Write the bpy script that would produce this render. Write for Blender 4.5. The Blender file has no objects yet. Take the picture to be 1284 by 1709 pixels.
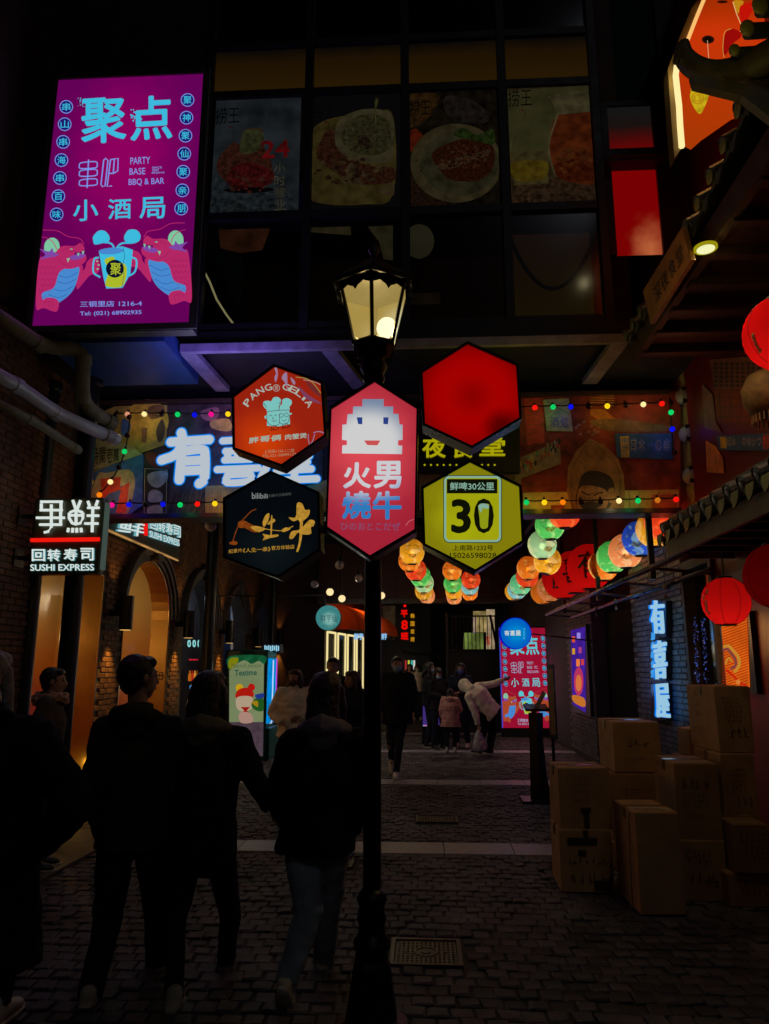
import bpy, bmesh, math, random
from math import sin, cos, tan, pi, radians, sqrt
from mathutils import Vector, Matrix
random.seed(7)
sc = bpy.context.scene
col = sc.collection
# ---------------------------------------------------------------- camera
F, TH, PS, H = 1234.0, radians(11.9), radians(3.1), 1.6
cam = bpy.data.objects.new('camera', bpy.data.cameras.new('camera'))
col.objects.link(cam)
cam.data.sensor_fit = 'VERTICAL'; cam.data.sensor_height = 36; cam.data.lens = F / 1709 * 36
cam.data.clip_start = .05; cam.data.clip_end = 500
cam.location = (0, 0, H); cam.rotation_euler = (pi / 2 + TH, 0, PS)
sc.camera = cam
# ---------------------------------------------------------------- world, weak fill sun, exposure
w = bpy.data.worlds.new('World'); sc.world = w; w.use_nodes = True
nt = w.node_tree; nt.nodes.clear()
sky = nt.nodes.new('ShaderNodeTexSky'); sky.sky_type = 'NISHITA'; sky.sun_disc = False
sky.sun_elevation = radians(2); sky.sun_rotation = radians(200)
bg = nt.nodes.new('ShaderNodeBackground'); bg.inputs[1].default_value = .0008
wo = nt.nodes.new('ShaderNodeOutputWorld')
nt.links.new(sky.outputs[0], bg.inputs[0]); nt.links.new(bg.outputs[0], wo.inputs[0])
sun = bpy.data.objects.new('moonlight', bpy.data.lights.new('moonlight', 'SUN'))  # weak cool fill from behind the camera, stands in for sign spill
sun.data.energy = .03; sun.data.angle = radians(12); sun.data.color = (.8, .85, 1)
sun.rotation_euler = (radians(52), 0, radians(18)); col.objects.link(sun)
sc.view_settings.view_transform = 'Standard'; sc.view_settings.look = 'None'
sc.view_settings.exposure = 0; sc.view_settings.gamma = 1; sc.view_settings.use_curve_mapping = False
sc.render.engine = 'CYCLES'
sc.cycles.use_denoising = True
sc.cycles.max_bounces = 5; sc.cycles.diffuse_bounces = 2; sc.cycles.glossy_bounces = 2
sc.cycles.transmission_bounces = 4; sc.cycles.transparent_max_bounces = 8
sc.cycles.caustics_reflective = False; sc.cycles.caustics_refractive = False
sc.cycles.sample_clamp_indirect = 3
# ---------------------------------------------------------------- photogrammetry: a photo pixel met with a real plane
def ray(x, y):
    cx = (x - 642) / F; cy = (854.5 - y) / F
    f = cos(TH) - cy * sin(TH); u = sin(TH) + cy * cos(TH)
    return Vector((cx * cos(PS) - f * sin(PS), cx * sin(PS) + f * cos(PS), u))
O = Vector((0, 0, H))
def hit(x, y, o, n):
    d = ray(x, y); return O + d * ((Vector(o) - O).dot(n) / d.dot(n))
def PY(x, y, Y): return hit(x, y, (0, Y, 0), Vector((0, 1, 0)))
def PX(x, y, X): return hit(x, y, (X, 0, 0), Vector((1, 0, 0)))
def PZ(x, y, Z=0.): return hit(x, y, (0, 0, Z), Vector((0, 0, 1)))
class Plane:
    def __init__(s, o, n): s.o = Vector(o); s.n = Vector(n).normalized()
    def at(s, p, d=0.): return hit(p[0], p[1], s.o + s.n * d, s.n)
def YP(Y): return Plane((0, Y, 0), (0, -1, 0))
def XL(X): return Plane((X, 0, 0), (1, 0, 0))
def XR(X): return Plane((X, 0, 0), (-1, 0, 0))
# ---------------------------------------------------------------- materials
def lin(c):
    c = c / 255.
    return c / 12.92 if c <= .04045 else ((c + .055) / 1.055) ** 2.4
def S(r, g, b): return (lin(r), lin(g), lin(b), 1)
_m = {}
def base(name):
    m = bpy.data.materials.new(name); m.use_nodes = True; m.node_tree.nodes.clear()
    o = m.node_tree.nodes.new('ShaderNodeOutputMaterial')
    N = m.node_tree.nodes.new; L = m.node_tree.links.new
    return m, o, N, L
def mat(name, c, rough=.6, metal=0, noise=0, nscale=6, bump=0, bscale=40, spec=.5, rand=0, c2=None):
    if name in _m: return _m[name]
    m, o, N, L = base(name)
    p = N('ShaderNodeBsdfPrincipled'); L(p.outputs[0], o.inputs[0])
    p.inputs['Roughness'].default_value = rough; p.inputs['Metallic'].default_value = metal
    p.inputs['Specular IOR Level'].default_value = spec
    c = tuple(c) + (1,) if len(c) == 3 else c
    p.inputs['Base Color'].default_value = c
    tc = N('ShaderNodeTexCoord')
    src = None
    if noise:
        n = N('ShaderNodeTexNoise'); n.inputs['Scale'].default_value = nscale; n.inputs['Detail'].default_value = 6
        n.inputs['Roughness'].default_value = .65
        L(tc.outputs['Object'], n.inputs['Vector'])
        r = N('ShaderNodeValToRGB'); L(n.outputs[0], r.inputs[0])
        k0 = 1 - noise; k1 = 1 + noise
        d = c2 if c2 else tuple(min(1, v * k1) for v in c[:3])
        r.color_ramp.elements[0].position = .33; r.color_ramp.elements[1].position = .68
        r.color_ramp.elements[0].color = tuple(v * k0 for v in c[:3]) + (1,)
        r.color_ramp.elements[1].color = tuple(d[:3]) + (1,)
        src = r.outputs[0]
        rr = N('ShaderNodeMapRange'); L(n.outputs[0], rr.inputs[0])
        rr.inputs[3].default_value = max(.05, rough - .15); rr.inputs[4].default_value = min(1, rough + .15)
        L(rr.outputs[0], p.inputs['Roughness'])
    if rand:
        oi = N('ShaderNodeObjectInfo'); hs = N('ShaderNodeHueSaturation')
        mr = N('ShaderNodeMapRange'); L(oi.outputs['Random'], mr.inputs[0])
        mr.inputs[3].default_value = 1 - rand; mr.inputs[4].default_value = 1 + rand
        L(mr.outputs[0], hs.inputs['Value'])
        if src: L(src, hs.inputs['Color'])
        else: hs.inputs['Color'].default_value = c
        src = hs.outputs[0]
    if src: L(src, p.inputs['Base Color'])
    if bump:
        b = N('ShaderNodeBump'); n2 = N('ShaderNodeTexNoise'); n2.inputs['Scale'].default_value = bscale
        n2.inputs['Detail'].default_value = 5
        L(tc.outputs['Object'], n2.inputs['Vector']); L(n2.outputs[0], b.inputs['Height'])
        b.inputs['Strength'].default_value = bump; b.inputs['Distance'].default_value = .01
        L(b.outputs[0], p.inputs['Normal'])
    _m[name] = m; return m
def em(r, g, b, k=1., var=0., scale=5.):
    """something that gives off light of this displayed colour"""
    name = 'lit_%d_%d_%d_%g_%g_%g' % (r, g, b, k, var, scale)
    if name in _m: return _m[name]
    m, o, N, L = base(name)
    e = N('ShaderNodeEmission'); L(e.outputs[0], o.inputs[0])
    e.inputs[0].default_value = S(r, g, b); e.inputs[1].default_value = k
    if var:
        tc = N('ShaderNodeTexCoord'); n = N('ShaderNodeTexNoise'); n.inputs['Scale'].default_value = scale
        n.inputs['Detail'].default_value = 4
        L(tc.outputs['Object'], n.inputs['Vector'])
        mr = N('ShaderNodeMapRange'); L(n.outputs[0], mr.inputs[0])
        mr.inputs[1].default_value = .3; mr.inputs[2].default_value = .7
        mr.inputs[3].default_value = k * (1 - var); mr.inputs[4].default_value = k * (1 + var)
        L(mr.outputs[0], e.inputs[1])
    _m[name] = m; return m
def em_hot(name, c_in, c_out, ctr, rad, r0=0., var=.0, sz=(1, 1, 1)):
    """backlit panel: colour near the tube behind it, colour away from it (ctr in world coordinates, m)"""
    m, o, N, L = base(name)
    e = N('ShaderNodeEmission'); L(e.outputs[0], o.inputs[0])
    g = N('ShaderNodeNewGeometry')
    s = N('ShaderNodeVectorMath'); s.operation = 'SUBTRACT'; L(g.outputs['Position'], s.inputs[0]); s.inputs[1].default_value = ctr
    q = N('ShaderNodeVectorMath'); q.operation = 'MULTIPLY'; L(s.outputs[0], q.inputs[0]); q.inputs[1].default_value = sz
    l = N('ShaderNodeVectorMath'); l.operation = 'LENGTH'; L(q.outputs[0], l.inputs[0])
    n = N('ShaderNodeTexNoise'); n.inputs['Scale'].default_value = 6
    L(g.outputs['Position'], n.inputs['Vector'])
    ad = N('ShaderNodeMath'); ad.operation = 'MULTIPLY_ADD'; L(n.outputs[0], ad.inputs[0]); ad.inputs[1].default_value = var
    L(l.outputs['Value'], ad.inputs[2])
    mr = N('ShaderNodeMapRange'); mr.interpolation_type = 'SMOOTHSTEP'; L(ad.outputs[0], mr.inputs[0])
    mr.inputs[1].default_value = r0; mr.inputs[2].default_value = rad
    mx = N('ShaderNodeMix'); mx.data_type = 'RGBA'; L(mr.outputs[0], mx.inputs[0])
    mx.inputs[6].default_value = c_in; mx.inputs[7].default_value = c_out
    L(mx.outputs[2], e.inputs[0])
    return m
def em_z(name, stops, axis=2):
    """lit window: colour by height; stops = [(z, colour)...]"""
    m, o, N, L = base(name)
    e = N('ShaderNodeEmission'); L(e.outputs[0], o.inputs[0])
    g = N('ShaderNodeNewGeometry'); sp = N('ShaderNodeSeparateXYZ'); L(g.outputs['Position'], sp.inputs[0])
    n = N('ShaderNodeTexNoise'); n.inputs['Scale'].default_value = 2.2; n.inputs['Detail'].default_value = 3
    L(g.outputs['Position'], n.inputs['Vector'])
    z0 = stops[0][0]; z1 = stops[-1][0]
    ad = N('ShaderNodeMath'); ad.operation = 'MULTIPLY_ADD'; L(n.outputs[0], ad.inputs[0]); ad.inputs[1].default_value = (z1 - z0) * .25
    L(sp.outputs[axis], ad.inputs[2])
    mr = N('ShaderNodeMapRange'); L(ad.outputs[0], mr.inputs[0])
    mr.inputs[1].default_value = z0 + (z1 - z0) * .125; mr.inputs[2].default_value = z1 + (z1 - z0) * .125
    r = N('ShaderNodeValToRGB'); L(mr.outputs[0], r.inputs[0])
    while len(r.color_ramp.elements) < len(stops): r.color_ramp.elements.new(.5)
    for el, (z, c) in zip(r.color_ramp.elements, stops): el.position = (z - z0) / (z1 - z0); el.color = c
    L(r.outputs[0], e.inputs[0]); return m
def glassy(name, c, trans=.6, emit=None, k=1., rough=.15):
    """thin glass: lets light through, shines a little"""
    if name in _m: return _m[name]
    m, o, N, L = base(name)
    t = N('ShaderNodeBsdfTransparent'); t.inputs[0].default_value = c
    if emit:
        g = N('ShaderNodeEmission'); g.inputs[0].default_value = emit; g.inputs[1].default_value = k
    else:
        g = N('ShaderNodeBsdfGlossy'); g.inputs[0].default_value = (.8, .8, .8, 1); g.inputs['Roughness'].default_value = rough
    x = N('ShaderNodeMixShader'); x.inputs[0].default_value = 1 - trans
    L(t.outputs[0], x.inputs[1]); L(g.outputs[0], x.inputs[2]); L(x.outputs[0], o.inputs[0])
    _m[name] = m; return m
def paper(name, c, c2=None, scale=7., bands=False):
    """lantern paper lit from within"""
    if name in _m: return _m[name]
    m, o, N, L = base(name)
    t = N('ShaderNodeBsdfTranslucent'); d = N('ShaderNodeBsdfDiffuse')
    x = N('ShaderNodeMixShader'); x.inputs[0].default_value = .25
    y = N('ShaderNodeMixShader'); y.inputs[0].default_value = .86; tr = N('ShaderNodeBsdfTransparent'); tr.inputs[0].default_value = c
    L(t.outputs[0], x.inputs[1]); L(d.outputs[0], x.inputs[2]); L(tr.outputs[0], y.inputs[1]); L(x.outputs[0], y.inputs[2]); L(y.outputs[0], o.inputs[0])
    t.inputs[0].default_value = c; d.inputs[0].default_value = c
    if c2:
        tc = N('ShaderNodeTexCoord'); n = N('ShaderNodeTexNoise'); n.inputs['Scale'].default_value = scale
        n.inputs['Detail'].default_value = 2; n.inputs['Distortion'].default_value = 1.2
        L(tc.outputs['Object'], n.inputs['Vector'])
        r = N('ShaderNodeValToRGB'); L(n.outputs[0], r.inputs[0])
        r.color_ramp.elements[0].position = .53; r.color_ramp.elements[1].position = .6
        r.color_ramp.elements[0].color = c; r.color_ramp.elements[1].color = c2
        L(r.outputs[0], t.inputs[0]); L(r.outputs[0], d.inputs[0])
    _m[name] = m; return m
BLACK = mat('black_metal', (.012, .012, .014), .38, .3, noise=.3, nscale=9, bump=.15)
DARK = mat('dark_paint', (.02, .018, .022), .6, noise=.4, nscale=3, bump=.2)
WIRE = mat('black_cable', (.01, .01, .01), .5)
STEEL = mat('painted_steel', (.05, .05, .06), .35, .6, noise=.35, nscale=8, bump=.1)
CAPB = mat('lantern_cap', (.015, .012, .012), .5)
# ---------------------------------------------------------------- mesh builder
class MB:
    def __init__(s): s.v = []; s.f = []; s.mi = []; s.cur = 0
    def add(s, vs, fs):
        k = len(s.v); s.v += [Vector(p) for p in vs]
        for f in fs: s.f.append([i + k for i in f]); s.mi.append(s.cur)
        return s
    def box(s, x0, x1, y0, y1, z0, z1):
        return s.add([(x, y, z) for x in (x0, x1) for y in (y0, y1) for z in (z0, z1)],
                     [(0, 1, 3, 2), (4, 6, 7, 5), (0, 4, 5, 1), (2, 3, 7, 6), (0, 2, 6, 4), (1, 5, 7, 3)])
    def poly(s, pts): return s.add(pts, [tuple(range(len(pts)))])
    def prism(s, pts, off):
        n = len(pts); off = Vector(off); pts = [Vector(p) for p in pts]
        return s.add(pts + [p + off for p in pts], [tuple(range(n)), tuple(range(2 * n - 1, n - 1, -1))] +
                     [(i, i + n, (i + 1) % n + n, (i + 1) % n) for i in range(n)])
    def loft(s, pts, rad, side=(1, 0, 0), seg=10, cap=True):
        pts = [Vector(p) for p in pts]; n = len(pts); side = Vector(side); vs = []
        for i, p in enumerate(pts):
            t = (pts[min(i + 1, n - 1)] - pts[max(i - 1, 0)]).normalized()
            a = side - t * side.dot(t)
            if a.length < .05:
                q = Vector((0, 1, 0)) if abs(t.y) < .9 else Vector((0, 0, 1)); a = q - t * q.dot(t)
            a.normalize(); b = t.cross(a)
            r = rad[i] if isinstance(rad, (list, tuple)) else rad
            rx, ry = r if isinstance(r, (list, tuple)) else (r, r)
            for k in range(seg):
                h = 2 * pi * k / seg; vs.append(p + a * rx * cos(h) + b * ry * sin(h))
        fs = [(i * seg + k, i * seg + (k + 1) % seg, (i + 1) * seg + (k + 1) % seg, (i + 1) * seg + k) for i in range(n - 1) for k in range(seg)]
        if cap: fs += [tuple(range(seg - 1, -1, -1)), tuple(range((n - 1) * seg, n * seg))]
        return s.add(vs, fs)
    def tube(s, pts, r, seg=8): return s.loft(pts, r, (.3, .2, .93), seg)
    def ell(s, c, r, seg=12, rings=8, rot=None):
        c = Vector(c); r = (r, r, r) if not isinstance(r, (list, tuple)) else r; vs = []
        for i in range(1, rings):
            a = pi * i / rings
            for k in range(seg):
                b = 2 * pi * k / seg
                p = Vector((r[0] * sin(a) * cos(b), r[1] * sin(a) * sin(b), r[2] * cos(a)))
                vs.append(c + (rot @ p if rot else p))
        tp = Vector((0, 0, r[2])); vs += [c + (rot @ tp if rot else tp), c - (rot @ tp if rot else tp)]
        t = len(vs) - 2; b = t + 1
        fs = [(i * seg + k, (i + 1) * seg + k, (i + 1) * seg + (k + 1) % seg, i * seg + (k + 1) % seg) for i in range(rings - 2) for k in range(seg)]
        fs += [(t, k, (k + 1) % seg) for k in range(seg)] + [(b, (rings - 2) * seg + (k + 1) % seg, (rings - 2) * seg + k) for k in range(seg)]
        return s.add(vs, fs)
    def cap(s, p0, r0, p1, r1, seg=10):
        s.loft([p0, p1], [r0, r1], (1, 0, 0), seg); s.ell(p0, r0, seg, 6); s.ell(p1, r1, seg, 6); return s
    def lathe(s, c, prof, seg=16, rot=0.):
        c = Vector(c); vs = [c + Vector((r * cos(2 * pi * k / seg + rot), r * sin(2 * pi * k / seg + rot), z)) for r, z in prof for k in range(seg)]
        n = len(prof)
        fs = [(i * seg + k, i * seg + (k + 1) % seg, (i + 1) * seg + (k + 1) % seg, (i + 1) * seg + k) for i in range(n - 1) for k in range(seg)]
        fs += [tuple(range(seg - 1, -1, -1)), tuple(range((n - 1) * seg, n * seg))]
        return s.add(vs, fs)
def origin(parent):
    v = Vector((0, 0, 0))
    while parent is not None: v += parent.location; parent = parent.parent
    return v
def obj(name, mb, m, parent=None, smooth=False, bevel=0, local=False, kind=None, label=None, cat=None, group=None, loc=None):
    """links ONE mesh object; vertices given in world coordinates unless local"""
    o0 = Vector((0, 0, 0)) if local else (origin(parent) if parent else Vector(loc or (0, 0, 0)))
    me = bpy.data.meshes.new(name); me.from_pydata([tuple(v - o0) for v in mb.v], [], mb.f)
    ms = m if isinstance(m, (list, tuple)) else [m]
    for q in ms: me.materials.append(q)
    if len(ms) > 1: me.polygons.foreach_set('material_index', mb.mi)
    if smooth: me.polygons.foreach_set('use_smooth', [True] * len(me.polygons))
    if bevel:
        bm = bmesh.new(); bm.from_mesh(me); bmesh.ops.remove_doubles(bm, verts=bm.verts, dist=1e-5)
        es = [e for e in bm.edges if len(e.link_faces) == 2 and e.calc_face_angle(0) > .5]
        bmesh.ops.bevel(bm, geom=es, offset=bevel, segments=2, affect='EDGES', profile=.6); bm.to_mesh(me); bm.free()
    o = bpy.data.objects.new(name, me); col.objects.link(o)
    if parent: o.parent = parent
    elif loc is not None: o.location = loc
    tag(o, label, cat, group, kind); return o
def tag(o, label=None, cat=None, group=None, kind=None):
    if label: o['label'] = label
    if cat: o['category'] = cat
    if group: o['group'] = group
    if kind: o['kind'] = kind
def thing(name, label, cat, loc=(0, 0, 0), group=None, rz=0.):
    o = bpy.data.objects.new(name, None); col.objects.link(o); o.empty_display_size = .1
    o.location = loc; o.rotation_euler = (0, 0, rz); tag(o, label, cat, group); return o
def copy_tree(o, parent=None):
    c = o.copy(); col.objects.link(c)
    if parent: c.parent = parent
    for ch in list(o.children): copy_tree(ch, c)
    return c
def light(kind, loc, color, power, size=.02, parent=None, rot=None, spot=None, blend=.6):
    l = bpy.data.lights.new('light', kind); l.energy = power; l.color = color
    if kind != 'AREA': l.shadow_soft_size = size
    else: l.size = size
    if spot: l.spot_size = spot; l.spot_blend = blend
    o = bpy.data.objects.new('light', l); col.objects.link(o)
    o.location = Vector(loc) - origin(parent)
    if parent: o.parent = parent
    if rot: o.rotation_euler = rot
    return o
# ---------------------------------------------------------------- lettering
_g = {}
def glyph(s, bold=0., ext=0., res=3):
    k = (s, bold, ext)
    if k in _g: return _g[k]
    cu = bpy.data.curves.new('t', 'FONT'); cu.body = s; cu.size = 1; cu.extrude = ext; cu.resolution_u = res
    cu.fill_mode = 'BOTH' if ext else 'FRONT'
    o = bpy.data.objects.new('t', cu); me = bpy.data.meshes.new_from_object(o)
    vs = [v.co.copy() for v in me.vertices]; fs = [tuple(p.vertices) for p in me.polygons]
    bpy.data.objects.remove(o); bpy.data.curves.remove(cu); bpy.data.meshes.remove(me)
    if not vs: vs = [Vector((0, 0, 0)), Vector((1, 0, 0)), Vector((1, 1, 0))]; fs = [(0, 1, 2)]
    if bold:
        b = bold * .62; k0 = len(vs); V0, F0 = vs, fs; vs = []; fs = []
        for i, (dx, dy) in enumerate([(b, 0), (-b, 0), (0, b), (0, -b), (b * .7, b * .7), (-b * .7, b * .7), (b * .7, -b * .7), (-b * .7, -b * .7), (0, 0)]):
            fs += [tuple(a + len(vs) for a in f) for f in F0]; vs += [Vector((v.x + dx, v.y + dy, v.z * (1 + .012 * i) if ext else .004 * i)) for v in V0]
    x0 = min(v.x for v in vs); x1 = max(v.x for v in vs); y0 = min(v.y for v in vs); y1 = max(v.y for v in vs)
    vs = [((v.x - x0) / (x1 - x0), (v.y - y0) / (y1 - y0), v.z) for v in vs]
    _g[k] = (vs, fs); return _g[k]
def quad(x0, y0, x1, y1, sl=0., sr=None):
    """pixel rectangle; sl = how far the right end sits lower than the left"""
    sr = sl if sr is None else sr
    return [(x0, y0), (x1, y0 + sl), (x1, y1 + sr), (x0, y1)]     # TL TR BR BL
def bil(q, u, v): return (q[3] * (1 - u) + q[2] * u) * (1 - v) + (q[0] * (1 - u) + q[1] * u) * v
class Art:
    """flat print on one panel, several inks in one mesh; points come as photo pixels through mapper"""
    def __init__(s, mapper): s.mp = mapper; s.mb = MB(); s.ms = []; s.k = 0
    def ink(s, m):
        if m not in s.ms: s.ms.append(m)
        s.mb.cur = s.ms.index(m)
    def poly(s, pts, m, d=None):
        s.k += 1; s.ink(m); s.mb.poly([s.mp(p, (d if d is not None else .002 + s.k * .00012)) for p in pts])
    def disc(s, x, y, rx, m, ry=None, n=20, a0=0.):
        ry = ry or rx; s.poly([(x + rx * cos(a0 + 2 * pi * i / n), y + ry * sin(a0 + 2 * pi * i / n)) for i in range(n)], m)
    def ring(s, x, y, r, wd, m, ry=None, n=24):
        ry = ry or r; s.k += 1; s.ink(m); d = .002 + s.k * .00012
        a = [s.mp((x + r * cos(2 * pi * i / n), y + ry * sin(2 * pi * i / n)), d) for i in range(n)]
        b = [s.mp((x + (r - wd) * cos(2 * pi * i / n), y + (ry - wd) * sin(2 * pi * i / n)), d) for i in range(n)]
        s.mb.add(a + b, [(i, (i + 1) % n, (i + 1) % n + n, i + n) for i in range(n)])
    def line(s, pts, wd, m, closed=False):
        s.k += 1; s.ink(m); d = .002 + s.k * .00012
        pts = [Vector((p[0], p[1])) for p in pts]; n = len(pts); a = []; b = []
        for i, p in enumerate(pts):
            t = (pts[(i + 1) % n] - pts[i - 1]) if closed else (pts[min(i + 1, n - 1)] - pts[max(i - 1, 0)])
            if t.length < 1e-6: t = Vector((1, 0))
            t.normalize(); q = Vector((-t.y, t.x)) * wd / 2
            a.append(s.mp(p + q, d)); b.append(s.mp(p - q, d))
        m_ = n if closed else n - 1
        s.mb.add(a + b, [(i, (i + 1) % n, (i + 1) % n + n, i + n) for i in range(m_)])
    def blob(s, pts, m, n=5): s.poly(smooth_pts(pts, n), m)
    def text(s, t, q, m, bold=0.):
        if isinstance(q[0], (int, float)): q = quad(*q)
        s.k += 1; s.ink(m); d = .002 + s.k * .00012; vs, fs = glyph(t, bold)
        c = [s.mp(p, d) for p in q]
        n_ = (s.mp(q[0], d + .01) - c[0]).normalized(); s.mb.add([bil(c, u, v) + n_ * z * .002 for u, v, z in vs], fs)
    def done(s, name, parent, **kw): return obj(name, s.mb, s.ms, parent, **kw)
def smooth_pts(pts, n=5):
    out = []; L_ = len(pts)
    for i in range(L_):
        p0, p1, p2, p3 = [Vector(pts[(i + k) % L_]) for k in (-1, 0, 1, 2)]
        for j in range(n):
            t = j / n
            out.append(.5 * ((2 * p1) + (p2 - p0) * t + (2 * p0 - 5 * p1 + 4 * p2 - p3) * t * t + (3 * p1 - p0 - 3 * p2 + p3) * t ** 3))
    return out
def letter(t, q, pl, m, parent, thick=.05, bold=0., d=.0, name='letter', m_side=None):
    """a solid sign letter standing thick metres proud of plane pl; q = four photo pixels"""
    if isinstance(q[0], (int, float)): q = quad(*q)
    vs, fs = glyph(t, bold, .5); c = [pl.at(p, d) for p in q]; mb = MB()
    c = [p + pl.n * 0 for p in c]
    mb.v = [bil(c, u, v) + pl.n * thick * (z + .5) for u, v, z in vs]
    for f in fs:
        mb.f.append(list(f)); zs = [vs[i][2] for i in f]; mb.mi.append(1 if (m_side and min(zs) < .49) else 0)
    return obj(name, mb, [m, m_side] if m_side else m, parent)
# ================================================================ GROUND
stone_m = mat('sett_stone', (.046, .036, .042), .62, noise=.6, nscale=2.6, bump=.25, bscale=50, rand=.45, spec=.3, c2=(.115, .098, .112))
slab_m = mat('granite_slab', (.36, .34, .4), .4, noise=.25, nscale=14, bump=.25, bscale=90, rand=.12)
dirt_m = mat('joint_dirt', (.026, .021, .02), .8, noise=.4, nscale=10)
ground = obj('ground', MB().poly([(-60, -8, -.05), (60, -8, -.05), (60, 120, -.05), (-60, 120, -.05)]), dirt_m, kind='structure')
road = thing('cobbled_road', None, None); tag(road, kind='structure')
obj('road_bed', MB().poly([(-4.2, -2, -.014), (3.3, -2, -.014), (3.3, 34, -.014), (-4.2, 34, -.014)]), dirt_m, road)
def sett(sx, sy, h=.05, b=.012):
    m = MB(); X = sx / 2; Y = sy / 2
    vs = [(sx_ * (X - i), sy_ * (Y - i), z) for i, z in ((0, -h), (0, -b * .8), (b, 0)) for sx_, sy_ in ((-1, -1), (1, -1), (1, 1), (-1, 1))]
    return vs, [(8, 9, 10, 11)] + [(a + k, a + (k + 1) % 4, a + 4 + (k + 1) % 4, a + 4 + k) for a in (0, 4) for k in range(4)]
bands = [(7.0, 7.42), (10.95, 11.4), (15.0, 15.4), (19., 19.4)]
covers = [(-.22, .19, 4.49, 4.9), (-1.0, -.62, 6.5, 6.8), (-.12, .33, 8.35, 8.75), (.1, .5, 13.7, 14.1)]
proto = []
for k in range(8):
    vs, fs = sett(.094 + .018 * random.random(), .1 + .018 * random.random(), .05, .007 + .005 * random.random())
    vs = [(x + random.uniform(-.006, .006), y + random.uniform(-.006, .006), z + random.uniform(-.003, .003)) for x, y, z in vs]
    proto.append((vs, fs))
pm = []
for vs, fs in proto:
    me = bpy.data.meshes.new('cobblestone'); me.from_pydata(vs, [], fs); me.materials.append(stone_m); pm.append(me)
far = MB(); cand = []
yy = 2.6; row = 0
while yy < 22:
    step = .121 + random.uniform(-.006, .006); row += 1; ph = .056 * (row % 2) + random.uniform(-.012, .012)
    if any(a - .05 < yy < b + .05 for a, b in bands): yy += .02; continue
    xx = -2.9 + ph
    while xx < 2.86:
        if not any(a - .05 < xx < b + .05 and c - .05 < yy < d + .05 for a, b, c, d in covers):
            wob = .025 * sin(xx * 1.7 + yy * .6)
            cand.append((xx, yy + wob, random.uniform(-.008, .004), random.uniform(-.05, .05)))
        xx += .113
    yy += step
cand.sort(key=lambda c: abs(c[1] - 4.1) + (2.5 if not (-1.9 < c[0] < 1.9) else 0) + (5 if c[1] < 4.0 else 0))
for i, (x, y, z, a) in enumerate(cand):
    if i < 299:
        o = bpy.data.objects.new('cobblestone', pm[i % 8]); col.objects.link(o); o.parent = road
        o.location = (x, y, z); o.rotation_euler = (random.uniform(-.02, .02), random.uniform(-.02, .02), a)
    else:
        vs, fs = proto[i % 8]; ca, sa = cos(a), sin(a)
        tx, ty = random.uniform(-.03, .03), random.uniform(-.03, .03)
        far.add([(x + p[0] * ca - p[1] * sa, y + p[0] * sa + p[1] * ca, z + p[2] + p[0] * tx + p[1] * ty) for p in vs], fs)
fo = obj('cobblestones', far, stone_m, road, kind='stuff')
bnd = thing('stone_band', None, None); tag(bnd, kind='structure')
for a, b in bands:
    x = -2.95
    while x < 2.85:
        w_ = .62; obj('slab', MB().box(x + .004, min(x + w_, 2.88) - .004, a, b, -.05, .002 + random.uniform(-.002, .002)), slab_m, bnd, bevel=.004); x += w_
pav = thing('pavement', None, None); tag(pav, kind='structure')
y = 3.0
while y < 20:
    for x0, x1 in ((-4.1, -3.53), (-3.52, -2.96)):
        obj('slab', MB().box(x0, x1, y + .004, y + .6, -.05, .012 + random.uniform(-.002, .002)), mat('worn_paving_slab', (.11, .08, .065), .5, noise=.35, nscale=9, bump=.25), pav, bevel=.004)
    y += .6
castm = mat('cast_iron_cover', (.09, .075, .075), .4, .55, noise=.4, nscale=20, bump=.2)
cl = ['square iron manhole cover with round emblem beside the lamp post base', 'iron manhole cover beside the woman in jeans, behind the lamp post',
      'small iron cover set in the cobbles between the two nearer stone bands', 'farthest iron cover in the cobbles near the child in pink']
for (a, b, c, d), lb in zip(covers, cl):
    t = thing('manhole_cover', lb, 'manhole cover', ((a + b) / 2, (c + d) / 2, 0), 'iron covers in the cobbled road')
    obj('frame', MB().box(a, b, c, c + .025, -.03, .006).box(a, b, d - .025, d, -.03, .006).box(a, a + .025, c + .025, d - .025, -.03, .006).box(b - .025, b, c + .025, d - .025, -.03, .006), castm, t)
    m = MB().box(a + .03, b - .03, c + .03, d - .03, -.03, -.002)
    n = 13
    for i in range(n):
        for j in range(n):
            x = a + .05 + (b - a - .1) * i / (n - 1); y = c + .05 + (d - c - .1) * j / (n - 1)
            if (x - (a + b) / 2) ** 2 + (y - (c + d) / 2) ** 2 > .006: m.box(x - .007, x + .007, y - .007, y + .007, -.002, .003)
    obj('plate', m, castm, t)
    if c < 5:
        obj('emblem', MB().lathe(((a + b) / 2, (c + d) / 2, -.003), [(.07, 0), (.07, .006), (.058, .006), (.058, .002), (.03, .002), (.03, .006), (.001, .006)], 20), castm, t)
        for s in (-.12, .12): obj('lifting_hole', MB().lathe(((a + b) / 2 + s, (c + d) / 2, -.002), [(.014, 0), (.014, .0035)], 10), BLACK, t)
# ================================================================ LEFT BUILDING (wall plane X = -4.1)
XW = -4.1
mort = mat('brick_mortar', (.09, .06, .045), .8, noise=.3, nscale=20)
brick_m = mat('red_brown_brick', (.11, .055, .03), .62, noise=.35, nscale=4, bump=.4, bscale=70, rand=.25, c2=(.2, .1, .055), spec=.15)
gold_m = mat('brushed_gold_panel', (.38, .22, .06), .38, .7, noise=.15, nscale=3)
mould_m = mat('carved_stone_moulding', (.10, .085, .08), .55, noise=.3, nscale=10, bump=.3)
lb = thing('brick_building', 'dark red brick building with a row of arched windows along the left side', 'building', (XW, 10, 0))
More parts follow.
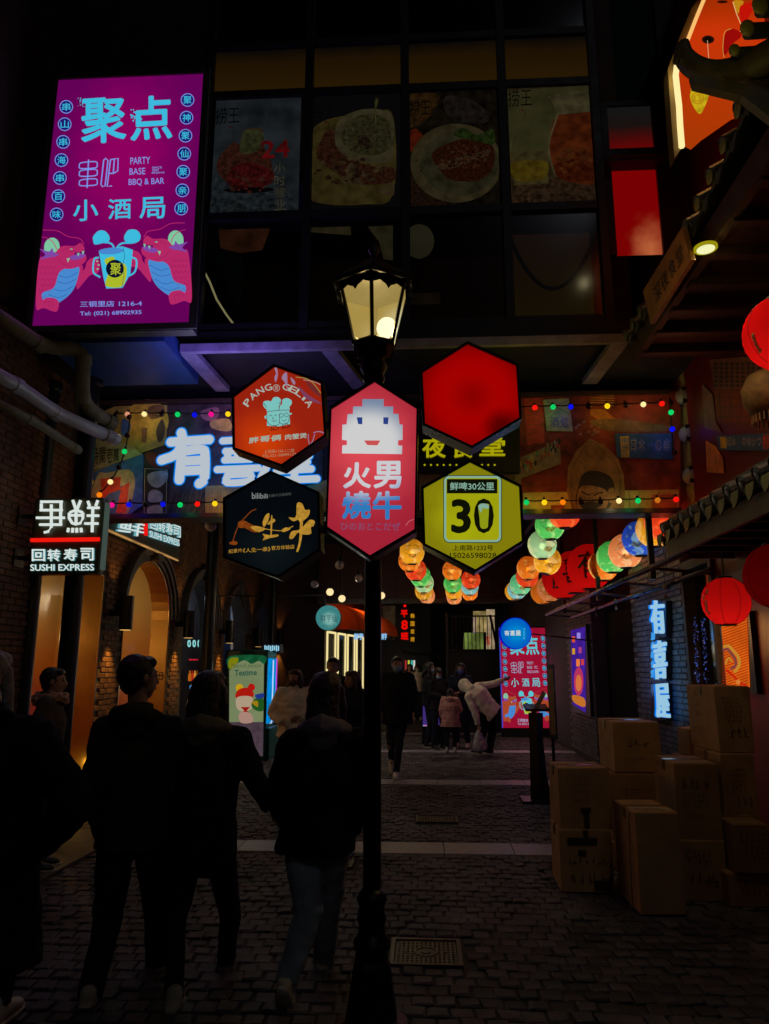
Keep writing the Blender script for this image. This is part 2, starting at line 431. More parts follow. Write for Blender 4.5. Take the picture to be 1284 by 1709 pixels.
# openings: (y0, y1, sill, spring, arched)
ops = [(7.62, 9.2, .38, 2.75, False)] + [(y0, y0 + 1.8, .35, 2.35, True) for y0 in (9.92, 12.5, 15.1, 17.7, 20.3)]
TOP = 3.6
wb = MB()
def wallquad(y0, y1, z0, z1): wb.poly([(XW, y0, z0), (XW, y1, z0), (XW, y1, z1), (XW, y0, z1)])
prev = -3.
for y0, y1, s0, s1, arch in ops:
    wallquad(prev, y0, 0, TOP); wallquad(y0, y1, 0, s0)
    if arch:
        r = (y1 - y0) / 2; yc = (y0 + y1) / 2; hz = r * .9
        for i in range(16):
            a0 = pi - pi * i / 16; a1 = pi - pi * (i + 1) / 16
            p = (yc + r * cos(a0), s1 + hz * sin(a0)); q = (yc + r * cos(a1), s1 + hz * sin(a1))
            wb.poly([(XW, p[0], p[1]), (XW, q[0], q[1]), (XW, q[0], TOP), (XW, p[0], TOP)])
    else: wallquad(y0, y1, s1, TOP)
    prev = y1
wallquad(prev, 24, 0, TOP); wallquad(-3, 24, TOP, 9.5)
obj('wall', wb, mort, lb)
# bricks
def blocked(y, z):
    for y0, y1, s0, s1, arch in ops:
        if y0 - .1 < y < y1 + .1 and s0 - .03 < z < s1: return True
        if arch and z >= s1:
            r = (y1 - y0) / 2; yc = (y0 + y1) / 2
            if ((y - yc) / (r + .24)) ** 2 + ((z - s1) / (r * .9 + .24)) ** 2 < 1: return True
        if not arch and y0 - .1 < y < y1 + .1 and s1 <= z < s1 + .05: return True
    return 8.3 < y < 12.2 and 3.25 < z < 4.1
bv, bf = [(0, -.112, -.028), (0, .112, -.028), (0, .112, .028), (0, -.112, .028), (.012, -.108, -.024), (.012, .108, -.024), (.012, .108, .024), (.012, -.108, .024)], [(4, 5, 6, 7), (0, 1, 5, 4), (1, 2, 6, 5), (2, 3, 7, 6), (3, 0, 4, 7)]
bme = bpy.data.meshes.new('brick'); bme.from_pydata(bv, [], bf); bme.materials.append(brick_m)
cand = []; z = .1; r_ = 0
while z < 5.6:
    y = 5.2 + (.12 if r_ % 2 else 0)
    while y < 22.5:
        if not blocked(y, z) and not (z > 4.2 and y > 8): cand.append((y, z))
        y += .236
    z += .067; r_ += 1
cand.sort(key=lambda c: (0 if (9.2 < c[0] < 9.95 and .9 < c[1] < 2.3) else 1, c[0]))
bs = MB()
for i, (y, z) in enumerate(cand):
    dx = random.uniform(-.003, .004)
    if i < 290:
        o = bpy.data.objects.new('brick', bme); col.objects.link(o); o.parent = lb; o.location = Vector((XW + dx, y, z)) - lb.location
    else: bs.add([(XW + dx + p[0], y + p[1], z + p[2]) for p in bv], bf)
obj('bricks', bs, brick_m, lb, kind='stuff')
# window openings
pane_warm = glassy('shop_pane', (.9, .85, .8, 1), .92)
def film(name, stops):
    m = mat(name, (.5, .3, .1), .6); N = m.node_tree.nodes.new; L = m.node_tree.links.new
    g = N('ShaderNodeNewGeometry'); sp = N('ShaderNodeSeparateXYZ'); L(g.outputs['Position'], sp.inputs[0]); mr = N('ShaderNodeMapRange'); L(sp.outputs[2], mr.inputs[0])
    mr.inputs[1].default_value = 0; mr.inputs[2].default_value = 3.5; r = N('ShaderNodeValToRGB'); L(mr.outputs[0], r.inputs[0])
    r.color_ramp.elements[0].position = .15; r.color_ramp.elements[0].color = stops[0]; r.color_ramp.elements[1].position = .75; r.color_ramp.elements[1].color = stops[2]
    e = r.color_ramp.elements.new(.45); e.color = stops[1]
    L(r.outputs[0], [n for n in m.node_tree.nodes if n.type == 'BSDF_PRINCIPLED'][0].inputs['Base Color']); return m
ombre = film('graded_orange_wall', [(.6, .07, .012, 1), (.66, .27, .05, 1), (.42, .33, .17, 1)])  # wall colour runs from red low down to tan higher up
wall_tan = mat('shop_wall_tan', (.5, .34, .16), .6, noise=.12, nscale=2)
wall_red = mat('shop_panel_orange', (.7, .13, .01), .5, noise=.2, nscale=2)
def reveal(y0, y1, s0, s1, arch, m):
    """inner faces of an opening, .27 m deep"""
    mb = MB(); D = .27
    if arch:
        r = (y1 - y0) / 2; yc = (y0 + y1) / 2
        pr = [(y0, s0)] + [(yc - r * cos(pi * i / 18), s1 + r * .9 * sin(pi * i / 18)) for i in range(19)] + [(y1, s0)]
    else: pr = [(y0, s0), (y0, s1), (y1, s1), (y1, s0)]
    n = len(pr)
    for i in range(n):
        a = pr[i]; b = pr[(i + 1) % n]
        mb.poly([(XW + .002, a[0], a[1]), (XW + .002, b[0], b[1]), (XW - D, b[0], b[1]), (XW - D, a[0], a[1])])
    return mb, pr
edge_m = mat('polished_brass_edge', (.6, .45, .25), .25, .9)
for i, (y0, y1, s0, s1, arch) in enumerate(ops):
    mb, pr = reveal(y0, y1, s0, s1, arch, None)
    fr = obj('window', mb, gold_m if i < 2 else mould_m, lb)
    if i < 2: obj('window_edge', MB().tube([(XW + .012, a, b) for a, b in pr], .012, 6), edge_m, fr)
    obj('pane', MB().poly([(XW - .25, a, b) for a, b in pr]), pane_warm, fr)
    if arch:
        r = (y1 - y0) / 2; yc = (y0 + y1) / 2; ro = r + .2; rm = .9
        am = MB(); n = 22
        for d0, d1, pr_ in ((.02, .09, .05), (.09, .17, .085), (.17, .22, .11)):
            vs = []
            for k in range(n + 1):
                a = pi * k / n
                for rr in (r + d0, r + d1):
                    for dx in (0, pr_): vs.append((XW + dx, yc - rr * cos(a), s1 + (rr - r * .1) * sin(a)))
            fs = []
            for k in range(n): b = 4 * k; fs += [(b + 1, b + 3, b + 7, b + 5), (b, b + 1, b + 5, b + 4), (b + 3, b + 2, b + 6, b + 7)]
            am.add(vs, fs)
        ao = obj('arch_moulding', am, mould_m, lb)
        kz = s1 + r * .9
        obj('keystone', MB().prism([(XW, yc - .09, kz), (XW, yc + .09, kz), (XW, yc + .13, kz + .3), (XW, yc - .13, kz + .3)], (.15, 0, 0)), mould_m, ao, bevel=.01)
# rooms behind the glass
rm = MB().poly([(-6.1, 7.2, -.1), (-6.1, 12.1, -.1), (-6.1, 12.1, 1.75), (-6.1, 7.2, 1.75)]).poly([(-4.37, 12.1, 0), (-6.1, 12.1, 0), (-6.1, 12.1, 1.75), (-4.37, 12.1, 1.75)]).poly([(-4.37, 7.2, 0), (-6.1, 7.2, 0), (-6.1, 7.2, 3.4), (-4.37, 7.2, 3.4)]).poly([(-4.37, 7.2, .02), (-6.1, 7.2, .02), (-6.1, 12.1, .02), (-4.37, 12.1, .02)])
obj('room_panel', rm, ombre, lb)
rm = MB().poly([(-6.1, 7.2, 1.75), (-6.1, 12.1, 1.75), (-6.1, 12.1, 3.5), (-6.1, 7.2, 3.5)]).poly([(-4.37, 12.1, 1.75), (-6.1, 12.1, 1.75), (-6.1, 12.1, 3.5), (-4.37, 12.1, 3.5)]).poly([(-4.37, 7.2, 3.5), (-6.1, 7.2, 3.5), (-6.1, 12.1, 3.5), (-4.37, 12.1, 3.5)])
obj('room_wall', rm, ombre, lb)
obj('room_pier_wall', MB().box(-4.4, -4.372, 9.22, 9.9, 0, 3.4), wall_tan, lb)  # inner face of the pier between the two openings
for i, (x, y, z, p) in enumerate([(-5.3, 8.35, 2.15, 17), (-5.5, 9.6, 2.12, 15), (-5.4, 11.2, 2.75, 14)]):
    t = thing('pendant_lamp', ['small glowing pendant bulb behind the shop window glass, left one', 'small glowing pendant bulb behind the shop window glass, right one', 'small glowing bulb high behind the first arched window'][i], 'lamp', (x, y, z), 'bulbs inside the sushi shop')
    obj('bulb', MB().ell((x, y, z), .045), em(255, 225, 120, 1.6), t, smooth=True)
    obj('cord', MB().tube([(x, y, z + .04), (x, y, 3.5)], .004, 5), WIRE, t)
    light('POINT', (x + .12, y, z - .1), (1, .62, .22), p, .05, t)
lt = MB().box(XW - .2, XW - .02, 9.03, 9.185, .385, .4)
obj('light_strip', lt, em(255, 215, 70, 1.3), lb); light('POINT', (XW - .08, 9.06, .47), (1, .68, .15), .5, .03, lb)
# cooler interiors further on
room_m = mat('grey_room', (.16, .17, .2), .7, noise=.5, nscale=1.5)
obj('back_room', MB().poly([(-5.2, 12.2, 0), (-5.2, 24, 0), (-5.2, 24, 3.5), (-5.2, 12.2, 3.5)]).poly([(-5.2, 12.2, 3.3), (-5.2, 24, 3.3), (-4.4, 24, 3.3), (-4.4, 12.2, 3.3)]), room_m, lb)
for y in (13.4, 16., 18.6): light('POINT', (-4.75, y, 2.9), (.6, .75, 1), 2.2, .1, lb)
neon = [((313, 1068, 341, 1080), 'o o c o', (140, 220, 225)), ((316, 1143, 341, 1151), '辛火小吃', (70, 150, 230)), ((398, 1050, 412, 1062), '小吃', (90, 110, 130))]
for i, (q, s, c) in enumerate(neon[:2]):
    t = letter(s, q, XL(-4.45), em(*c, 1.2), None, .01, .01, name='neon_lettering')
    tag(t, ['pale cyan neon scribble glowing inside the second arched window', 'blue neon characters glowing low inside the second arched window'][i], 'neon sign')
mb = MB()
for i in range(4): a = XL(-4.47).at((318 + i * 6.5, 1101)); mb.box(a.x, a.x + .01, a.y - .09, a.y + .09, a.z - .012, a.z + .012)
obj('neon_dashes', mb, em(220, 40, 60), label='row of short red neon dashes inside the second arched window', cat='neon sign')
t = thing('bottle_shelf', 'shelf of orange and red lit bottles inside the second arched window', 'shelf', PX(330, 1130, -4.6))
for i in range(7):
    a = PX(317 + i * 4.2, 1126, -4.6); obj('bottle', MB().lathe((a.x, a.y, a.z - .12), [(.03, 0), (.03, .12), (.012, .16), (.012, .2)], 8), em(*[(200, 110, 20), (190, 40, 30), (230, 160, 60)][i % 3], .8), t)
obj('shelf', MB().box(-4.66, -4.54, 12.6, 14.2, PX(330, 1130, -4.6).z - .14, PX(330, 1130, -4.6).z - .12), DARK, t)
for i, (q, c) in enumerate([((385, 1062, 396, 1085), (95, 90, 90)), ((404, 1055, 420, 1105), (30, 60, 110)), ((385, 1012, 403, 1038), (70, 80, 95))]):
    pl = XL(-4.7); obj('lit_poster', MB().poly([pl.at(p) for p in quad(*q)]), em(*c, 1, .5, 6), label=['pale poster panel inside the third arched window, lower left', 'blue lit poster inside the third arched window, right side', 'grey blue sign near the top of the third arched window'][i], cat='poster')
# wall lamps
for i, y in enumerate((9.5, 12.1, 14.72, 17.32, 19.92)):
    x = -3.88; zc = 2.3
    t = thing('wall_lamp', ['nearest black cylinder wall lamp, between the gold panel and the first arched window',
        'black cylinder wall lamp between the first and second arched windows', 'black cylinder wall lamp between the second and third arched windows',
        'black cylinder wall lamp between the third and fourth arched windows', 'farthest black cylinder wall lamp, behind the tall vending machine'][i], 'wall lamp', (x, y, zc), 'cylinder wall lamps on the brick piers')
    obj('shade', MB().lathe((x, y, zc - .22), [(.07, 0), (.085, .0), (.085, .44), (.07, .44), (.07, .42), (.01, .42)] if 0 else [(.078, .012), (.085, 0), (.085, .44), (.078, .44), (.078, .43)], 20), BLACK, t, smooth=False)
    obj('lens', MB().lathe((x, y, zc - .222), [(.07, 0), (.07, .01)], 16), em(255, 200, 110, 1.), t)
    obj('bracket', MB().box(XW, x - .08, y - .035, y + .035, zc - .04, zc + .04), BLACK, t)
    light('SPOT', (x - .03, y, zc - .235), (1, .5, .07), 40, .02, t, rot=(0, radians(9), 0), spot=radians(66), blend=.9)
    light('SPOT', (x - .03, y, zc + .235), (1, .5, .1), 7, .02, t, rot=(pi, radians(-9), 0), spot=radians(75), blend=.9)
# free-standing columns
for i, (y, x) in enumerate([(7.55, PY(40, 1110, 7.55).x), (7.42, PY(112, 1115, 7.42).x), (12.3, -3.6), (17.5, -3.6)]):
    obj('steel_column', MB().lathe((x, y, 0), [(.15, 0), (.15, .03), (.096, .04), (.096, 4.6), (.12, 4.62), (.12, 4.7)], 18), BLACK, smooth=False, loc=(x, y, 0),
        label=['black round steel column nearest the camera at the left, beside the brick wall edge', 'black round steel column behind the hanging square sushi sign', 'black round steel column in front of the second arched window', 'farthest black steel column, under the black hexagonal sign'][i], cat='column', group='steel columns along the left side')
# wall fascia sign of the sushi shop
t = thing('shop_sign', 'black fascia sign with white characters and a red bar above the arched window', 'sign', (-4.0, 10, 3.6))
pl = XL(-3.93)
b0 = pl.at((300, 934)); b1 = pl.at((300, 876)); z0 = b0.z; z1 = b1.z
obj('panel', MB().box(XW + .015, -3.94, 8.2, b0.y, z0, z1 + .1), mat('sign_box_olive', (.09, .085, .05), .5, noise=.2), t, bevel=.012)
light('AREA', (-3.6, 10.6, z1 + .6), (1, .95, .7), 2, .3, t, rot=(0, radians(-35), 0))
WH = em(205, 218, 215); WHS = em(120, 190, 200, .7)
for s, q in [('鲜', [(198, 858), (240, 870), (236, 897), (192, 888)])]: letter(s, q, pl, WH, t, .03, .02, name='letter', m_side=WHS)
for s, q in zip('回转寿司', [[(248, 863), (260, 867), (260, 886), (248, 882)], [(261, 867), (273, 871), (273, 890), (261, 886)], [(274, 871), (286, 875), (286, 894), (274, 890)], [(287, 875), (299, 879), (299, 898), (287, 894)]]):
    letter(s, q, pl, WH, t, .03, .02, m_side=WHS)
letter('SUSHI EXPRESS', [(248, 885), (298, 901), (298, 912), (248, 896)], pl, WH, t, .02, .02, m_side=WHS)
obj('red_bar', MB().prism([pl.at(p, 0) for p in [(240, 862), (243.5, 863), (243.5, 894), (240, 893)]], (.03, 0, 0)), em(235, 20, 15), t)
e0 = pl.at((183, 888)); obj('edge_light', MB().box(-3.97, -3.945, 8.2, b0.y, z0 - .025, z0 - .005), em(190, 140, 80, .8, .4, 3), t)
# ================================================================ hanging square sushi sign
t = thing('hanging_sign', 'square black sign with white sushi bar lettering and a red bar, projecting at left', 'sign', (-3.5, 7.1, 3))
pl = YP(7.1); a = pl.at((45, 959)); b = pl.at((174, 829))
obj('box', MB().box(a.x, b.x, 7.1, 7.24, a.z, b.z), mat('sign_face_olive', (.07, .065, .03), .35, noise=.2, nscale=2), t, bevel=.035)
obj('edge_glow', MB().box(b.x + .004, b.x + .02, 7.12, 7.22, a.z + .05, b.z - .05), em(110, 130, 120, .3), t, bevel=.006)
# 爭鮮 drawn with tube strokes in photo pixels (zoom x3.35, origin 0,820)
def zz(pts, ox, oy, s): return [(ox + x / s, oy + y / s) for x, y in pts]
def stroke(mb, pts, r=.013, d=.03): mb.tube([pl.at(p, d) for p in pts], r, 6)
for nm, sts in (('stroke_letter', [[(228, 58), (350, 58)], [(232, 68), (232, 108)], [(288, 74), (288, 108)], [(342, 66), (342, 108)], [(225, 105), (350, 105)], [(204, 148), (362, 148)], [(222, 186), (346, 186)], [(340, 105), (340, 186)], [(288, 105), (288, 200), (270, 225), (248, 230)]]),
                ('stroke_letter', [[(408, 50), (425, 100)], [(452, 50), (432, 100)], [(388, 120), (388, 150), (405, 178), (425, 184), (450, 178), (464, 152), (464, 120)], [(392, 118), (425, 104), (462, 118)], [(390, 134), (464, 134)], [(426, 105), (426, 184)], [(384, 205), (380, 228)], [(408, 205), (406, 230)], [(430, 205), (430, 230)], [(454, 205), (456, 228)], [(492, 55), (502, 82)], [(548, 50), (536, 82)], [(490, 92), (556, 92)], [(488, 136), (554, 136)], [(474, 180), (550, 180)], [(520, 92), (516, 228)]])):
    mb = MB()
    for st in sts: stroke(mb, zz(st, 0, 820, 3.35), .0145)
    obj(nm, mb, em(215, 225, 220), t)
mb = MB(); stroke(mb, [(52, 901.5), (166, 900)], .022); obj('red_bar', mb, em(240, 25, 15), t)
for s, q in zip('回转寿司', [(55, 917, 77, 937), (81, 917, 102, 937), (108, 916, 130, 936), (136, 915, 158, 936)]): letter(s, q, pl, em(215, 225, 220), t, .02, .03, m_side=WHS)
letter('SUSHI EXPRESS', (52, 942, 158, 953, -.5), pl, em(215, 225, 220), t, .015, .02, m_side=WHS)
for z in (PY(30, 862, 7.15).z, PY(30, 931, 7.15).z):
    bk_ = obj('bracket', MB().box(XW + .031, a.x, 7.15, 7.19, z - .02, z + .02), STEEL, t); obj('wall_plate', MB().box(XW, XW + .03, 7.08, 7.26, z - .09, z + .09), STEEL, bk_)
# ================================================================ pipes on the left
def pipe(name, label, pts, r, m, collars=()):
    ps = [PY(*p) for p in pts]; t = thing(name, label, 'pipe', ps[0])
    # rounded path
    q = [ps[0]]
    for i in range(1, len(ps) - 1):
        a, b, c = ps[i - 1], ps[i], ps[i + 1]; k = min(.16, (b - a).length * .4, (c - b).length * .4)
        p = b + (a - b).normalized() * k; s = b + (c - b).normalized() * k
        q += [p.lerp(b, u).lerp(b.lerp(s, u), u) for u in (0, .25, .5, .75, 1)]
    q.append(ps[-1])
    obj('pipe', MB().tube(q, r, 14), m, t, smooth=True)
    for i, f in collars:
        a, b = ps[i], ps[i + 1]; d = (b - a).normalized(); c = a.lerp(b, f)
        obj('collar', MB().tube([c - d * .05, c + d * .05], r * 1.14, 14), m, t)
    return t
pvc = mat('grey_white_plastic_pipe', (.5, .5, .56), .38, noise=.15, nscale=5)
old = mat('dusty_yellow_pipe', (.2, .19, .1), .6, noise=.35, nscale=6, bump=.2)
p_ = pipe('drain_pipe', 'thick pale plastic drain pipe crossing at left below the magenta sign', [(-60, 596, 5.2), (30, 645, 5.9), (95, 690, 6.5), (195, 734, 7.2)], .065, pvc, ((0, .95), (1, .98), (2, .85)))
pipe('drain_pipe', 'dull yellowish pipe with two elbows above the pale drain pipe', [(-60, 490, 5.6), (75, 580, 6.4), (140, 583, 6.6), (137, 675, 6.7), (188, 708, 7.1)], .07, old, ((0, .93), (2, .2), (2, .9), (3, .9)))
pipe('drain_pipe', 'thin yellowish pipe running below the pale drain pipe', [(-40, 655, 5.4), (60, 705, 6.2), (132, 752, 6.9)], .04, old, ((0, .9), (1, .9)))
# ================================================================ magenta poster sign
t = thing('lightbox_sign', 'tall glowing magenta lightbox with cyan characters and two dragons, upper left', 'sign', (-3, 6.3, 6))
tl, tr, br, bl_ = (95, 135), (335, 120), (321, 538), (56, 544)
PQ = [PY(*p, 6.3) for p in (tl, tr, br, bl_)]
x0 = (PQ[0].x + PQ[3].x) / 2; x1 = (PQ[1].x + PQ[2].x) / 2; z0 = (PQ[2].z + PQ[3].z) / 2; z1 = (PQ[0].z + PQ[1].z) / 2
f = MB().box(x0 - .05, x1 + .03, 6.315, 6.47, z0 - .06, z1 + .06)
alu = mat('dull_sign_frame', (.1, .095, .08), .4, .6, noise=.2)
obj('case', f, alu, t, bevel=.01)
f = MB().box(x0 - .055, x0, 6.29, 6.314, z0 - .065, z1 + .065).box(x1, x1 + .075, 6.29, 6.314, z0 - .065, z1 + .065).box(x0, x1, 6.29, 6.314, z1, z1 + .065).box(x0, x1, 6.29, 6.314, z0 - .065, z0)
obj('frame', f, alu, t, bevel=.006)
obj('bracket', MB().box(-4.1, x0 - .05, 6.4, 6.45, z0 + .3, z0 + .36), STEEL, t); obj('bracket', MB().box(-4.1, x0 - .05, 6.4, 6.45, z1 - .4, z1 - .34), STEEL, t)
under = obj('housing', MB().box(x0 + .02, x1 - .3, 6.5, 7.6, z0 - .09, z0 + .1), mat('blue_painted_back', (.02, .07, .2), .5, noise=.3), t)
A = lambda x, y: (30 + x / 3.488, 90 + y / 3.488)
def apts(p): return [A(*q) for q in p]
def aq(x0_, y0_, x1_, y1_, sl=0): return [A(x0_, y0_), A(x1_, y0_ + sl), A(x1_, y1_ + sl), A(x0_, y1_)]
def poster_art(art, dim=False):
    cy = em(60, 185, 220) if not dim else em(90, 190, 205); lc = em(120, 150, 235) if not dim else em(150, 170, 205)
    dk = em(30, 20, 105); pk = em(178, 38, 100) if not dim else em(165, 70, 40); gr = em(125, 195, 160); bl = em(70, 135, 205); pu = em(125, 70, 165); ye = em(170, 185, 40); pkd = em(120, 15, 80)
    def T(s, q, m=cy, b=.02): art.text(s, q, m, b)
    T('聚', aq(368, 262, 632, 528, -18), cy, .035); T('点', aq(655, 250, 900, 508, -14), cy, .035)
    rs = random.Random(3)
    for i in range(26):
        a = A(rs.uniform(350, 400), rs.uniform(255, 310)); art.disc(a[0], a[1], rs.uniform(.3, 1.1), cy, n=6)
        a = A(rs.uniform(658, 720), rs.uniform(310, 390)); art.disc(a[0], a[1], rs.uniform(.4, 2.2), cy, n=7)
    # 串吧 in tube strokes
    def L_(pts, wd=2.0): art.line(apts(pts), wd, lc)
    L_([(412, 615), (403, 780)])
    for y in (645, 690, 745):
        art.line(smooth_pts(apts([(372, y - 12), (452, y - 18), (462, y), (452, y + 18), (368, y + 22), (358, y + 5)]), 4), 1.8, lc, True)
    L_([(500, 618), (484, 760), (492, 772), (508, 768), (525, 620), (512, 608), (500, 618)]); L_([(540, 615), (530, 690), (520, 772), (548, 768)]); L_([(540, 615), (584, 608), (582, 680), (560, 694), (532, 696)]); L_([(562, 610), (556, 694)])
    T('PARTY', aq(655, 603, 770, 643, -5), lc, .005); T('BASE', aq(650, 666, 742, 704, -4), lc, .005); T('BBQ & BAR', aq(645, 728, 852, 770, -8), lc, .005)
    T('SINCE', aq(782, 656, 838, 668, -2), lc, .01); T('2007', aq(782, 672, 822, 684, -2), lc, .01); T('BEIJING', aq(780, 688, 854, 700, -3), lc, .01)
    for q in ([(375, 572), (590, 566)], [(660, 560), (850, 552)], [(352, 818), (575, 808)], [(640, 804), (845, 795)], [(620, 605), (612, 775)], [(500, 850), (496, 970)], [(690, 845), (688, 962)]): art.line(apts(q), .5, pkd)
    T('小', aq(322, 852, 468, 976, -8), cy, .02); T('酒', aq(526, 846, 660, 964, -6), cy, .02); T('局', aq(708, 836, 858, 962, -6), cy, .02)
    for ch, (x, y) in zip('串山串海串百味', [(282, 308), (273, 409), (264, 512), (254, 618), (245, 722), (236, 828), (226, 934)]):
        c = A(x, y); art.disc(c[0], c[1], 10.6, dk); art.ring(c[0], c[1], 11.2, 1.3, lc); T(ch, aq(x - 24, y - 22, x + 24, y + 24, -2), cy, .015)
    for ch, (x, y) in zip('聚神聚仙聚亲朋', [(988, 268), (982, 371), (976, 476), (969, 581), (963, 686), (958, 794), (951, 900)]):
        c = A(x, y); art.disc(c[0], c[1], 10.6, dk); art.ring(c[0], c[1], 11.2, 1.3, lc); T(ch, aq(x - 24, y - 22, x + 24, y + 24, -2), cy, .015)
    # two dragons toasting
    sc_ = em(125, 18, 75) if not dim else em(110, 35, 30)
    for sgn, cx in ((1, 0), (-1, 1118)):
        def D(p): return apts([((x if sgn > 0 else cx - x), y - (0 if sgn > 0 else 42)) for x, y in p])
        art.blob(D([(155, 1110), (180, 1075), (215, 1072), (240, 1100), (240, 1150), (200, 1200), (160, 1170)]), gr)
        art.blob(D([(125, 1200), (170, 1190), (240, 1150), (330, 1240), (360, 1230), (380, 1245), (350, 1330), (300, 1360), (230, 1470), (230, 1495), (150, 1480), (105, 1470)]), pk)
        art.blob(D([(345, 1300), (390, 1250), (400, 1215), (425, 1190), (460, 1190), (478, 1230), (465, 1275), (420, 1290), (380, 1335), (345, 1370)]), pk)
        art.blob(D([(240, 1275), (290, 1245), (355, 1240), (350, 1300), (325, 1370), (280, 1420), (225, 1450), (150, 1435), (145, 1390), (210, 1360)]), bl)
        for k, q in enumerate([[(240, 1290), (290, 1300), (350, 1270)], [(228, 1325), (285, 1335), (340, 1310)], [(205, 1368), (265, 1380), (322, 1352)], [(178, 1400), (235, 1418), (285, 1400)]]): art.line(smooth_line(D(q)), .55, dk)
        art.blob(D([(225, 1150), (262, 1118), (330, 1118), (365, 1100), (388, 1128), (378, 1148), (330, 1160), (345, 1178), (390, 1165), (398, 1200), (360, 1235), (300, 1252), (250, 1240), (218, 1200)]), pk)
        art.blob(D([(300, 1185), (330, 1170), (372, 1160), (392, 1168), (380, 1185), (330, 1200)]), pu)
        art.poly(D([(345, 1160), (352, 1180), (360, 1158)]), gr); art.poly(D([(372, 1150), (380, 1170), (388, 1146)]), gr); art.poly(D([(285, 1190), (292, 1215), (304, 1188)]), gr)
        art.disc(*D([(312, 1136)])[0], 2.3, gr, 1.3, 8); art.disc(*D([(314, 1136)])[0], .9, dk, n=6)
        art.blob(D([(128, 1135), (180, 1150), (200, 1130), (210, 1155), (240, 1165), (215, 1180), (180, 1185), (130, 1195), (160, 1168)]), pu)
        art.line(smooth_line(D([(385, 1110), (360, 1075), (290, 1062), (230, 1030), (145, 1025)])), 1.3, pk); art.line(smooth_line(D([(228, 1140), (205, 1095), (165, 1070), (140, 1066)])), 1.2, pk)
        art.blob(D([(150, 1430), (190, 1418), (228, 1430), (240, 1458), (225, 1500), (180, 1490), (150, 1470)]), pk)
        for q in ([(150, 1450), (180, 1440), (182, 1475)], [(182, 1440), (205, 1450), (200, 1480)], [(300, 1152), (330, 1150), (350, 1155)], [(430, 1210), (455, 1215)], [(428, 1235), (460, 1238)], [(430, 1258), (458, 1262)], [(255, 1150), (290, 1130), (330, 1128)], [(235, 1190), (262, 1222), (310, 1238)]): art.line(smooth_line(D(q)), .5, sc_)
        for r_i in range(6):
            for c_i in range(4):
                x = 130 + c_i * 26 + (r_i % 2) * 13; y = 1235 + r_i * 34
                if y < 1410 - c_i * 18 + 40 and x < 232 - r_i * 8: art.line(smooth_line(D([(x - 13, y), (x, y + 16), (x + 13, y)])), .45, sc_)
        for x, y in ((458, 1206), (466, 1228), (460, 1252)): art.poly(D([(x, y - 6), (x + 14, y), (x, y + 6)]), gr)
    art.blob(apts([(440, 1060), (470, 1030), (505, 1030), (532, 1060), (530, 1090), (500, 1100), (450, 1110), (438, 1085)]), cy)
    art.blob(apts([(620, 1060), (645, 1025), (690, 1025), (714, 1055), (705, 1090), (660, 1105), (625, 1090)]), cy)
    art.line(smooth_line(apts([(490, 1095), (545, 1105), (568, 1150)])), 3, cy); art.line(smooth_line(apts([(655, 1100), (600, 1105), (560, 1150)])), 3, cy)
    art.poly(apts([(472, 1150), (610, 1120), (670, 1140), (655, 1280), (610, 1362), (515, 1366), (498, 1300)]), cy)
    art.blob(apts([(470, 1148), (510, 1132), (575, 1128), (618, 1142), (580, 1162), (500, 1166)]), bl)
    art.line(smooth_line(apts([(472, 1186), (445, 1195), (440, 1270), (480, 1300)])), 3, cy); art.line(smooth_line(apts([(650, 1180), (690, 1200), (680, 1270), (625, 1300)])), 3, cy)
    art.blob(apts([(505, 1200), (560, 1182), (570, 1240), (605, 1215), (635, 1250), (612, 1350), (520, 1355), (512, 1320), (530, 1260)]), ye)
    art.line(apts([(612, 1125), (622, 1180), (610, 1230), (618, 1290), (606, 1360)]), .7, dk)
    c = A(565, 1250); art.disc(c[0], c[1], 15, em(12, 15, 40)); T('聚', aq(538, 1218, 602, 1290, -3), ye, .02)
    if not dim: T('三钢里店 1216-4', aq(363, 1440, 722, 1474, -6), lc, .012); T('Tel: (021) 68902935', aq(362, 1500, 720, 1530, -9), lc, .015)
    else: T('三钢里店 1216-4', aq(363, 1440, 722, 1485, -6), lc, .02); T('Tel: (021) 68902935', aq(362, 1500, 720, 1540, -9), lc, .02)
def smooth_line(pts, n=4):
    P_ = [Vector(p) for p in pts]; P_ = [2 * P_[0] - P_[1]] + P_ + [2 * P_[-1] - P_[-2]]; out = []
    for i in range(1, len(P_) - 2):
        p0, p1, p2, p3 = P_[i - 1:i + 3]
        for j in range(n):
            t = j / n; out.append(.5 * ((2 * p1) + (p2 - p0) * t + (2 * p0 - 5 * p1 + 4 * p2 - p3) * t * t + (3 * p1 - p0 - 3 * p2 + p3) * t ** 3))
    return out + [P_[-2]]
c0 = Vector(((x0 + x1) / 2, 6.3, z1 - .95))
mag = em_hot('magenta_backlit', S(142, 0, 94), S(98, 1, 86), c0, 1.55, .3, .5, (1.6, 1, .9))
obj('lit_face', MB().poly([(x0, 6.31, z0), (x1, 6.31, z0), (x1, 6.31, z1), (x0, 6.31, z1)]), mag, t)
pl = YP(6.308); art = Art(lambda p, d: pl.at(p, d)); poster_art(art); art.done('printed_artwork', t)
POSTER = (x0, x1, z0, z1)
light('AREA', ((x0 + x1) / 2, 6.15, z0 + .9), (.5, .12, 1), 4, 1.2, t, rot=(radians(-55), 0, 0))
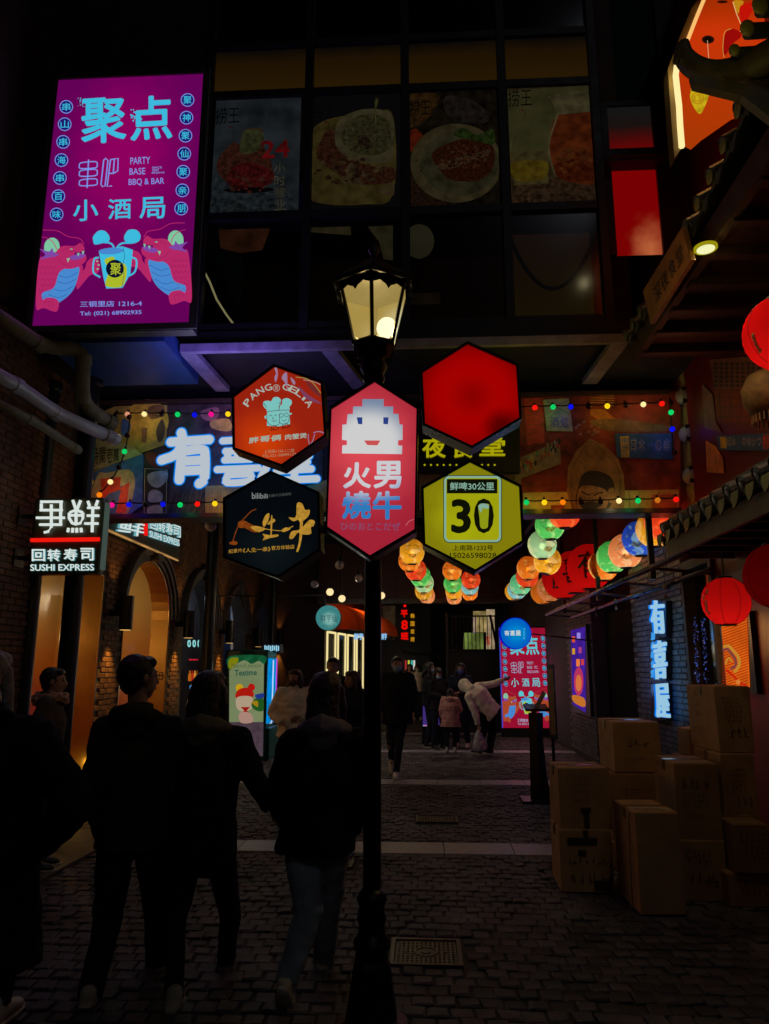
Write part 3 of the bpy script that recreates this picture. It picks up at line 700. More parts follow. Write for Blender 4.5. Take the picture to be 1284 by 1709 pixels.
# ================================================================ GLASS-FRONTED ROOM OVER THE ALLEY
t = thing('glass_fronted_bridge_room', 'dark steel framed glass upper storey spanning the alley with food posters', 'building', (0, 7, 4.8))
fm = mat('dark_window_frame', (.012, .011, .011), .45, .3, noise=.3, nscale=5)
cols = [(-2.36, -2.30), (-1.25, -1.17), (-.20, -.11), (.86, .94), (1.84, 1.93)]
cx = [-2.33, -1.21, -.155, .9, 1.885]
rows = [4.8, 5.08, 6.24, 6.38, 7.75, 7.88, 8.4, 8.52, 9.6]
for x in cx: obj('mullion', MB().box(x - .045, x + .045, 6.94, 7.06, 4.98, 10.2), fm, t, bevel=.004)
for z in (5.03, 6.31, 7.815, 8.46, 9.7):
    for a, b in zip(cx[:-1], cx[1:]): obj('transom', MB().box(a + .047, b - .047, 6.955, 7.05, z - .045, z + .045), fm, t, bevel=.003)
obj('base_beam', MB().box(-2.5, 2.05, 6.93, 7.15, 4.83, 4.975), fm, t, bevel=.004)
obj('floor_slab', MB().box(-4.1, 3.1, 7.16, 14, 4.83, 4.95), DARK, t)
obj('side_wall', MB().box(-4.1, -2.38, 7.3, 7.4, 4.96, 12).box(2.72, 2.9, 7.3, 7.4, 4.96, 12), DARK, t)
obj('back_wall', MB().box(-2.37, 2.7, 8.9, 9, 4.96, 12), mat('dim_room_wall', (.12, .08, .05), .7, noise=.5, nscale=1.2), t)
obj('ceiling', MB().box(-2.37, 2.7, 7.08, 8.9, 6.9, 6.95), DARK, t)
gl = glassy('dark_window_pane', (.75, .75, .75, 1), .93)
amb = em_z('amber_lit_pane', [(7.85, S(38, 24, 3)), (8.25, S(28, 17, 3)), (8.42, S(8, 6, 5))])
for a, b in zip(cx[:-1], cx[1:]):
    obj('pane', MB().poly([(a + .047, 7.0, 5.08), (b - .047, 7.0, 5.08), (b - .047, 7.0, 6.26), (a + .047, 7.0, 6.26)]), gl, t)
    obj('pane', MB().poly([(a + .047, 7.0, 7.86), (b - .047, 7.0, 7.86), (b - .047, 7.0, 8.41), (a + .047, 7.0, 8.41)]), amb, t)
    obj('pane', MB().poly([(a + .047, 7.0, 8.51), (b - .047, 7.0, 8.51), (b - .047, 7.0, 9.65), (a + .047, 7.0, 9.65)]), mat('unlit_pane', (.01, .01, .012), .1), t)
# posters (in photo pixels)
P7 = YP(6.985)
def ev(r, g, b, v=.25, s=6): return em(int(r * .9), int(g * .9), int(b * .9), 1, min(.75, v + .3), s * 1.6)
def speckle(ar, pts, cx_, cy_, rx, ry, cols_, n, sz, seed=1):
    rs = random.Random(seed)
    for i in range(n):
        a = rs.uniform(0, 2 * pi); q = sqrt(rs.random()); x = cx_ + rx * q * cos(a); y = cy_ + ry * q * sin(a); k = rs.uniform(.4, 1) * sz; c = rs.choice(cols_)
        ar.poly(smooth_pts([(x + k * rs.uniform(.5, 1.3) * cos(b), y + k * rs.uniform(.35, .9) * sin(b)) for b in [j * pi / 3 + rs.random() * .4 for j in range(6)]], 2), ev(*c))
def glass_poster(i, x0, x1, label, fn):
    p = thing('poster', label, 'poster', (x0, 6.98, 7.1), 'food posters on the upper windows')
    obj('sheet', MB().box(x0, x1, 6.985, 6.995, 6.36, 7.765), fn[0], p)
    ar = Art(lambda q, d: (lambda v: Vector((min(max(v.x, x0), x1), v.y, min(max(v.z, 6.36), 7.765))))(P7.at(q, d))); fn[1](ar); ar.done('printed_artwork', p)
Z2 = lambda p: [(320 + x / 3.35, 50 + y / 3.35) for x, y in p]
Z3 = lambda p: [(640 + x / 2.791, 50 + y / 2.791) for x, y in p]
BK = em(4, 3, 3); 
def logo(ar, x, y, s=1.):
    ar.text('捞王', (x, y, x + 38 * s, y + 26 * s, -2), BK, .0); ar.disc(x + 24 * s, y + 31 * s, 2, ev(48, 14, 10)); ar.text('锅物料理', (x + 27 * s, y + 29 * s, x + 29.5 * s, y + 44 * s), BK)
def p1(ar):
    ar.blob(Z2([(100, 900), (140, 800), (260, 860), (480, 860), (565, 940), (565, 1040), (90, 1050)]), ev(24, 28, 30, .5, 9))
    ar.blob(Z2([(150, 720), (230, 630), (280, 640), (300, 560), (350, 548), (400, 560), (400, 640), (440, 720), (450, 830), (330, 880), (230, 870), (150, 800)]), ev(40, 18, 12, .4, 12))
    ar.blob(Z2([(290, 570), (350, 552), (400, 570), (395, 650), (330, 690), (270, 680)]), ev(38, 38, 20, .3, 9))
    ar.blob(Z2([(215, 790), (300, 740), (450, 790), (440, 860), (300, 895), (215, 870)]), ev(48, 8, 8, .4, 14))
    ar.blob(Z2([(190, 890), (300, 880), (450, 885), (420, 905), (300, 912), (200, 905)]), BK)
    speckle(ar, 0, 415, 300, 40, 22, [(40, 10, 9), (52, 16, 12), (30, 6, 6), (44, 24, 18)], 60, 5, 2); speckle(ar, 0, 408, 345, 60, 16, [(22, 27, 29), (30, 34, 34), (16, 20, 24)], 60, 8, 3); speckle(ar, 0, 425, 235, 12, 18, [(42, 42, 26), (34, 32, 20)], 14, 4, 4)
    logo(ar, 360, 180, 1.05)
    ar.text('24', Z2([(388, 620), (548, 612), (548, 710), (388, 720)]), ev(75, 6, 8, .2), .03)
    for k, ch in enumerate('小时营业'): ar.text(ch, Z2([(462, 745 + 68 * k), (524, 742 + 68 * k), (524, 800 + 68 * k), (462, 805 + 68 * k)]), ev(52, 48, 36) if k != 2 else ev(40, 36, 26), .015)
def p2(ar):
    ar.blob(Z2([(640, 800), (650, 600), (760, 500), (1000, 470), (1127, 480), (1127, 920), (960, 975), (760, 975), (640, 930)]), ev(44, 36, 14, .2, 4))
    ar.blob(Z2([(700, 680), (760, 560), (830, 600), (860, 700), (1000, 760), (1127, 770), (1120, 850), (900, 860), (800, 790), (720, 740)]), ev(34, 16, 8, .5, 16))
    ar.blob(Z2([(800, 600), (830, 500), (950, 445), (1080, 450), (1127, 500), (1127, 700), (1060, 745), (930, 730), (830, 680)]), ev(46, 42, 26, .12, 5))
    ar.blob(Z2([(840, 600), (870, 520), (960, 475), (1070, 485), (1110, 540), (1110, 650), (1040, 700), (930, 690), (860, 650)]), ev(34, 32, 16, .3, 14))
    ar.blob(Z2([(930, 600), (960, 585), (1000, 620), (990, 665), (940, 655)]), ev(22, 14, 8, .5, 16))
    ar.blob(Z2([(865, 780), (900, 740), (940, 840), (1040, 900), (1120, 850), (1120, 930), (960, 870), (870, 850)]), ev(44, 34, 20, .2, 6))
    ar.line(smooth_line(Z2([(1032, 380), (1026, 420), (1030, 520)])), 1.4, ev(50, 46, 20)); ar.blob(Z2([(1028, 380), (1044, 390), (1036, 430), (1026, 445)]), ev(46, 44, 20))
    speckle(ar, 0, 600, 225, 34, 28, [(30, 28, 14), (40, 34, 20), (24, 16, 8), (44, 40, 26)], 60, 4, 5); speckle(ar, 0, 580, 285, 55, 22, [(38, 28, 14), (26, 12, 8), (44, 36, 20), (34, 20, 10)], 80, 6, 6)
    logo(ar, 520, 173)
def p3(ar):
    ar.blob(Z3([(98, 310), (260, 305), (200, 420), (98, 450)]), ev(34, 20, 6, .4, 9)); ar.blob(Z3([(290, 310), (400, 320), (480, 380), (480, 430), (360, 430), (290, 380)]), ev(20, 16, 14, .4, 9))
    ar.blob(Z3([(98, 500), (150, 460), (200, 520), (160, 560), (98, 560)]), ev(60, 16, 4, .3))
    ar.poly(Z3([(98, 640), (180, 700), (300, 790), (300, 845), (98, 850)]), ev(22, 12, 6, .4, 20))
    ar.disc(640 + 340 / 2.791, 50 + 620 / 2.791, 77, ev(42, 36, 20, .15, 4), 66, 30); ar.disc(640 + 355 / 2.791, 50 + 620 / 2.791, 65, ev(34, 30, 18, .2, 4), 54, 30)
    ar.blob(Z3([(225, 580), (300, 530), (420, 500), (510, 540), (510, 640), (440, 700), (320, 700), (270, 660)]), ev(30, 10, 4, .5, 22))
    ar.blob(Z3([(250, 630), (330, 600), (420, 580), (490, 555), (495, 575), (420, 610), (340, 640), (280, 650)]), ev(44, 30, 18, .5, 25))
    ar.blob(Z3([(330, 490), (370, 455), (440, 490), (510, 460), (515, 530), (440, 520)]), ev(22, 30, 8, .4, 9))
    speckle(ar, 0, 775, 262, 42, 20, [(34, 12, 5), (24, 8, 4), (44, 22, 10), (40, 30, 18)], 110, 4, 7); speckle(ar, 0, 705, 275, 12, 12, [(10, 8, 6)], 12, 2, 8)
    logo(ar, 680, 168)
def p4(ar):
    ar.poly(Z3([(560, 285), (980, 255), (985, 600), (565, 640)]), ev(44, 42, 22, .1, 2)); ar.poly(Z3([(560, 700), (1000, 680), (1002, 800), (565, 830)]), ev(36, 24, 14, .5, 12))
    ar.blob(Z3([(810, 400), (985, 380), (1000, 690), (880, 710), (800, 670), (770, 560)]), ev(58, 22, 6, .3, 5)); ar.blob(Z3([(790, 640), (880, 600), (1000, 620), (1000, 690), (850, 705)]), ev(46, 14, 4, .4, 8))
    ar.line(smooth_line(Z3([(770, 310), (820, 330), (810, 400), (770, 540), (800, 680)])), 3, ev(60, 54, 34)); ar.poly(Z3([(770, 305), (985, 275), (985, 380), (815, 395)]), ev(50, 46, 28, .2, 5))
    ar.poly(Z3([(585, 570), (765, 560), (770, 715), (610, 725)]), ev(48, 42, 20, .2, 5)); ar.blob(Z3([(598, 620), (755, 612), (750, 690), (620, 700)]), ev(60, 48, 8, .2, 6)); ar.line(Z3([(560, 590), (600, 500)]), 1, ev(70, 60, 30)); ar.line(Z3([(565, 600), (640, 480)]), 1, ev(60, 50, 30))
    speckle(ar, 0, 960, 270, 32, 22, [(52, 20, 6), (44, 14, 4), (58, 28, 8)], 50, 7, 9); speckle(ar, 0, 915, 330, 60, 10, [(30, 18, 10), (40, 28, 18), (24, 14, 8)], 60, 6, 10)
    logo(ar, 846, 150, 1.1)
glass_poster(0, -2.25, -1.3, 'dim poster of a meat tower with red number 24, leftmost window', (ev(26, 30, 34, .3, 2), p1))
glass_poster(1, -1.16, -.21, 'dim poster of a tilted soup bowl over a cream plate on dark ground', (em(6, 6, 6), p2))
glass_poster(2, -.10, .84, 'dim poster of a grilled dish on an oval cream plate', (ev(12, 8, 5, .5, 6), p3))
glass_poster(3, .96, 1.83, 'pale green poster of an amber tea jug and glass, rightmost window', (ev(38, 30, 16, .3, 4), p4))
# faint shapes in the lower panes, most given a glow in their own colour
o = obj('round_paper_lamp', MB().ell(PY(700, 403, 7.5), (.17, .17, .19)), em(34, 32, 20, 1, .2, 4), smooth=True, label='round pale paper lamp dimly seen through the lower glass row', cat='lamp')
t2 = thing('swag_garland', 'dark swag garland looping behind the rightmost lower window', 'garland', PY(920, 470, 7.2))
pts = smooth_line([PY(*p, 7.2).to_tuple() for p in ((850, 390), (880, 450), (920, 482), (960, 455), (995, 385))], 6) if 0 else [PY(850 + i * 145 / 16, 390 + 92 * sin(pi * i / 16) ** .8, 7.2) for i in range(17)]
obj('garland', MB().tube(pts, .022, 6), BLACK, t2)
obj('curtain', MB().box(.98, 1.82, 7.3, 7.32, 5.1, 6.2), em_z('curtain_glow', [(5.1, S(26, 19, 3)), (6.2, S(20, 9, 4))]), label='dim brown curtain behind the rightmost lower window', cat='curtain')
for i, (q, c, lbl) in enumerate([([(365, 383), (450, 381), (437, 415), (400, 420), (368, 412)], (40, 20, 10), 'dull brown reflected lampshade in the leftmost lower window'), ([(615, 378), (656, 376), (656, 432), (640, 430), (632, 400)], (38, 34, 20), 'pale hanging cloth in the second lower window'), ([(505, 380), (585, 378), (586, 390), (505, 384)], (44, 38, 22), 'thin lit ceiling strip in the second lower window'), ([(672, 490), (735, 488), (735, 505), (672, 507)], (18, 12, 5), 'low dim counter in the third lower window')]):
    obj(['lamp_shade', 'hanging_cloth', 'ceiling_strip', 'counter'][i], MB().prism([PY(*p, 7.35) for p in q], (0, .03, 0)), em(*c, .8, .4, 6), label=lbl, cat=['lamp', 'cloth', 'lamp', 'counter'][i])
for i, pp in enumerate([[(337, 445), (350, 470), (362, 500), (378, 525), (393, 545)], [(333, 535), (342, 547)]]):
    obj('light_tube', MB().tube([PY(*p, 7.2 if i == 0 else 7.1) for p in pp], .011, 6), em(135, 130, 90, 1.), label=['curved white light tube streaking down the leftmost lower window', 'short white light tube end at the lower left window corner'][i], cat='light')
for i, (x, y) in enumerate([(1007, 448), (1009, 492)]):
    obj('small_lamp', MB().ell(PY(x, y, 7.1), (.022, .03, .07)), em(190, 150, 5), smooth=True, label=['small oval yellow lamp beside the right window frame, upper', 'small oval yellow lamp beside the right window frame, lower'][i], cat='lamp')
# red lit bay at right
t = thing('red_window', 'glowing red window bay to the right of the food posters', 'window', (2.3, 7.25, 7))
q1 = YP(7.25)
a = q1.at((1012, 180)); b = q1.at((1108, 425)); zu = q1.at((1050, 250)).z; zl = q1.at((1050, 262)).z; yh = 7.25; xr = q1.at((1098, 330)).x
obj('upper_pane', MB().poly([(a.x, yh, zu), (xr, yh, zu), (xr, yh, a.z), (a.x, yh, a.z)]), em_z('grey_red_pane', [(zu, S(96, 4, 4)), (zu + .17, S(60, 10, 8)), (zu + .3, S(24, 16, 14)), (a.z, S(20, 20, 20))]), t)
obj('lower_pane', MB().poly([(a.x, yh, b.z), (xr, yh, b.z), (xr, yh, zl), (a.x, yh, zl)]), em_hot('red_pane_flare', S(200, 110, 66), S(116, 0, 2), q1.at((1088, 425)), .6, -.05, .3, (1.5, 1, .75)), t)
obj('frame', MB().box(a.x - .07, a.x, yh - .03, yh + .05, b.z, a.z + .05).box(a.x, xr, yh - .03, yh + .05, zu, zl).box(a.x, xr, yh - .03, yh + .05, a.z, a.z + .06).box(xr, xr + .25, yh - .04, yh + .1, b.z, a.z + .06), fm, t)
# ================================================================ awning frame under the glass room
t = thing('steel_awning', 'painted steel frame with three arms under the glass room, violet-lit at its left', 'frame', (0, 7.4, 4.7))
fr_m = mat('awning_paint', (.3, .27, .36), .45, .2, noise=.3, nscale=6)
a = PY(308, 588, 7); b = PY(1042, 568, 7)
obj('front_beam', MB().box(a.x, b.x, 6.86, 6.92, a.z - .06, a.z + .03), fr_m, t, bevel=.004)
for (x0, x1) in ((315, 372), (550, 600), (1035, 985)):
    p = PY(x0, 592, 6.93); q = PY(x1, 650, 7.95); s = 1 if x1 > x0 else -1
    obj('arm', MB().prism([(p.x - .08, 6.925, a.z - .06), (p.x + .08, 6.925, a.z - .06), (q.x + .08, 7.96, a.z - .06), (q.x - .08, 7.96, a.z - .06)], (0, 0, .06)), fr_m, t)
light('SPOT', (-1.9, 6.3, 4.0), (.3, .2, 1), 60, .2, bpy.data.objects['lightbox_sign'], rot=(pi - radians(38), 0, 0), spot=radians(120), blend=.8)  # violet fill added to tint the awning, only parented to the sign
light('POINT', (1.2, 6.3, 4.3), (1, .75, .1), 1.2, .3, None)  # yellow fill added under the glass room, no fitting here
# ================================================================ SIGNBOARD with posters
t = bd = thing('signboard', 'long dark signboard across the alley carrying posters and neon letters', 'signboard', (-.5, 8, 3.9))
bw0, bw1, bz0, bz1 = -3.85, 2.75, 3.29, 4.6
obj('backing', MB().box(bw0, bw1, 8.02, 8.2, bz0, bz1), DARK, t)
obj('bottom_rail', MB().box(bw0, bw1 + .02, 7.93, 8.22, bz0 - .06, bz0 - .002), mat('blueish_rail', (.05, .05, .08), .4, .4), t, bevel=.004)
obj('top_rail', MB().box(bw0, bw1 + .02, 7.97, 8.22, bz1 + .002, bz1 + .05), mat('brown_rail', (.06, .03, .02), .5), t, bevel=.004)
B8 = YP(8.015)
def diff(r, g, b, n=.35, s=8): return mat('print_%d_%d_%d_%g' % (r, g, b, s), (r / 255, g / 255, b / 255), .6, noise=n, nscale=s)
def panel(name, label, cat, pts, m, fn=None, th=.012, off=0, group=None):
    """a flat poster or sign standing on the board: photo pixels on the board plane"""
    pl = YP(8.0 - off); v = [pl.at(p) for p in pts]
    p = thing(name, label, cat, v[0], group)
    obj('sheet', MB().prism(v, (0, th, 0)), m, p)
    if fn: ar = Art(lambda q, d: pl.at(q, d)); fn(ar); ar.done('printed_artwork', p)
    return p
K = diff(14, 10, 10, .2); RED = diff(200, 20, 12); RED2 = diff(95, 16, 10); NAVY = diff(18, 48, 150); CRM = diff(150, 130, 80); YEL = diff(190, 130, 20); WOOD = diff(120, 60, 25, .4, 5); BLU = diff(10, 34, 95); WHT = diff(140, 138, 135); GRN = diff(40, 120, 60); PNK = diff(110, 50, 55); GLD = diff(170, 120, 30); BRN = diff(70, 36, 18, .5, 5)
U = lambda p: [(140 + x / 3.057, 660 + y / 3.057) for x, y in p]
def f(ar):
    ar.disc(246, 702, 36, YEL); ar.poly(U([(295, 165), (325, 165), (320, 240), (295, 240)]), BRN); ar.blob(U([(375, 160), (400, 120), (415, 160), (410, 210), (385, 240), (370, 200)]), K)
    ar.blob(U([(330, 60), (400, 50), (410, 100), (340, 120)]), BRN); ar.blob(U([(200, 120), (240, 150), (220, 210), (190, 190)]), NAVY)
panel('poster', 'yellow poster with round moon behind the string lights, top left of the signboard', 'poster', U([(160, 55), (425, 48), (420, 250), (300, 290), (100, 220), (100, 80)]), diff(150, 110, 30), f)
def f(ar): ar.poly(U([(60, 210), (240, 235), (350, 270), (200, 260)]), RED2)
panel('poster', 'cream banner with bold black characters at the left end of the signboard', 'poster', U([(45, 215), (230, 250), (300, 300), (30, 385)]), CRM,
      lambda ar: [ar.text(ch, U([(x, 262 + k * 3), (x + 30, 260 + k * 3), (x + 30, 350 - k * 6), (x, 360 - k * 5)]), K, .02) for k, (ch, x) in enumerate(zip('特関壱萬', (44, 80, 118, 150)))], off=.012)
def f(ar):
    ar.blob(U([(75, 400), (120, 395), (230, 378), (262, 440), (240, 560), (225, 600), (195, 600), (225, 470), (110, 480), (60, 560), (35, 520)]), CRM)
    ar.poly(U([(85, 425), (190, 415), (185, 470), (235, 440), (215, 600), (165, 600), (190, 480), (130, 500), (70, 560), (90, 480)]), RED)
    ar.line(U([(20, 400), (300, 290)]), 1.2, GLD); ar.disc(155, 804, 3, YEL)
panel('banner', 'blue banner with red and cream emblem low at the left end of the signboard', 'banner', U([(25, 395), (305, 300), (300, 560), (240, 603), (20, 603)]), NAVY, f)
def f(ar):
    ar.line(U([(312, 372), (425, 378), (420, 600), (308, 600), (312, 372)]), 1.3, CRM); ar.blob(U([(330, 400), (420, 385), (425, 430), (380, 470), (335, 450)]), WHT); ar.blob(U([(330, 500), (360, 480), (400, 500), (395, 540), (335, 545)]), WHT)
    ar.blob(U([(330, 570), (390, 560), (400, 600), (330, 602)]), CRM)
panel('poster', 'narrow black and white bordered poster left of the white neon character', 'poster', U([(306, 365), (432, 372), (425, 602), (304, 602)]), K, f, off=.004)
def f(ar):
    rs = random.Random(5)
    for i in range(16): x = rs.uniform(420, 600); ar.line(U([(x, 600), (x + rs.uniform(20, 60), 460)]), .8, BRN)
    ar.blob(U([(320, 290), (400, 310), (440, 370), (380, 380), (330, 340)]), RED2); ar.blob(U([(600, 80), (680, 60), (690, 100), (660, 130), (610, 120)]), PNK); ar.blob(U([(650, 130), (740, 120), (750, 180), (660, 170)]), GLD)
panel('poster', 'dark poster with brown streaks behind the white neon characters', 'poster', U([(425, 48), (1220, 40), (1220, 606), (425, 606), (428, 372), (306, 362), (306, 300), (422, 250)]), diff(22, 12, 14, .8, 5), f, off=-.008)
def f(ar):
    ar.line(U([(640, 470), (720, 470), (720, 606)]), 1.2, GLD)
    for k in range(6): ar.line(U([(628 + 14 * k, 470), (628 + 14 * k, 600)]), .5, BRN)
panel('poster', 'ochre menu sheet with thin vertical lines below the second neon character', 'poster', U([(620, 460), (860, 455), (860, 604), (620, 604)]), diff(120, 80, 30), f, off=.004)
V = lambda p: [(860 + x / 3.028, 640 + y / 3.028) for x, y in p]
panel('poster', 'orange brown sheet between the white neon and the pink hexagonal sign', 'poster', [(500, 815), (548, 800), (548, 857), (505, 857)], diff(160, 100, 30), off=.004)
panel('poster', 'brown and grey panel between the pink sign and the yellow neon panel', 'poster', [(700, 786), (870, 786), (870, 856), (700, 856)], diff(90, 60, 45))
def f(ar):
    ar.poly(V([(45, 75), (140, 72), (150, 300), (60, 310)]), RED)
    for k in range(9): ar.line(V([(60, 90 + k * 24), (100, 84 + k * 24)]), .8, BRN)
    ar.poly(V([(380, 130), (450, 130), (520, 190), (460, 200), (380, 160)]), diff(160, 50, 14)); ar.poly(V([(520, 60), (780, 50), (780, 100), (520, 110)]), RED2)
    for k in range(5): ar.line(V([(380, 60 + k * 12), (500, 62 + k * 12)]), 1., GLD)
    ar.blob(V([(380, 190), (520, 180), (770, 215), (780, 240), (480, 240)]), BRN)
    rs = random.Random(9)
    for i in range(14): x = rs.uniform(300, 470); y = rs.uniform(180, 260); ar.poly(V([(x, y), (x + 14, y), (x + 14, y + 12), (x, y + 10)]), PNK)
panel('poster', 'dark red collage of a japanese street, right half of the signboard', 'poster', [(868, 664), (1136, 652), (1136, 856), (868, 856)], diff(85, 12, 6, .7, 4), f, off=-.008)
panel('sign', 'yellow paper sign with the two characters for sake bar, at right on the signboard', 'sign', V([(142, 82), (272, 75), (292, 242), (160, 240)]), CRM,
      lambda ar: [ar.text('酒', V([(178, 170), (222, 168), (222, 222), (178, 222)]), diff(60, 40, 130), .02), ar.text('処', V([(228, 168), (272, 168), (272, 222), (228, 222)]), diff(60, 40, 130), .02), ar.line(V([(160, 90), (260, 150)]), 1.6, GRN), ar.line(V([(170, 150), (240, 95)]), 1.2, RED)], off=.01)
def f(ar):
    ar.poly(V([(530, 268), (575, 265), (578, 372), (538, 374)]), YEL)
    for k, ch in enumerate('串揚元'): ar.text(ch, V([(536, 275 + k * 33), (570, 274 + k * 33), (572, 303 + k * 33), (540, 304 + k * 33)]), NAVY, .01)
    for k, ch in enumerate('日本一の串'): x = 580 + k * 42; q = V([(x, 278), (x + 36, 277), (x + 36, 345), (x, 345)]); q = q if ch != '一' else V([(x, 305), (x + 36, 304), (x + 36, 318), (x, 318)]); ar.text(ch, q, CRM, .07); ar.text(ch, q, NAVY, .015)
panel('sign', 'blue sign with cream outlined japanese lettering and yellow tab, right on the signboard', 'sign', V([(505, 252), (800, 252), (800, 385), (515, 372)]), BLU, f, off=.01)
def f(ar):
    rs = random.Random(4)
    for i in range(60):
        u = rs.random(); x = 15 + u * 205; y = 455 - u * 130 + rs.uniform(-60, -5); ar.poly(V([(x, y), (x + rs.uniform(5, 14), y - 4), (x + 10, y + rs.uniform(8, 30)), (x, y + 20)]), rs.choice([GRN, RED, GLD, WHT, PNK, K]))
panel('banner', 'slanted row of small multicoloured menu strips left of the pointed wooden arch', 'banner', V([(0, 385), (225, 290), (232, 405), (0, 490)]), diff(110, 85, 60), f, off=.01)
def f(ar):
    for k in range(5): ar.line(V([(575 + k * 50, 545), (580 + k * 50, 640)]), 1.2, [RED2, GRN, GLD, K, RED][k])
    ar.poly(V([(180, 615), (250, 615), (250, 640), (180, 640)]), RED2); ar.poly(V([(690, 560), (820, 560), (820, 636), (690, 636)]), diff(150, 40, 20))
panel('poster', 'yellow and orange lit strip along the bottom right of the signboard', 'poster', V([(40, 552), (828, 535), (828, 640), (40, 643)]), diff(200, 130, 50, .5, 3), f, off=.0)
def f(ar):
    ar.line(smooth_line(V([(290, 640), (282, 470), (310, 390), (378, 295), (450, 350), (525, 440), (530, 640)])), 1.4, BRN)
    ar.ring(860 + 385 / 3.028, 640 + 342 / 3.028, 10, 1.6, BRN); ar.ring(860 + 385 / 3.028, 640 + 342 / 3.028, 6, 1., BRN); ar.line(V([(330, 390), (380, 470), (440, 370)]), 1.8, BRN); ar.line(V([(345, 375), (385, 450), (425, 360)]), 1, BRN)
    for k in range(5): ar.line(smooth_line(V([(285, 440 + 40 * k), (298, 455 + 40 * k), (284, 478 + 40 * k)])), .9, BRN); ar.line(smooth_line(V([(538, 450 + 38 * k), (524, 465 + 38 * k), (540, 484 + 38 * k)])), .9, BRN)
    ar.blob(V([(320, 520), (340, 460), (400, 440), (480, 470), (505, 540), (480, 620), (440, 640), (330, 640), (305, 590)]), K)
    ar.blob(V([(320, 540), (350, 515), (430, 525), (470, 560), (450, 640), (330, 640), (312, 600)]), diff(120, 60, 28, .5, 12)); ar.line(smooth_line(V([(335, 545), (360, 560), (380, 562)])), 2.4, K); ar.line(smooth_line(V([(398, 568), (420, 555), (445, 550)])), 2.4, K)
    ar.blob(V([(330, 610), (380, 596), (440, 610), (400, 635), (350, 635)]), K); ar.blob(V([(470, 540), (500, 530), (500, 590), (475, 600)]), WOOD)
panel('wooden_plaque', 'tall pointed carved wooden plaque with a scowling dark face, right on the signboard', 'plaque', smooth_pts(V([(290, 640), (262, 540), (268, 420), (310, 340), (378, 278)]), 1) + V([(450, 310), (520, 380), (548, 460), (555, 560), (550, 640)]), WOOD, f, th=.02, off=.022)
# yellow neon panel
t = thing('neon_sign', 'black panel with yellow glowing characters and yellow dots, half hidden by the red hexagon', 'neon sign', (0, 7.9, 3.9))
pl = YP(7.9); v = [pl.at(p) for p in quad(700, 716, 868, 788)]
obj('panel', MB().prism(v, (0, .08, 0)), BLACK, t)
YN = em(165, 158, 8); YS = em(95, 90, 2)
for s, q in zip('深夜食堂', [(655, 735, 697, 768), (705, 731, 744, 765), (752, 731, 792, 765), (800, 731, 843, 762)]): letter(s, q, pl, YN, t, .03, .035, m_side=YS)
for i in range(12): o = obj('dot', MB().lathe(pl.at((709 + i * 10.6, 776.5)) + Vector((0, -.015, 0)), [(.001, -.012), (.014, 0), (.001, .012)], 8), YN, t)
light('AREA', (1.0, 7.6, 3.9), (1, .9, .1), .6, .6, t, rot=(radians(-90), 0, 0))
# big white neon
t = thing('neon_sign', 'three big rounded white neon characters with blue edges on the signboard', 'neon sign', (-2, 7.85, 3.9), None)
pl = YP(7.86); W1 = em(182, 192, 202); B1 = em(0, 125, 228, 1.)
def neon_strokes(strs, r=.062, name='letter'):
    mb = MB(); mg = MB()
    for st in strs:
        st = smooth_line(st, 4) if len(st) > 2 else st
        p = [pl.at(q, .05) for q in st]; mb.tube(p, r * .96, 10); mb.ell(p[0], r * .96, 10, 6); mb.ell(p[-1], r * .96, 10, 6)
        p = [pl.at(q, .0) for q in st]; mg.tube(p, r * 1.25, 10); mg.ell(p[0], r * 1.25, 10, 6); mg.ell(p[-1], r * 1.25, 10, 6)
    for m in (mb, mg):
        y_ = 7.86 - (.05 if m is mb else 0)
        for v in m.v: v.y = y_ + (v.y - y_) * .45
    l = obj(name, mb, W1, t, smooth=True); obj('glowing_rim', mg, B1, l, smooth=True)
neon_strokes([U([(445, 238), (540, 232), (640, 225)]), U([(498, 190), (505, 235), (470, 300), (398, 330)]), U([(500, 280), (495, 350), (488, 430)]), U([(505, 285), (600, 275), (618, 300), (615, 420), (590, 450)]), U([(510, 335), (600, 330)]), U([(510, 385), (600, 380)])], .056)
neon_strokes([U([(710, 232), (860, 222)]), U([(785, 195), (785, 310)]), U([(725, 285), (850, 280)]), U([(720, 330), (850, 325)]), U([(735, 290), (735, 325)]), U([(840, 285), (840, 325)]), U([(682, 378), (890, 370)]), U([(735, 410), (730, 445), (850, 435), (850, 400)]), U([(735, 405), (850, 400)])], .042)
neon_strokes([U([(940, 230), (1150, 225)]), U([(1150, 225), (1150, 270), (945, 275)]), U([(945, 230), (945, 330), (905, 420)]), U([(985, 315), (1150, 308)]), U([(1050, 315), (1000, 345), (1140, 340)]), U([(985, 385), (1160, 375)]), U([(1075, 345), (1075, 430)]), U([(940, 435), (1188, 425)]), ], .044)
light('AREA', (-2.1, 7.2, 3.9), (.75, .85, 1), 1.2, .8, t, rot=(radians(-90), 0, 0))
light('AREA', (-2.1, 7.6, 3.9), (.35, .55, 1), 1.0, .8, t, rot=(radians(90), 0, 0))
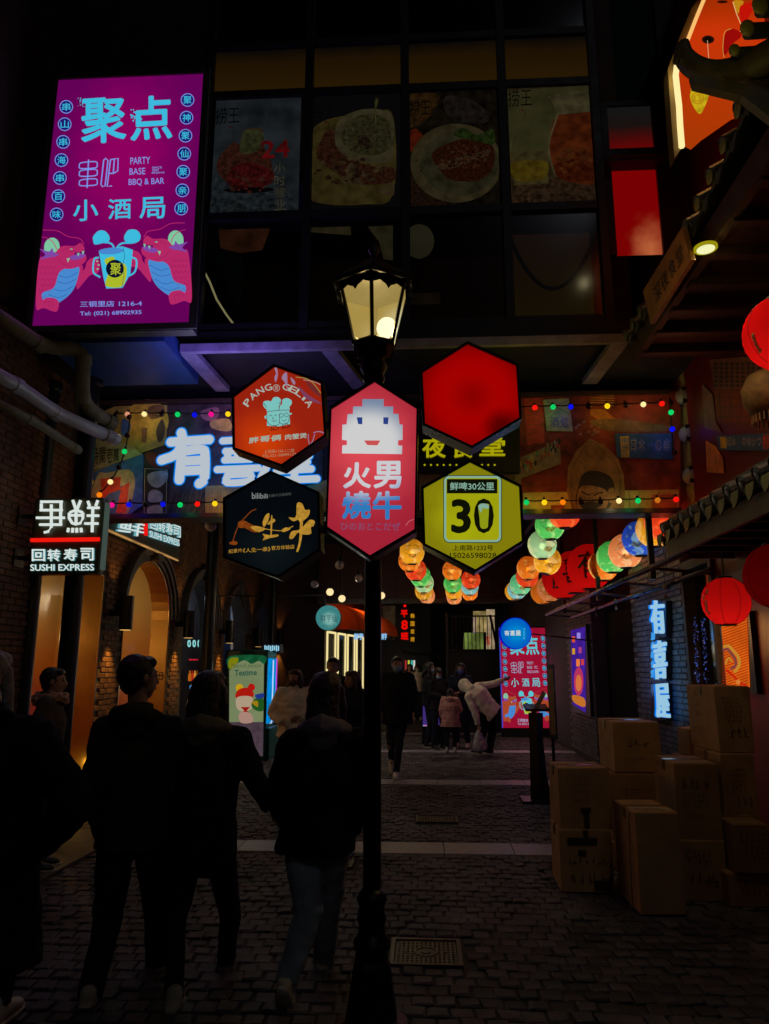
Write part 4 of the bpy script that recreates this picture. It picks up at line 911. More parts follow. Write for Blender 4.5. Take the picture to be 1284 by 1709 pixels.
# ================================================================ string lights
BC = {'r': (230, 20, 10), 'o': (240, 120, 10), 'y': (245, 200, 20), 'w': (250, 225, 150), 'g': (10, 190, 90), 'b': (10, 15, 200), 'm': (225, 10, 130), 'p': (200, 130, 100), 'x': (60, 12, 8), 'd': (60, 40, 24), 't': (180, 100, 20)}
def bulb_m(c):
    r, g, b = BC[c]
    if c in 'xd': return mat('unlit_bulb_' + c, (lin(r), lin(g), lin(b)), .2)
    return em(r, g, b, 1.15)
def string_lights(label, bulbs, Y=7.72):
    t = thing('string_lights', label, 'string lights', PY(bulbs[0][0], bulbs[0][1], Y)); pts = []
    for i, (x, y, c) in enumerate(bulbs):
        p = PY(x, y, Y); pts.append(p + Vector((0, .02, .028)))
        if i < len(bulbs) - 1:
            n = PY(bulbs[i + 1][0], bulbs[i + 1][1], Y); pts.append((p + n) / 2 + Vector((0, .02, .02)))
        b = obj('bulb', MB().ell(p, .03, 12, 8), bulb_m(c), t, smooth=True); obj('socket', MB().tube([p + Vector((0, .012, .022)), p + Vector((0, .025, .055))], .015, 8), WIRE, b)
        if c not in 'xd':
            r, g, bb = BC[c]; cc = Vector((lin(r), lin(g), lin(bb))); cc = cc / max(cc)
            light('POINT', p + Vector((0, .055, 0)), cc, .38 if c in 'yow' else .17, .02, t)
    obj('wire', MB().tube(smooth_line(pts, 3), .008, 6), WIRE, t)
up = lambda l: [(140 + x / 3.057, 660 + y / 3.057, c) for x, y, c in l]
vp = lambda l: [(860 + x / 3.028, 640 + y / 3.028, c) for x, y, c in l]
string_lights('row of coloured bulbs along the upper left of the signboard', up([(163, 100, 'd'), (223, 96, 'p'), (309, 95, 'w'), (397, 96, 'x'), (479, 97, 'g'), (565, 99, 'b'), (650, 96, 'm'), (736, 95, 'y'), (822, 96, 'r')]))
string_lights('short slanting string of bulbs down the left end of the signboard', up([(232, 110, 'x'), (222, 205, 'x'), (208, 286, 'g'), (179, 366, 'x'), (136, 441, 'w'), (80, 507, 'o')]))
string_lights('row of coloured bulbs along the lower left of the signboard', up([(143, 559, 'm'), (230, 557, 'b'), (316, 557, 'd'), (404, 555, 'b'), (492, 558, 'g'), (580, 554, 'r'), (669, 552, 'y'), (756, 552, 'r')]))
string_lights('row of coloured bulbs along the upper right of the signboard', vp([(8, 122, 'g'), (100, 122, 'r'), (192, 119, 'g'), (281, 118, 'b'), (372, 116, 'x'), (466, 114, 'y'), (559, 110, 'd'), (648, 106, 'w'), (742, 102, 'r')]))
string_lights('short vertical string of bulbs at the right end of the signboard', vp([(788, 98, 'x'), (788, 146, 'g'), (794, 231, 'b'), (805, 350, 'x')]))
string_lights('row of coloured bulbs along the lower right of the signboard', vp([(57, 601, 'g'), (148, 601, 'y'), (241, 600, 'o'), (333, 600, 'x'), (433, 598, 'x'), (525, 593, 'w'), (621, 593, 'g'), (720, 590, 't'), (814, 586, 'r')]))
# ================================================================ LAMP POST with hexagonal signs
px_, py_ = -.262, 3.75
t = lp = thing('street_lamp', 'tall black street lamp with a lit hexagonal lantern in the middle of the alley', 'street lamp', (px_, py_, 0))
z = lambda y: PY(622, y, py_).z
zb = z(1600)
obj('pedestal', MB().lathe((px_, py_, 0), [(.17, 0), (.17, .03), (.125, .05), (.1, .2), (.088, zb - .02), (.075, zb), (.08, zb + .03)], 8, pi / 8), BLACK, lp)
obj('collar', MB().lathe((px_, py_, zb + .03), [(.07, 0), (.085, .02), (.085, .05), (.066, .07), (.058, .11), (.07, .14), (.058, .17), (.06, .2), (.072, .225), (.06, .25), (.045, .27)], 20), BLACK, lp, smooth=True)
obj('shaft', MB().lathe((px_, py_, zb + .28), [(.043, 0), (.043, z(640) - zb - .28)], 20), BLACK, lp, smooth=True)
zt = z(640)
obj('neck', MB().lathe((px_, py_, zt), [(.045, -.01), (.062, .02), (.055, .05), (.075, .09), (.06, .13), (.085, .17), (.1, .2), (.07, .22)], 16), BLACK, lp, smooth=True)
for i in range(6):
    a = pi / 6 + i * pi / 3
    obj('leaf_ornament', MB().prism([Vector((px_, py_, zt)) + Vector((cos(a) * r, sin(a) * r, h)) + Vector((-sin(a), cos(a), 0)) * s for r, h, s in ((.085, .13, -.02), (.1, .21, -.035), (.105, .25, 0), (.1, .21, .035), (.085, .13, .02))], (cos(a) * .01, sin(a) * .01, 0)), BLACK, lp)
zl0, zl1 = z(578), z(487); R0, R1 = .118, .2
def hexp(r, h, k): a = -pi / 2 + k * pi / 3; return Vector((px_ + r * cos(a), py_ + r * sin(a), h))
bp = PY(646, 548, py_ + .06)
pane_m = em_hot('frosted_lantern_pane', S(255, 250, 200), S(178, 152, 78), bp, .2, .045, .0)  # scattered glow of the bulb is put into the pane as emission
def _pane():
    n_ = pane_m.node_tree; N = n_.nodes.new; L = n_.links.new; e = [q for q in n_.nodes if q.type == 'EMISSION'][0]; o = [q for q in n_.nodes if q.type == 'OUTPUT_MATERIAL'][0]
    t_ = N('ShaderNodeBsdfTransparent'); t_.inputs[0].default_value = (1, .93, .75, 1); x = N('ShaderNodeMixShader'); x.inputs[0].default_value = .62; L(t_.outputs[0], x.inputs[1]); L(e.outputs[0], x.inputs[2]); L(x.outputs[0], o.inputs[0])
_pane()
lan = obj('lantern_bottom', MB().loft([(px_, py_, zl0 - .035), (px_, py_, zl0)], [R0 * .7, R0], seg=6), BLACK, lp)
for k in range(6):
    obj('pane', MB().poly([hexp(R0, zl0, k), hexp(R0, zl0, k + 1), hexp(R1, zl1, k + 1), hexp(R1, zl1, k)]), pane_m, lp)
    obj('frame_bar', MB().tube([hexp(R0, zl0 - .01, k), hexp(R1, zl1 + .01, k)], .011, 6), BLACK, lp)
    # scalloped rail
    a, b = hexp(R1 + .004, zl1 + .01, k), hexp(R1 + .004, zl1 + .01, k + 1); pts = []
    for i in range(13):
        u = i / 12; pts.append(a.lerp(b, u) + Vector((0, 0, -.035 - .02 * abs(cos(u * pi * 2.)) - (.02 if i == 6 else 0))))
    obj('scalloped_rail', MB().prism([a, b] + pts[::-1], (0, 0, .001)) if 0 else MB().poly([a, b] + pts[::-1]), BLACK, lp)
    obj('bottom_rail', MB().tube([hexp(R0, zl0, k), hexp(R0, zl0, k + 1)], .012, 6), BLACK, lp)
obj('roof', MB().add([hexp(R1 + .045, zl1 + .0, k) for k in range(6)] + [hexp(R1 + .04, zl1 + .03, k) for k in range(6)] + [hexp(R1 * .55, zl1 + .13, k) for k in range(6)] + [hexp(.03, zl1 + .2, k) for k in range(6)],
    [(5, 4, 3, 2, 1, 0)] + [(r * 6 + k, r * 6 + (k + 1) % 6, r * 6 + 6 + (k + 1) % 6, r * 6 + 6 + k) for r in range(3) for k in range(6)] + [(18, 19, 20, 21, 22, 23)]), BLACK, lp)
obj('finial', MB().lathe((px_, py_, zl1 + .19), [(.03, 0), (.018, .03), (.035, .06), (.015, .09), (.004, .15)], 12), BLACK, lp, smooth=True)
bp = PY(646, 548, py_ + .06)
obj('bulb', MB().ell(bp, (.058, .058, .062), 16, 10), em(255, 248, 220, 3.), lp, smooth=True)
light('POINT', Vector((px_, py_, zl0 + .12)), (1, .8, .42), 36, .06, lp)
# hexagonal signs
hexg = 'hexagonal signs on the lamp post'
frame_m = mat('sign_edge_black', (.014, .014, .02), .3, .5, noise=.2)
def hexsign(label, pts, Y, face, fn, th=.13, fw=1.055):
    pl = YP(Y); v = [pl.at(p) for p in pts]; c = sum(v, Vector()) / len(v)
    t = thing('hexagonal_sign', label, 'sign', (c.x, Y, c.z), hexg)
    out = [c + (p - c) * fw for p in v]; mb = MB(); n = len(v)
    # case (open tray) : front lip ring, sides, back
    A_ = [p + Vector((0, -.012, 0)) for p in v]; Bo = [p + Vector((0, -.012, 0)) for p in out]; Bk = [p + Vector((0, th, 0)) for p in out]
    mb.add(A_ + Bo + Bk + v, [(i, (i + 1) % n, n + (i + 1) % n, n + i) for i in range(n)] + [(n + i, n + (i + 1) % n, 2 * n + (i + 1) % n, 2 * n + i) for i in range(n)] + [(i, 3 * n + i, 3 * n + (i + 1) % n, (i + 1) % n) for i in range(n)] + [tuple(2 * n + i for i in range(n))])
    obj('case', mb, frame_m, t); obj('lit_face', MB().poly([p + Vector((0, .0, 0)) for p in v]), face, t)
    ar = Art(lambda q, d: pl.at(q, d)); fn(ar)
    if ar.mb.v: ar.done('printed_artwork', t)
    obj('rear_bracket', MB().box(min(c.x, px_ + .05), max(c.x, px_ - .05), py_ + .02, py_ + .05, c.z - .02, c.z + .02), BLACK, t)
    return t, c
# orange
W = lambda p: [(360 + x / 2.378, 560 + y / 2.378) for x, y in p]
G7 = lambda p: [(380 + x / 4.744, 600 + y / 4.744) for x, y in p]
cyan = em(120, 190, 185); dkr = em(60, 6, 6); lightp = em(185, 150, 185)
def f(ar):
    def arc(s, a0, a1, r, cx_, cy_, hgt, wd):
        n = len(s)
        for i, ch in enumerate(s):
            if ch == ' ': continue
            a = a0 + (a1 - a0) * i / (n - 1); a = radians(a); ux, uy = cos(a), -sin(a); tx, ty = sin(a), cos(a)
            wi = wd * (.35 if ch == 'I' else 1)
            q = [(cx_ + ux * (r + hgt) - tx * wi / 2, cy_ + uy * (r + hgt) - ty * wi / 2), (cx_ + ux * (r + hgt) + tx * wi / 2, cy_ + uy * (r + hgt) + ty * wi / 2), (cx_ + ux * r + tx * wi / 2, cy_ + uy * r + ty * wi / 2), (cx_ + ux * r - tx * wi / 2, cy_ + uy * r - ty * wi / 2)]
            ar.text(ch, q, em(165, 175, 165), .02)
    arc('PANG', 146, 105, 56, 464, 706, 11, 12); arc('GELIA', 77, 32, 56, 464, 706, 11, 12)
    ar.ring(461.5, 647.5, 6, 1, em(165, 160, 150)); ar.text('哥', (458.5, 644, 464.5, 651), em(165, 160, 150), .01)
    for k, cxx in enumerate((0, 1)):
        pass
    ar.blob(G7([(312, 400), (285, 370), (285, 335), (320, 325), (345, 330), (365, 300), (405, 300), (425, 330), (405, 375), (400, 405), (312, 412)]), cyan)
    ar.blob(G7([(412, 405), (410, 372), (432, 350), (435, 318), (470, 305), (505, 322), (508, 352), (490, 375), (488, 402)]), cyan)
    ar.poly(G7([(316, 405), (312, 440), (292, 448), (296, 468), (312, 470), (312, 525), (400, 530), (495, 512), (492, 440), (510, 432), (508, 422), (490, 424), (488, 398), (410, 405)]), cyan)
    for q in ([(312, 412), (355, 408), (405, 402), (488, 400)], [(408, 402), (412, 360)], [(312, 440), (314, 490), (345, 520), (390, 520), (410, 500), (412, 430)], [(412, 500), (440, 512), (480, 495), (490, 440)], [(330, 448), (352, 440)], [(372, 445), (392, 440)], [(350, 485), (375, 490), (392, 478)], [(362, 455), (358, 470), (370, 474)], [(432, 480), (450, 488), (468, 474)], [(285, 345), (310, 378)], [(425, 330), (405, 350)]): ar.line(smooth_line(G7(q)), .8, dkr)
    for x, y in ((425, 442), (466, 438)): a = G7([(x, y)])[0]; ar.ring(a[0], a[1], 3.6, .7, dkr)
    for x, y in ((365, 548), (455, 532)):
        ar.line(smooth_line(G7([(x - 15, y - 20), (x - 22, y + 15), (x, y - 5), (x + 5, y - 25), (x + 40, y - 5), (x + 10, y + 10), (x - 5, y + 5)])), 1., dkr)
    for k, ch in enumerate('胖哥俩'): x = 168 + k * 88; ar.text(ch, G7([(x, 620 - k * 9), (x + 82, 608 - k * 9), (x + 80, 655 - k * 8), (x, 666 - k * 8)]), em(150, 175, 160), .045)
    ar.text('肉蟹煲', G7([(455, 592), (628, 580), (628, 622), (455, 638)]), em(150, 175, 160), .03)
    ar.text('上南路1150-1二层', G7([(288, 716), (528, 706), (528, 732), (288, 744)]), em(165, 130, 95), .01); ar.text('TEL:021-58999127', G7([(275, 755), (542, 738), (542, 760), (275, 776)]), em(165, 130, 95), .01)
    # glints on curled film, painted on as pale shapes
    gl_ = em(150, 120, 150)
    ar.blob(G7([(372, 70), (392, 70), (398, 130), (380, 180), (372, 140), (384, 110)]), gl_); ar.blob(G7([(440, 120), (470, 105), (472, 220), (452, 180), (430, 150)]), gl_); ar.blob(G7([(500, 140), (535, 175), (530, 200), (510, 180)]), gl_)
    ar.line(smooth_line(G7([(540, 140), (620, 150), (680, 190), (738, 265)])), 1.2, em(150, 140, 70)); ar.line(smooth_line(G7([(600, 160), (680, 175), (738, 200)])), 1., em(160, 150, 140))
    ar.blob(G7([(560, 210), (640, 280), (745, 350), (640, 320), (590, 270)]), em(120, 60, 90)); ar.blob(G7([(620, 170), (700, 220), (742, 300), (660, 240)]), em(110, 40, 40))
    ar.line(smooth_line(G7([(640, 590), (640, 630), (652, 675), (675, 640), (690, 590)])), 1.4, gl_); ar.line(smooth_line(G7([(680, 580), (720, 570), (762, 580)])), 1.6, gl_)
t1, c1 = hexsign('orange hexagonal sign with two chef heads, upper left on the lamp post', G7([(372, 62), (738, 190), (766, 600), (430, 832), (62, 700), (56, 300)]), 3.62,
    em_hot('orange_backlit', S(205, 62, 6), S(150, 32, 14), PY(440, 740, 3.62), .3, .02, .12), f)
# black
def f(ar):
    gd = em(175, 130, 45, 1, .25, 60); br = em(120, 55, 14, 1, .3, 60)
    ar.text('bilibili', G7([(192, 1052), (320, 1064), (318, 1100), (194, 1104)]), em(125, 130, 128), .02); ar.text('纪录片正版授权', G7([(325, 1068), (505, 1052), (505, 1074), (325, 1092)]), em(70, 75, 72), .01)
    ar.line(smooth_line(G7([(228, 1185), (190, 1200), (140, 1250), (95, 1300), (60, 1380), (40, 1450)])), 1.6, br); ar.blob(G7([(18, 1445), (60, 1438), (80, 1450), (65, 1468), (20, 1462)]), br)
    ar.blob(G7([(85, 1290), (130, 1275), (200, 1310), (300, 1335), (250, 1365), (200, 1365), (140, 1335), (90, 1330)]), br); ar.blob(G7([(180, 1330), (220, 1318), (300, 1338), (245, 1366)]), gd)
    ar.blob(G7([(278, 1290), (300, 1235), (330, 1218), (325, 1270), (290, 1325)]), gd); ar.blob(G7([(345, 1248), (355, 1245), (350, 1385), (340, 1385)]), gd); ar.blob(G7([(315, 1300), (360, 1260), (378, 1278), (340, 1305)]), gd)
    ar.blob(G7([(280, 1380), (330, 1390), (398, 1385), (395, 1402), (330, 1415), (280, 1432), (290, 1405)]), gd)
    ar.line(smooth_line(G7([(250, 1330), (320, 1345), (400, 1355), (440, 1350), (520, 1320)])), 1.2, gd); ar.blob(G7([(425, 1355), (460, 1330), (500, 1340), (450, 1365)]), gd)
    ar.blob(G7([(485, 1250), (540, 1245), (550, 1140), (590, 1140), (615, 1190), (650, 1190), (640, 1240), (580, 1290), (560, 1270), (520, 1280)]), gd)
    ar.blob(G7([(490, 1400), (510, 1360), (560, 1350), (600, 1320), (650, 1270), (690, 1280), (680, 1320), (660, 1330), (660, 1380), (600, 1385), (560, 1370), (520, 1415), (495, 1420)]), gd)
    ar.blob(G7([(578, 1250), (596, 1250), (590, 1400), (565, 1510), (545, 1515), (565, 1440)]), gd)
    ar.text('纪录片', G7([(8, 1504), (115, 1494), (115, 1526), (8, 1536)]), gd, .015); ar.text('《人生一串》', G7([(120, 1496), (340, 1480), (340, 1518), (120, 1530)]), gd, .02); ar.text('官方体验店', G7([(348, 1476), (530, 1464), (530, 1498), (348, 1510)]), gd, .015)
t2, c2 = hexsign('black hexagonal sign with gold brush characters, lower left on the lamp post', G7([(345, 905), (710, 1065), (722, 1500), (400, 1712), (-10, 1560), (-12, 1110)]), 3.62,
    em_hot('black_backlit', S(14, 22, 24), S(5, 8, 12), PY(450, 920, 3.62), .35, .02, .2), f)
# pink centre
R5 = lambda p: [(540 + x / 3.417, 460 + y / 3.417) for x, y in p]
ctr = PY(613, 745, 3.5)
white_hot = em_hot('white_backlit_logo', S(205, 205, 205), S(118, 134, 160), ctr, .26, .13, .02, (1, 1, 1.))
white_hot2 = em_hot('white_backlit_characters', S(200, 200, 205), S(45, 120, 185), PY(615, 778, 3.5), .24, .12, .03, (.75, 1, 1.1))
def f(ar):
    ar.poly(R5([(222, 704), (344, 704), (344, 746), (398, 746), (398, 788), (428, 788), (434, 848), (452, 850), (452, 936), (426, 940), (426, 968), (450, 970), (448, 1018), (106, 1014), (108, 968), (134, 966), (134, 940), (106, 936), (108, 850), (132, 848), (138, 790), (168, 788), (170, 746), (222, 746)]), white_hot)
    ar.poly(R5([(190, 808), (222, 808), (222, 848), (198, 846)]), em(40, 60, 130)); ar.poly(R5([(342, 808), (372, 808), (368, 848), (342, 846)]), em(40, 60, 130)); ar.poly(R5([(232, 940), (324, 940), (308, 968), (250, 966)]), em(200, 80, 80))
    for s, q in (('火', [(112, 1064), (272, 1064), (272, 1214), (112, 1214)]), ('男', [(285, 1056), (446, 1056), (446, 1214), (285, 1214)]), ('燒', [(106, 1230), (272, 1226), (272, 1388), (106, 1388)]), ('牛', [(280, 1230), (446, 1226), (446, 1392), (280, 1390)])): ar.text(s, R5(q), white_hot2, .05)
    ar.text('ひのおとこだぜ', R5([(98, 1408), (438, 1408), (438, 1454), (98, 1450)]), em(125, 75, 110), .015)
    ar.line(smooth_line(R5([(470, 1425), (490, 1400), (516, 1390)])), .8, em(210, 120, 130))
t3, c3 = hexsign('tall pink six-sided sign with pixel figure and white characters, front centre of the post', R5([(292, 610), (531, 762), (519, 1448), (266, 1596), (24, 1432), (48, 764)]), 3.5,
    em_hot('pink_backlit', S(218, 72, 82), S(160, 34, 52), ctr, .42, .08, .12, (1, 1, .8)), f, fw=1.045)
# red
t4, c4 = hexsign('plain glowing red hexagonal sign, upper right on the lamp post', R5([(822, 394), (1098, 516), (1116, 812), (846, 972), (580, 846), (566, 556)]), 3.62, None or em_z('dummy_red', [(0, S(120, 0, 0)), (1, S(160, 0, 0))]), lambda ar: None)
hub = PY(788, 660, 3.62)
rm_ = bpy.data.materials['dummy_red']; rm_.name = 'red_backlit_ring'; n_ = rm_.node_tree; n_.nodes.clear()
def _ring(n_):
    N = n_.nodes.new; L = n_.links.new
    o = N('ShaderNodeOutputMaterial'); e = N('ShaderNodeEmission'); L(e.outputs[0], o.inputs[0]); g = N('ShaderNodeNewGeometry')
    s = N('ShaderNodeVectorMath'); s.operation = 'DISTANCE'; L(g.outputs['Position'], s.inputs[0]); s.inputs[1].default_value = hub
    s2 = N('ShaderNodeVectorMath'); s2.operation = 'DISTANCE'; L(g.outputs['Position'], s2.inputs[0]); s2.inputs[1].default_value = PY(838, 712, 3.62)
    r = N('ShaderNodeValToRGB'); L(s.outputs['Value'], r.inputs[0])
    r.color_ramp.elements[0].color = S(132, 0, 0); r.color_ramp.elements[1].position = .33; r.color_ramp.elements[1].color = S(92, 0, 0)
    for p, c in ((.13, S(162, 2, 0)), (.2, S(156, 0, 0))): el = r.color_ramp.elements.new(p); el.color = c
    m = N('ShaderNodeMapRange'); L(s2.outputs['Value'], m.inputs[0]); m.inputs[1].default_value = .02; m.inputs[2].default_value = .13; m.inputs[3].default_value = .3; m.inputs[4].default_value = 1; m.interpolation_type = 'SMOOTHSTEP'
    L(r.outputs[0], e.inputs[0]); L(m.outputs[0], e.inputs[1])
_ring(n_)
# yellow
def f(ar):
    K_ = em(14, 16, 4); wh = em(130, 170, 150)
    def rr(x0, y0, x1, y1, r):
        o = []
        for cx_, cy_, a0 in ((x1 - r, y0 + r, -90), (x1 - r, y1 - r, 0), (x0 + r, y1 - r, 90), (x0 + r, y0 + r, 180)):
            for i in range(6): a = radians(a0 + 90 * i / 5); o.append((cx_ + r * cos(a), cy_ + r * sin(a)))
        return R5(o)
    ar.poly(rr(684, 1138, 1018, 1524, 34), K_); ar.poly(rr(688, 1142, 1014, 1520, 30), wh); ar.poly(rr(700, 1154, 1002, 1508, 22), em(158, 160, 12, 1, .12, 5))
    ar.poly(R5([(704, 1160), (992, 1160), (992, 1242), (704, 1242)]), K_)
    ar.text('鲜啤30公里', R5([(722, 1178), (974, 1178), (974, 1224), (722, 1224)]), wh, .025)
    ar.text('3', R5([(728, 1274), (842, 1274), (842, 1470), (728, 1470)]), K_, .05)
    ar.text('0', R5([(858, 1270), (972, 1270), (972, 1470), (858, 1470)]), K_, .055)
    ar.blob(R5([(888, 1306), (940, 1302), (944, 1330), (940, 1400), (934, 1438), (898, 1438), (890, 1380), (884, 1330)]), em(140, 150, 20)); ar.blob(R5([(886, 1312), (900, 1300), (930, 1302), (944, 1316), (938, 1330), (910, 1326), (900, 1350), (892, 1340), (886, 1330)]), wh)
    ar.text('上南路1232号', R5([(738, 1536), (968, 1536), (968, 1568), (738, 1568)]), K_, .015); ar.text('15026598028', R5([(722, 1580), (986, 1580), (986, 1612), (722, 1610)]), K_, .012)
t5, c5 = hexsign('yellow hexagonal sign with a big 30 and beer glass, lower right on the post', R5([(836, 1068), (1114, 1206), (1130, 1512), (866, 1676), (582, 1530), (572, 1216)]), 3.62,
    em_hot('yellow_backlit', S(182, 180, 14), S(128, 122, 10), PY(775, 860, 3.62), .3, .03, .16), f)
# ================================================================ ceiling zone behind the board
t = thing('steel_canopy', 'dark steel canopy roof over the far half of the alley', 'canopy', (0, 13, 4.4))
mar = mat('maroon_metal_panel', (.05, .012, .02), .5, .2, noise=.3, nscale=3)
obj('roof', MB().box(-4.08, 2.88, 8.3, 18, 4.62, 4.7), DARK, t)
for y in (9.5, 11.5, 13.5, 15.5): obj('beam', MB().box(-4.08, 2.88, y, y + .1, 4.4, 4.6), STEEL, t)
for x in (-1.6, .9, 2.0): obj('rafter', MB().box(x, x + .08, 8.4, 17.9, 4.25, 4.39), STEEL, t)
fb = obj('fascia', MB().box(-2.6, 2.35, 18, 18.2, PY(700, 1002, 18).z, 4.75), mar, t)
for i in range(11): x = -2.5 + i * .46; obj('panel', MB().box(x, x + .44, 17.97, 17.998, PY(700, 996, 18).z, 4.6), mar, t, bevel=.005)
obj('fascia_rail', MB().box(-2.6, 2.35, 17.9, 17.96, PY(700, 1004, 18).z - .05, PY(700, 1000, 18).z), STEEL, t)
# ================================================================ paper lanterns
PC = {'y': ((.9, .5, .03, 1), (1, .75, .3, 1)), 'o': ((.95, .3, .03, 1), (1, .62, .2, 1)), 'r': ((.9, .09, .03, 1), (1, .3, .1, 1)), 'g': ((.12, .75, .22, 1), (.5, .95, .45, 1)), 't': ((.2, .85, .6, 1), (.7, .95, .7, 1)),
      'c': ((.25, .7, .95, 1), (.8, .95, 1, 1)), 'p': ((1, .42, .2, 1), (1, .75, .5, 1)), 'b': ((.03, .12, .95, 1), (.25, .55, 1, 1)), 'R': ((.85, .01, .01, 1), None), 'm': ((.45, .85, .6, 1), (.85, .95, .7, 1))}
LN = {'y': 'yellow', 'o': 'orange', 'r': 'red-orange', 'g': 'green', 't': 'blue-green', 'c': 'light blue', 'p': 'peach', 'b': 'blue', 'R': 'plain red', 'm': 'pale mint'}
def lantern_geo(r, zs=1.05):
    """ribbed round paper globe, hand painted marks and caps are separate parts"""
    mb = MB(); pr = []
    n = 22
    for i in range(n + 1):
        a = .32 + (pi - .64) * i / n
        pr.append((r * sin(a) * (1 - (.018 if i % 2 else 0)), -r * zs * cos(a)))
    seg = 24; vs = [Vector((q * cos(2 * pi * k / seg), q * sin(2 * pi * k / seg), z)) for q, z in pr for k in range(seg)]
    mb.add(vs, [(i * seg + k, i * seg + (k + 1) % seg, (i + 1) * seg + (k + 1) % seg, (i + 1) * seg + k) for i in range(n) for k in range(seg)])
    return mb
_lan = {}
def lantern(c, ctr, r, label, group, power=1.5, marks='face', tilt=0, cord=.25, cat='lantern'):
    t = thing('paper_lantern', label, cat, ctr, group, rz=random.uniform(-.5, .5)); t.rotation_euler[1] = tilt
    k = (c, round(r, 2), marks)
    if k not in _lan:
        c1, c2 = PC[c]; me = []
        g = lantern_geo(r); o = obj('paper_globe', g, paper('lantern_paper_' + c, c1, c2, 4.5 if c2 else 1), t, smooth=True, local=True); me.append(('paper_globe', o.data))
        cap = MB().lathe((0, 0, r * .97), [(r * .33, 0), (r * .33, .02), (r * .3, .02), (r * .3, 0)], 16); o = obj('top_cap', cap, CAPB, t, local=True); me.append(('top_cap', o.data))
        cap = MB().lathe((0, 0, -r * 1.03), [(r * .3, .04), (r * .33, .04), (r * .33, 0), (r * .1, .0)], 16); o = obj('bottom_cap', cap, CAPB, t, local=True); me.append(('bottom_cap', o.data))
        if marks == 'face':
            mk = MB()
            def on(az, el): return Vector((1.012 * r * cos(el) * cos(az), 1.012 * r * cos(el) * sin(az), r * 1.05 * 1.012 * sin(el)))
            for base_az in (-pi / 2, pi / 2):
                for s in (-1, 1):
                    mk.tube([on(base_az + s * (.12 + .1 * j), .32 + .09 * sin(j * 1.1)) for j in range(5)], r * .018, 5)
                    for j in range(5): mk.tube([on(base_az + s * (.2 + .09 * j), .14), on(base_az + s * (.24 + .12 * j), .02 - .02 * j)], r * .01, 4)
                    mk.tube([on(base_az + s * (.08 + .1 * j), -.25 - .1 * sin(j * .8)) for j in range(6)], r * .014, 5)
            o = obj('painted_face', mk, mat('lantern_ink', (.03, .01, .01), .6), t, local=True); me.append(('painted_face', o.data))
            em_ = MB()
            for base_az in (-pi / 2, pi / 2):
                em_.add([on(base_az + a, e) * 1.002 for a, e in ((-.38, -.48), (-.2, -.3), (.2, -.3), (.38, -.48), (0, -.62))], [(0, 1, 2, 3, 4)])
            o = obj('painted_fan', em_, paper('lantern_fan', (.85, .7, .35, 1), (.25, .1, .05, 1), 30), t, local=True); me.append(('painted_fan', o.data))
        _lan[k] = me
    else:
        for nm, me in _lan[k]: o = bpy.data.objects.new(nm, me); col.objects.link(o); o.parent = t
    if c != 'R': obj('bulb', MB().ell((0, 0, -.12 * r), r * .2, 10, 8), glassy('lantern_bulb_glow', (1, .95, .9, 1), .4, S(255, 225, 170), 9.), t, smooth=True, local=True)
    if cord: obj('cord', MB().tube([Vector((0, 0, r)), Vector((0, 0, r + cord))], .006, 5), WIRE, t, local=True)
    if power: light('POINT', t.location + Vector((0, 0, -.3 * r)), (1, .86, .68), power, .03, t)
    return t
chains = [
 ('string left of the yellow hexagon', [(688, 921, 21, 'y'), (684, 935, 19, 'o'), (694, 951, 18, 'r'), (702, 962, 17.5, 'g'), (708, 973, 16.5, 'm'), (708, 986, 15.5, 'y'), (713, 994, 13.5, 'p')], (11, 17.6)),
 ('string below the yellow hexagon', [(755, 952, 16.5, 'o'), (756, 974, 15.5, 'g'), (758, 986, 14.5, 'y'), (758, 996, 13, 'p')], (12.5, 17.2)),
 ('short string under the yellow hexagon tip', [(786, 967, 16, 'r'), (784, 978, 15, 'c'), (784, 989, 13.5, 'o')], (13.5, 16.8)),
 ('string left of the red lanterns', [(942, 855, 27, 'r'), (918, 876, 25, 'g'), (905, 909, 24, 'm'), (914, 936, 23, 'y'), (882, 948, 19, 'o'), (880, 962, 18, 'r'), (869, 975, 18, 't'), (863, 984, 16, 'c'), (858, 987, 15, 'y')], (8.7, 15.5)),
 ('right string beside the tiled eave', [(1106, 870, 31, 'r'), (1092, 883, 30, 'y'), (1068, 899, 29, 'b'), (1044, 920, 28, 'p'), (1022, 930, 26, 'g'), (1007, 944, 25, 'o')], (8.5, 11.0)),
]
ordn = ['nearest', 'second', 'third', 'fourth', 'fifth', 'sixth', 'seventh', 'eighth', 'farthest']
for nm, ls, (ya, yb) in chains:
    n = len(ls); cs = []
    for i, (x, y, r, c) in enumerate(ls):
        Y = ya + (yb - ya) * i / (n - 1); d = ray(x, y); D = Y / d.y
        p = PY(x, y, Y); R_ = r / F * D * (d.length if 0 else 1.)
        lab = '%s painted paper lantern, %s in the %s' % (LN[c], 'farthest' if i == n - 1 else ordn[i], nm)
        lantern(c, p, R_, lab, 'painted lanterns on the ' + nm, power=[.95, .75][Y > 12] * (R_ / .17) ** 2, tilt=(.25 if (x, y) == (914, 936) else 0), cord=.08); cs.append(p + Vector((0, 0, R_ * 1.05 + .03)))
    obj('hanging_cable', MB().tube(cs, .008, 5), WIRE, label='thin cable carrying the %s' % nm.replace('string', 'lantern string'), cat='cable')
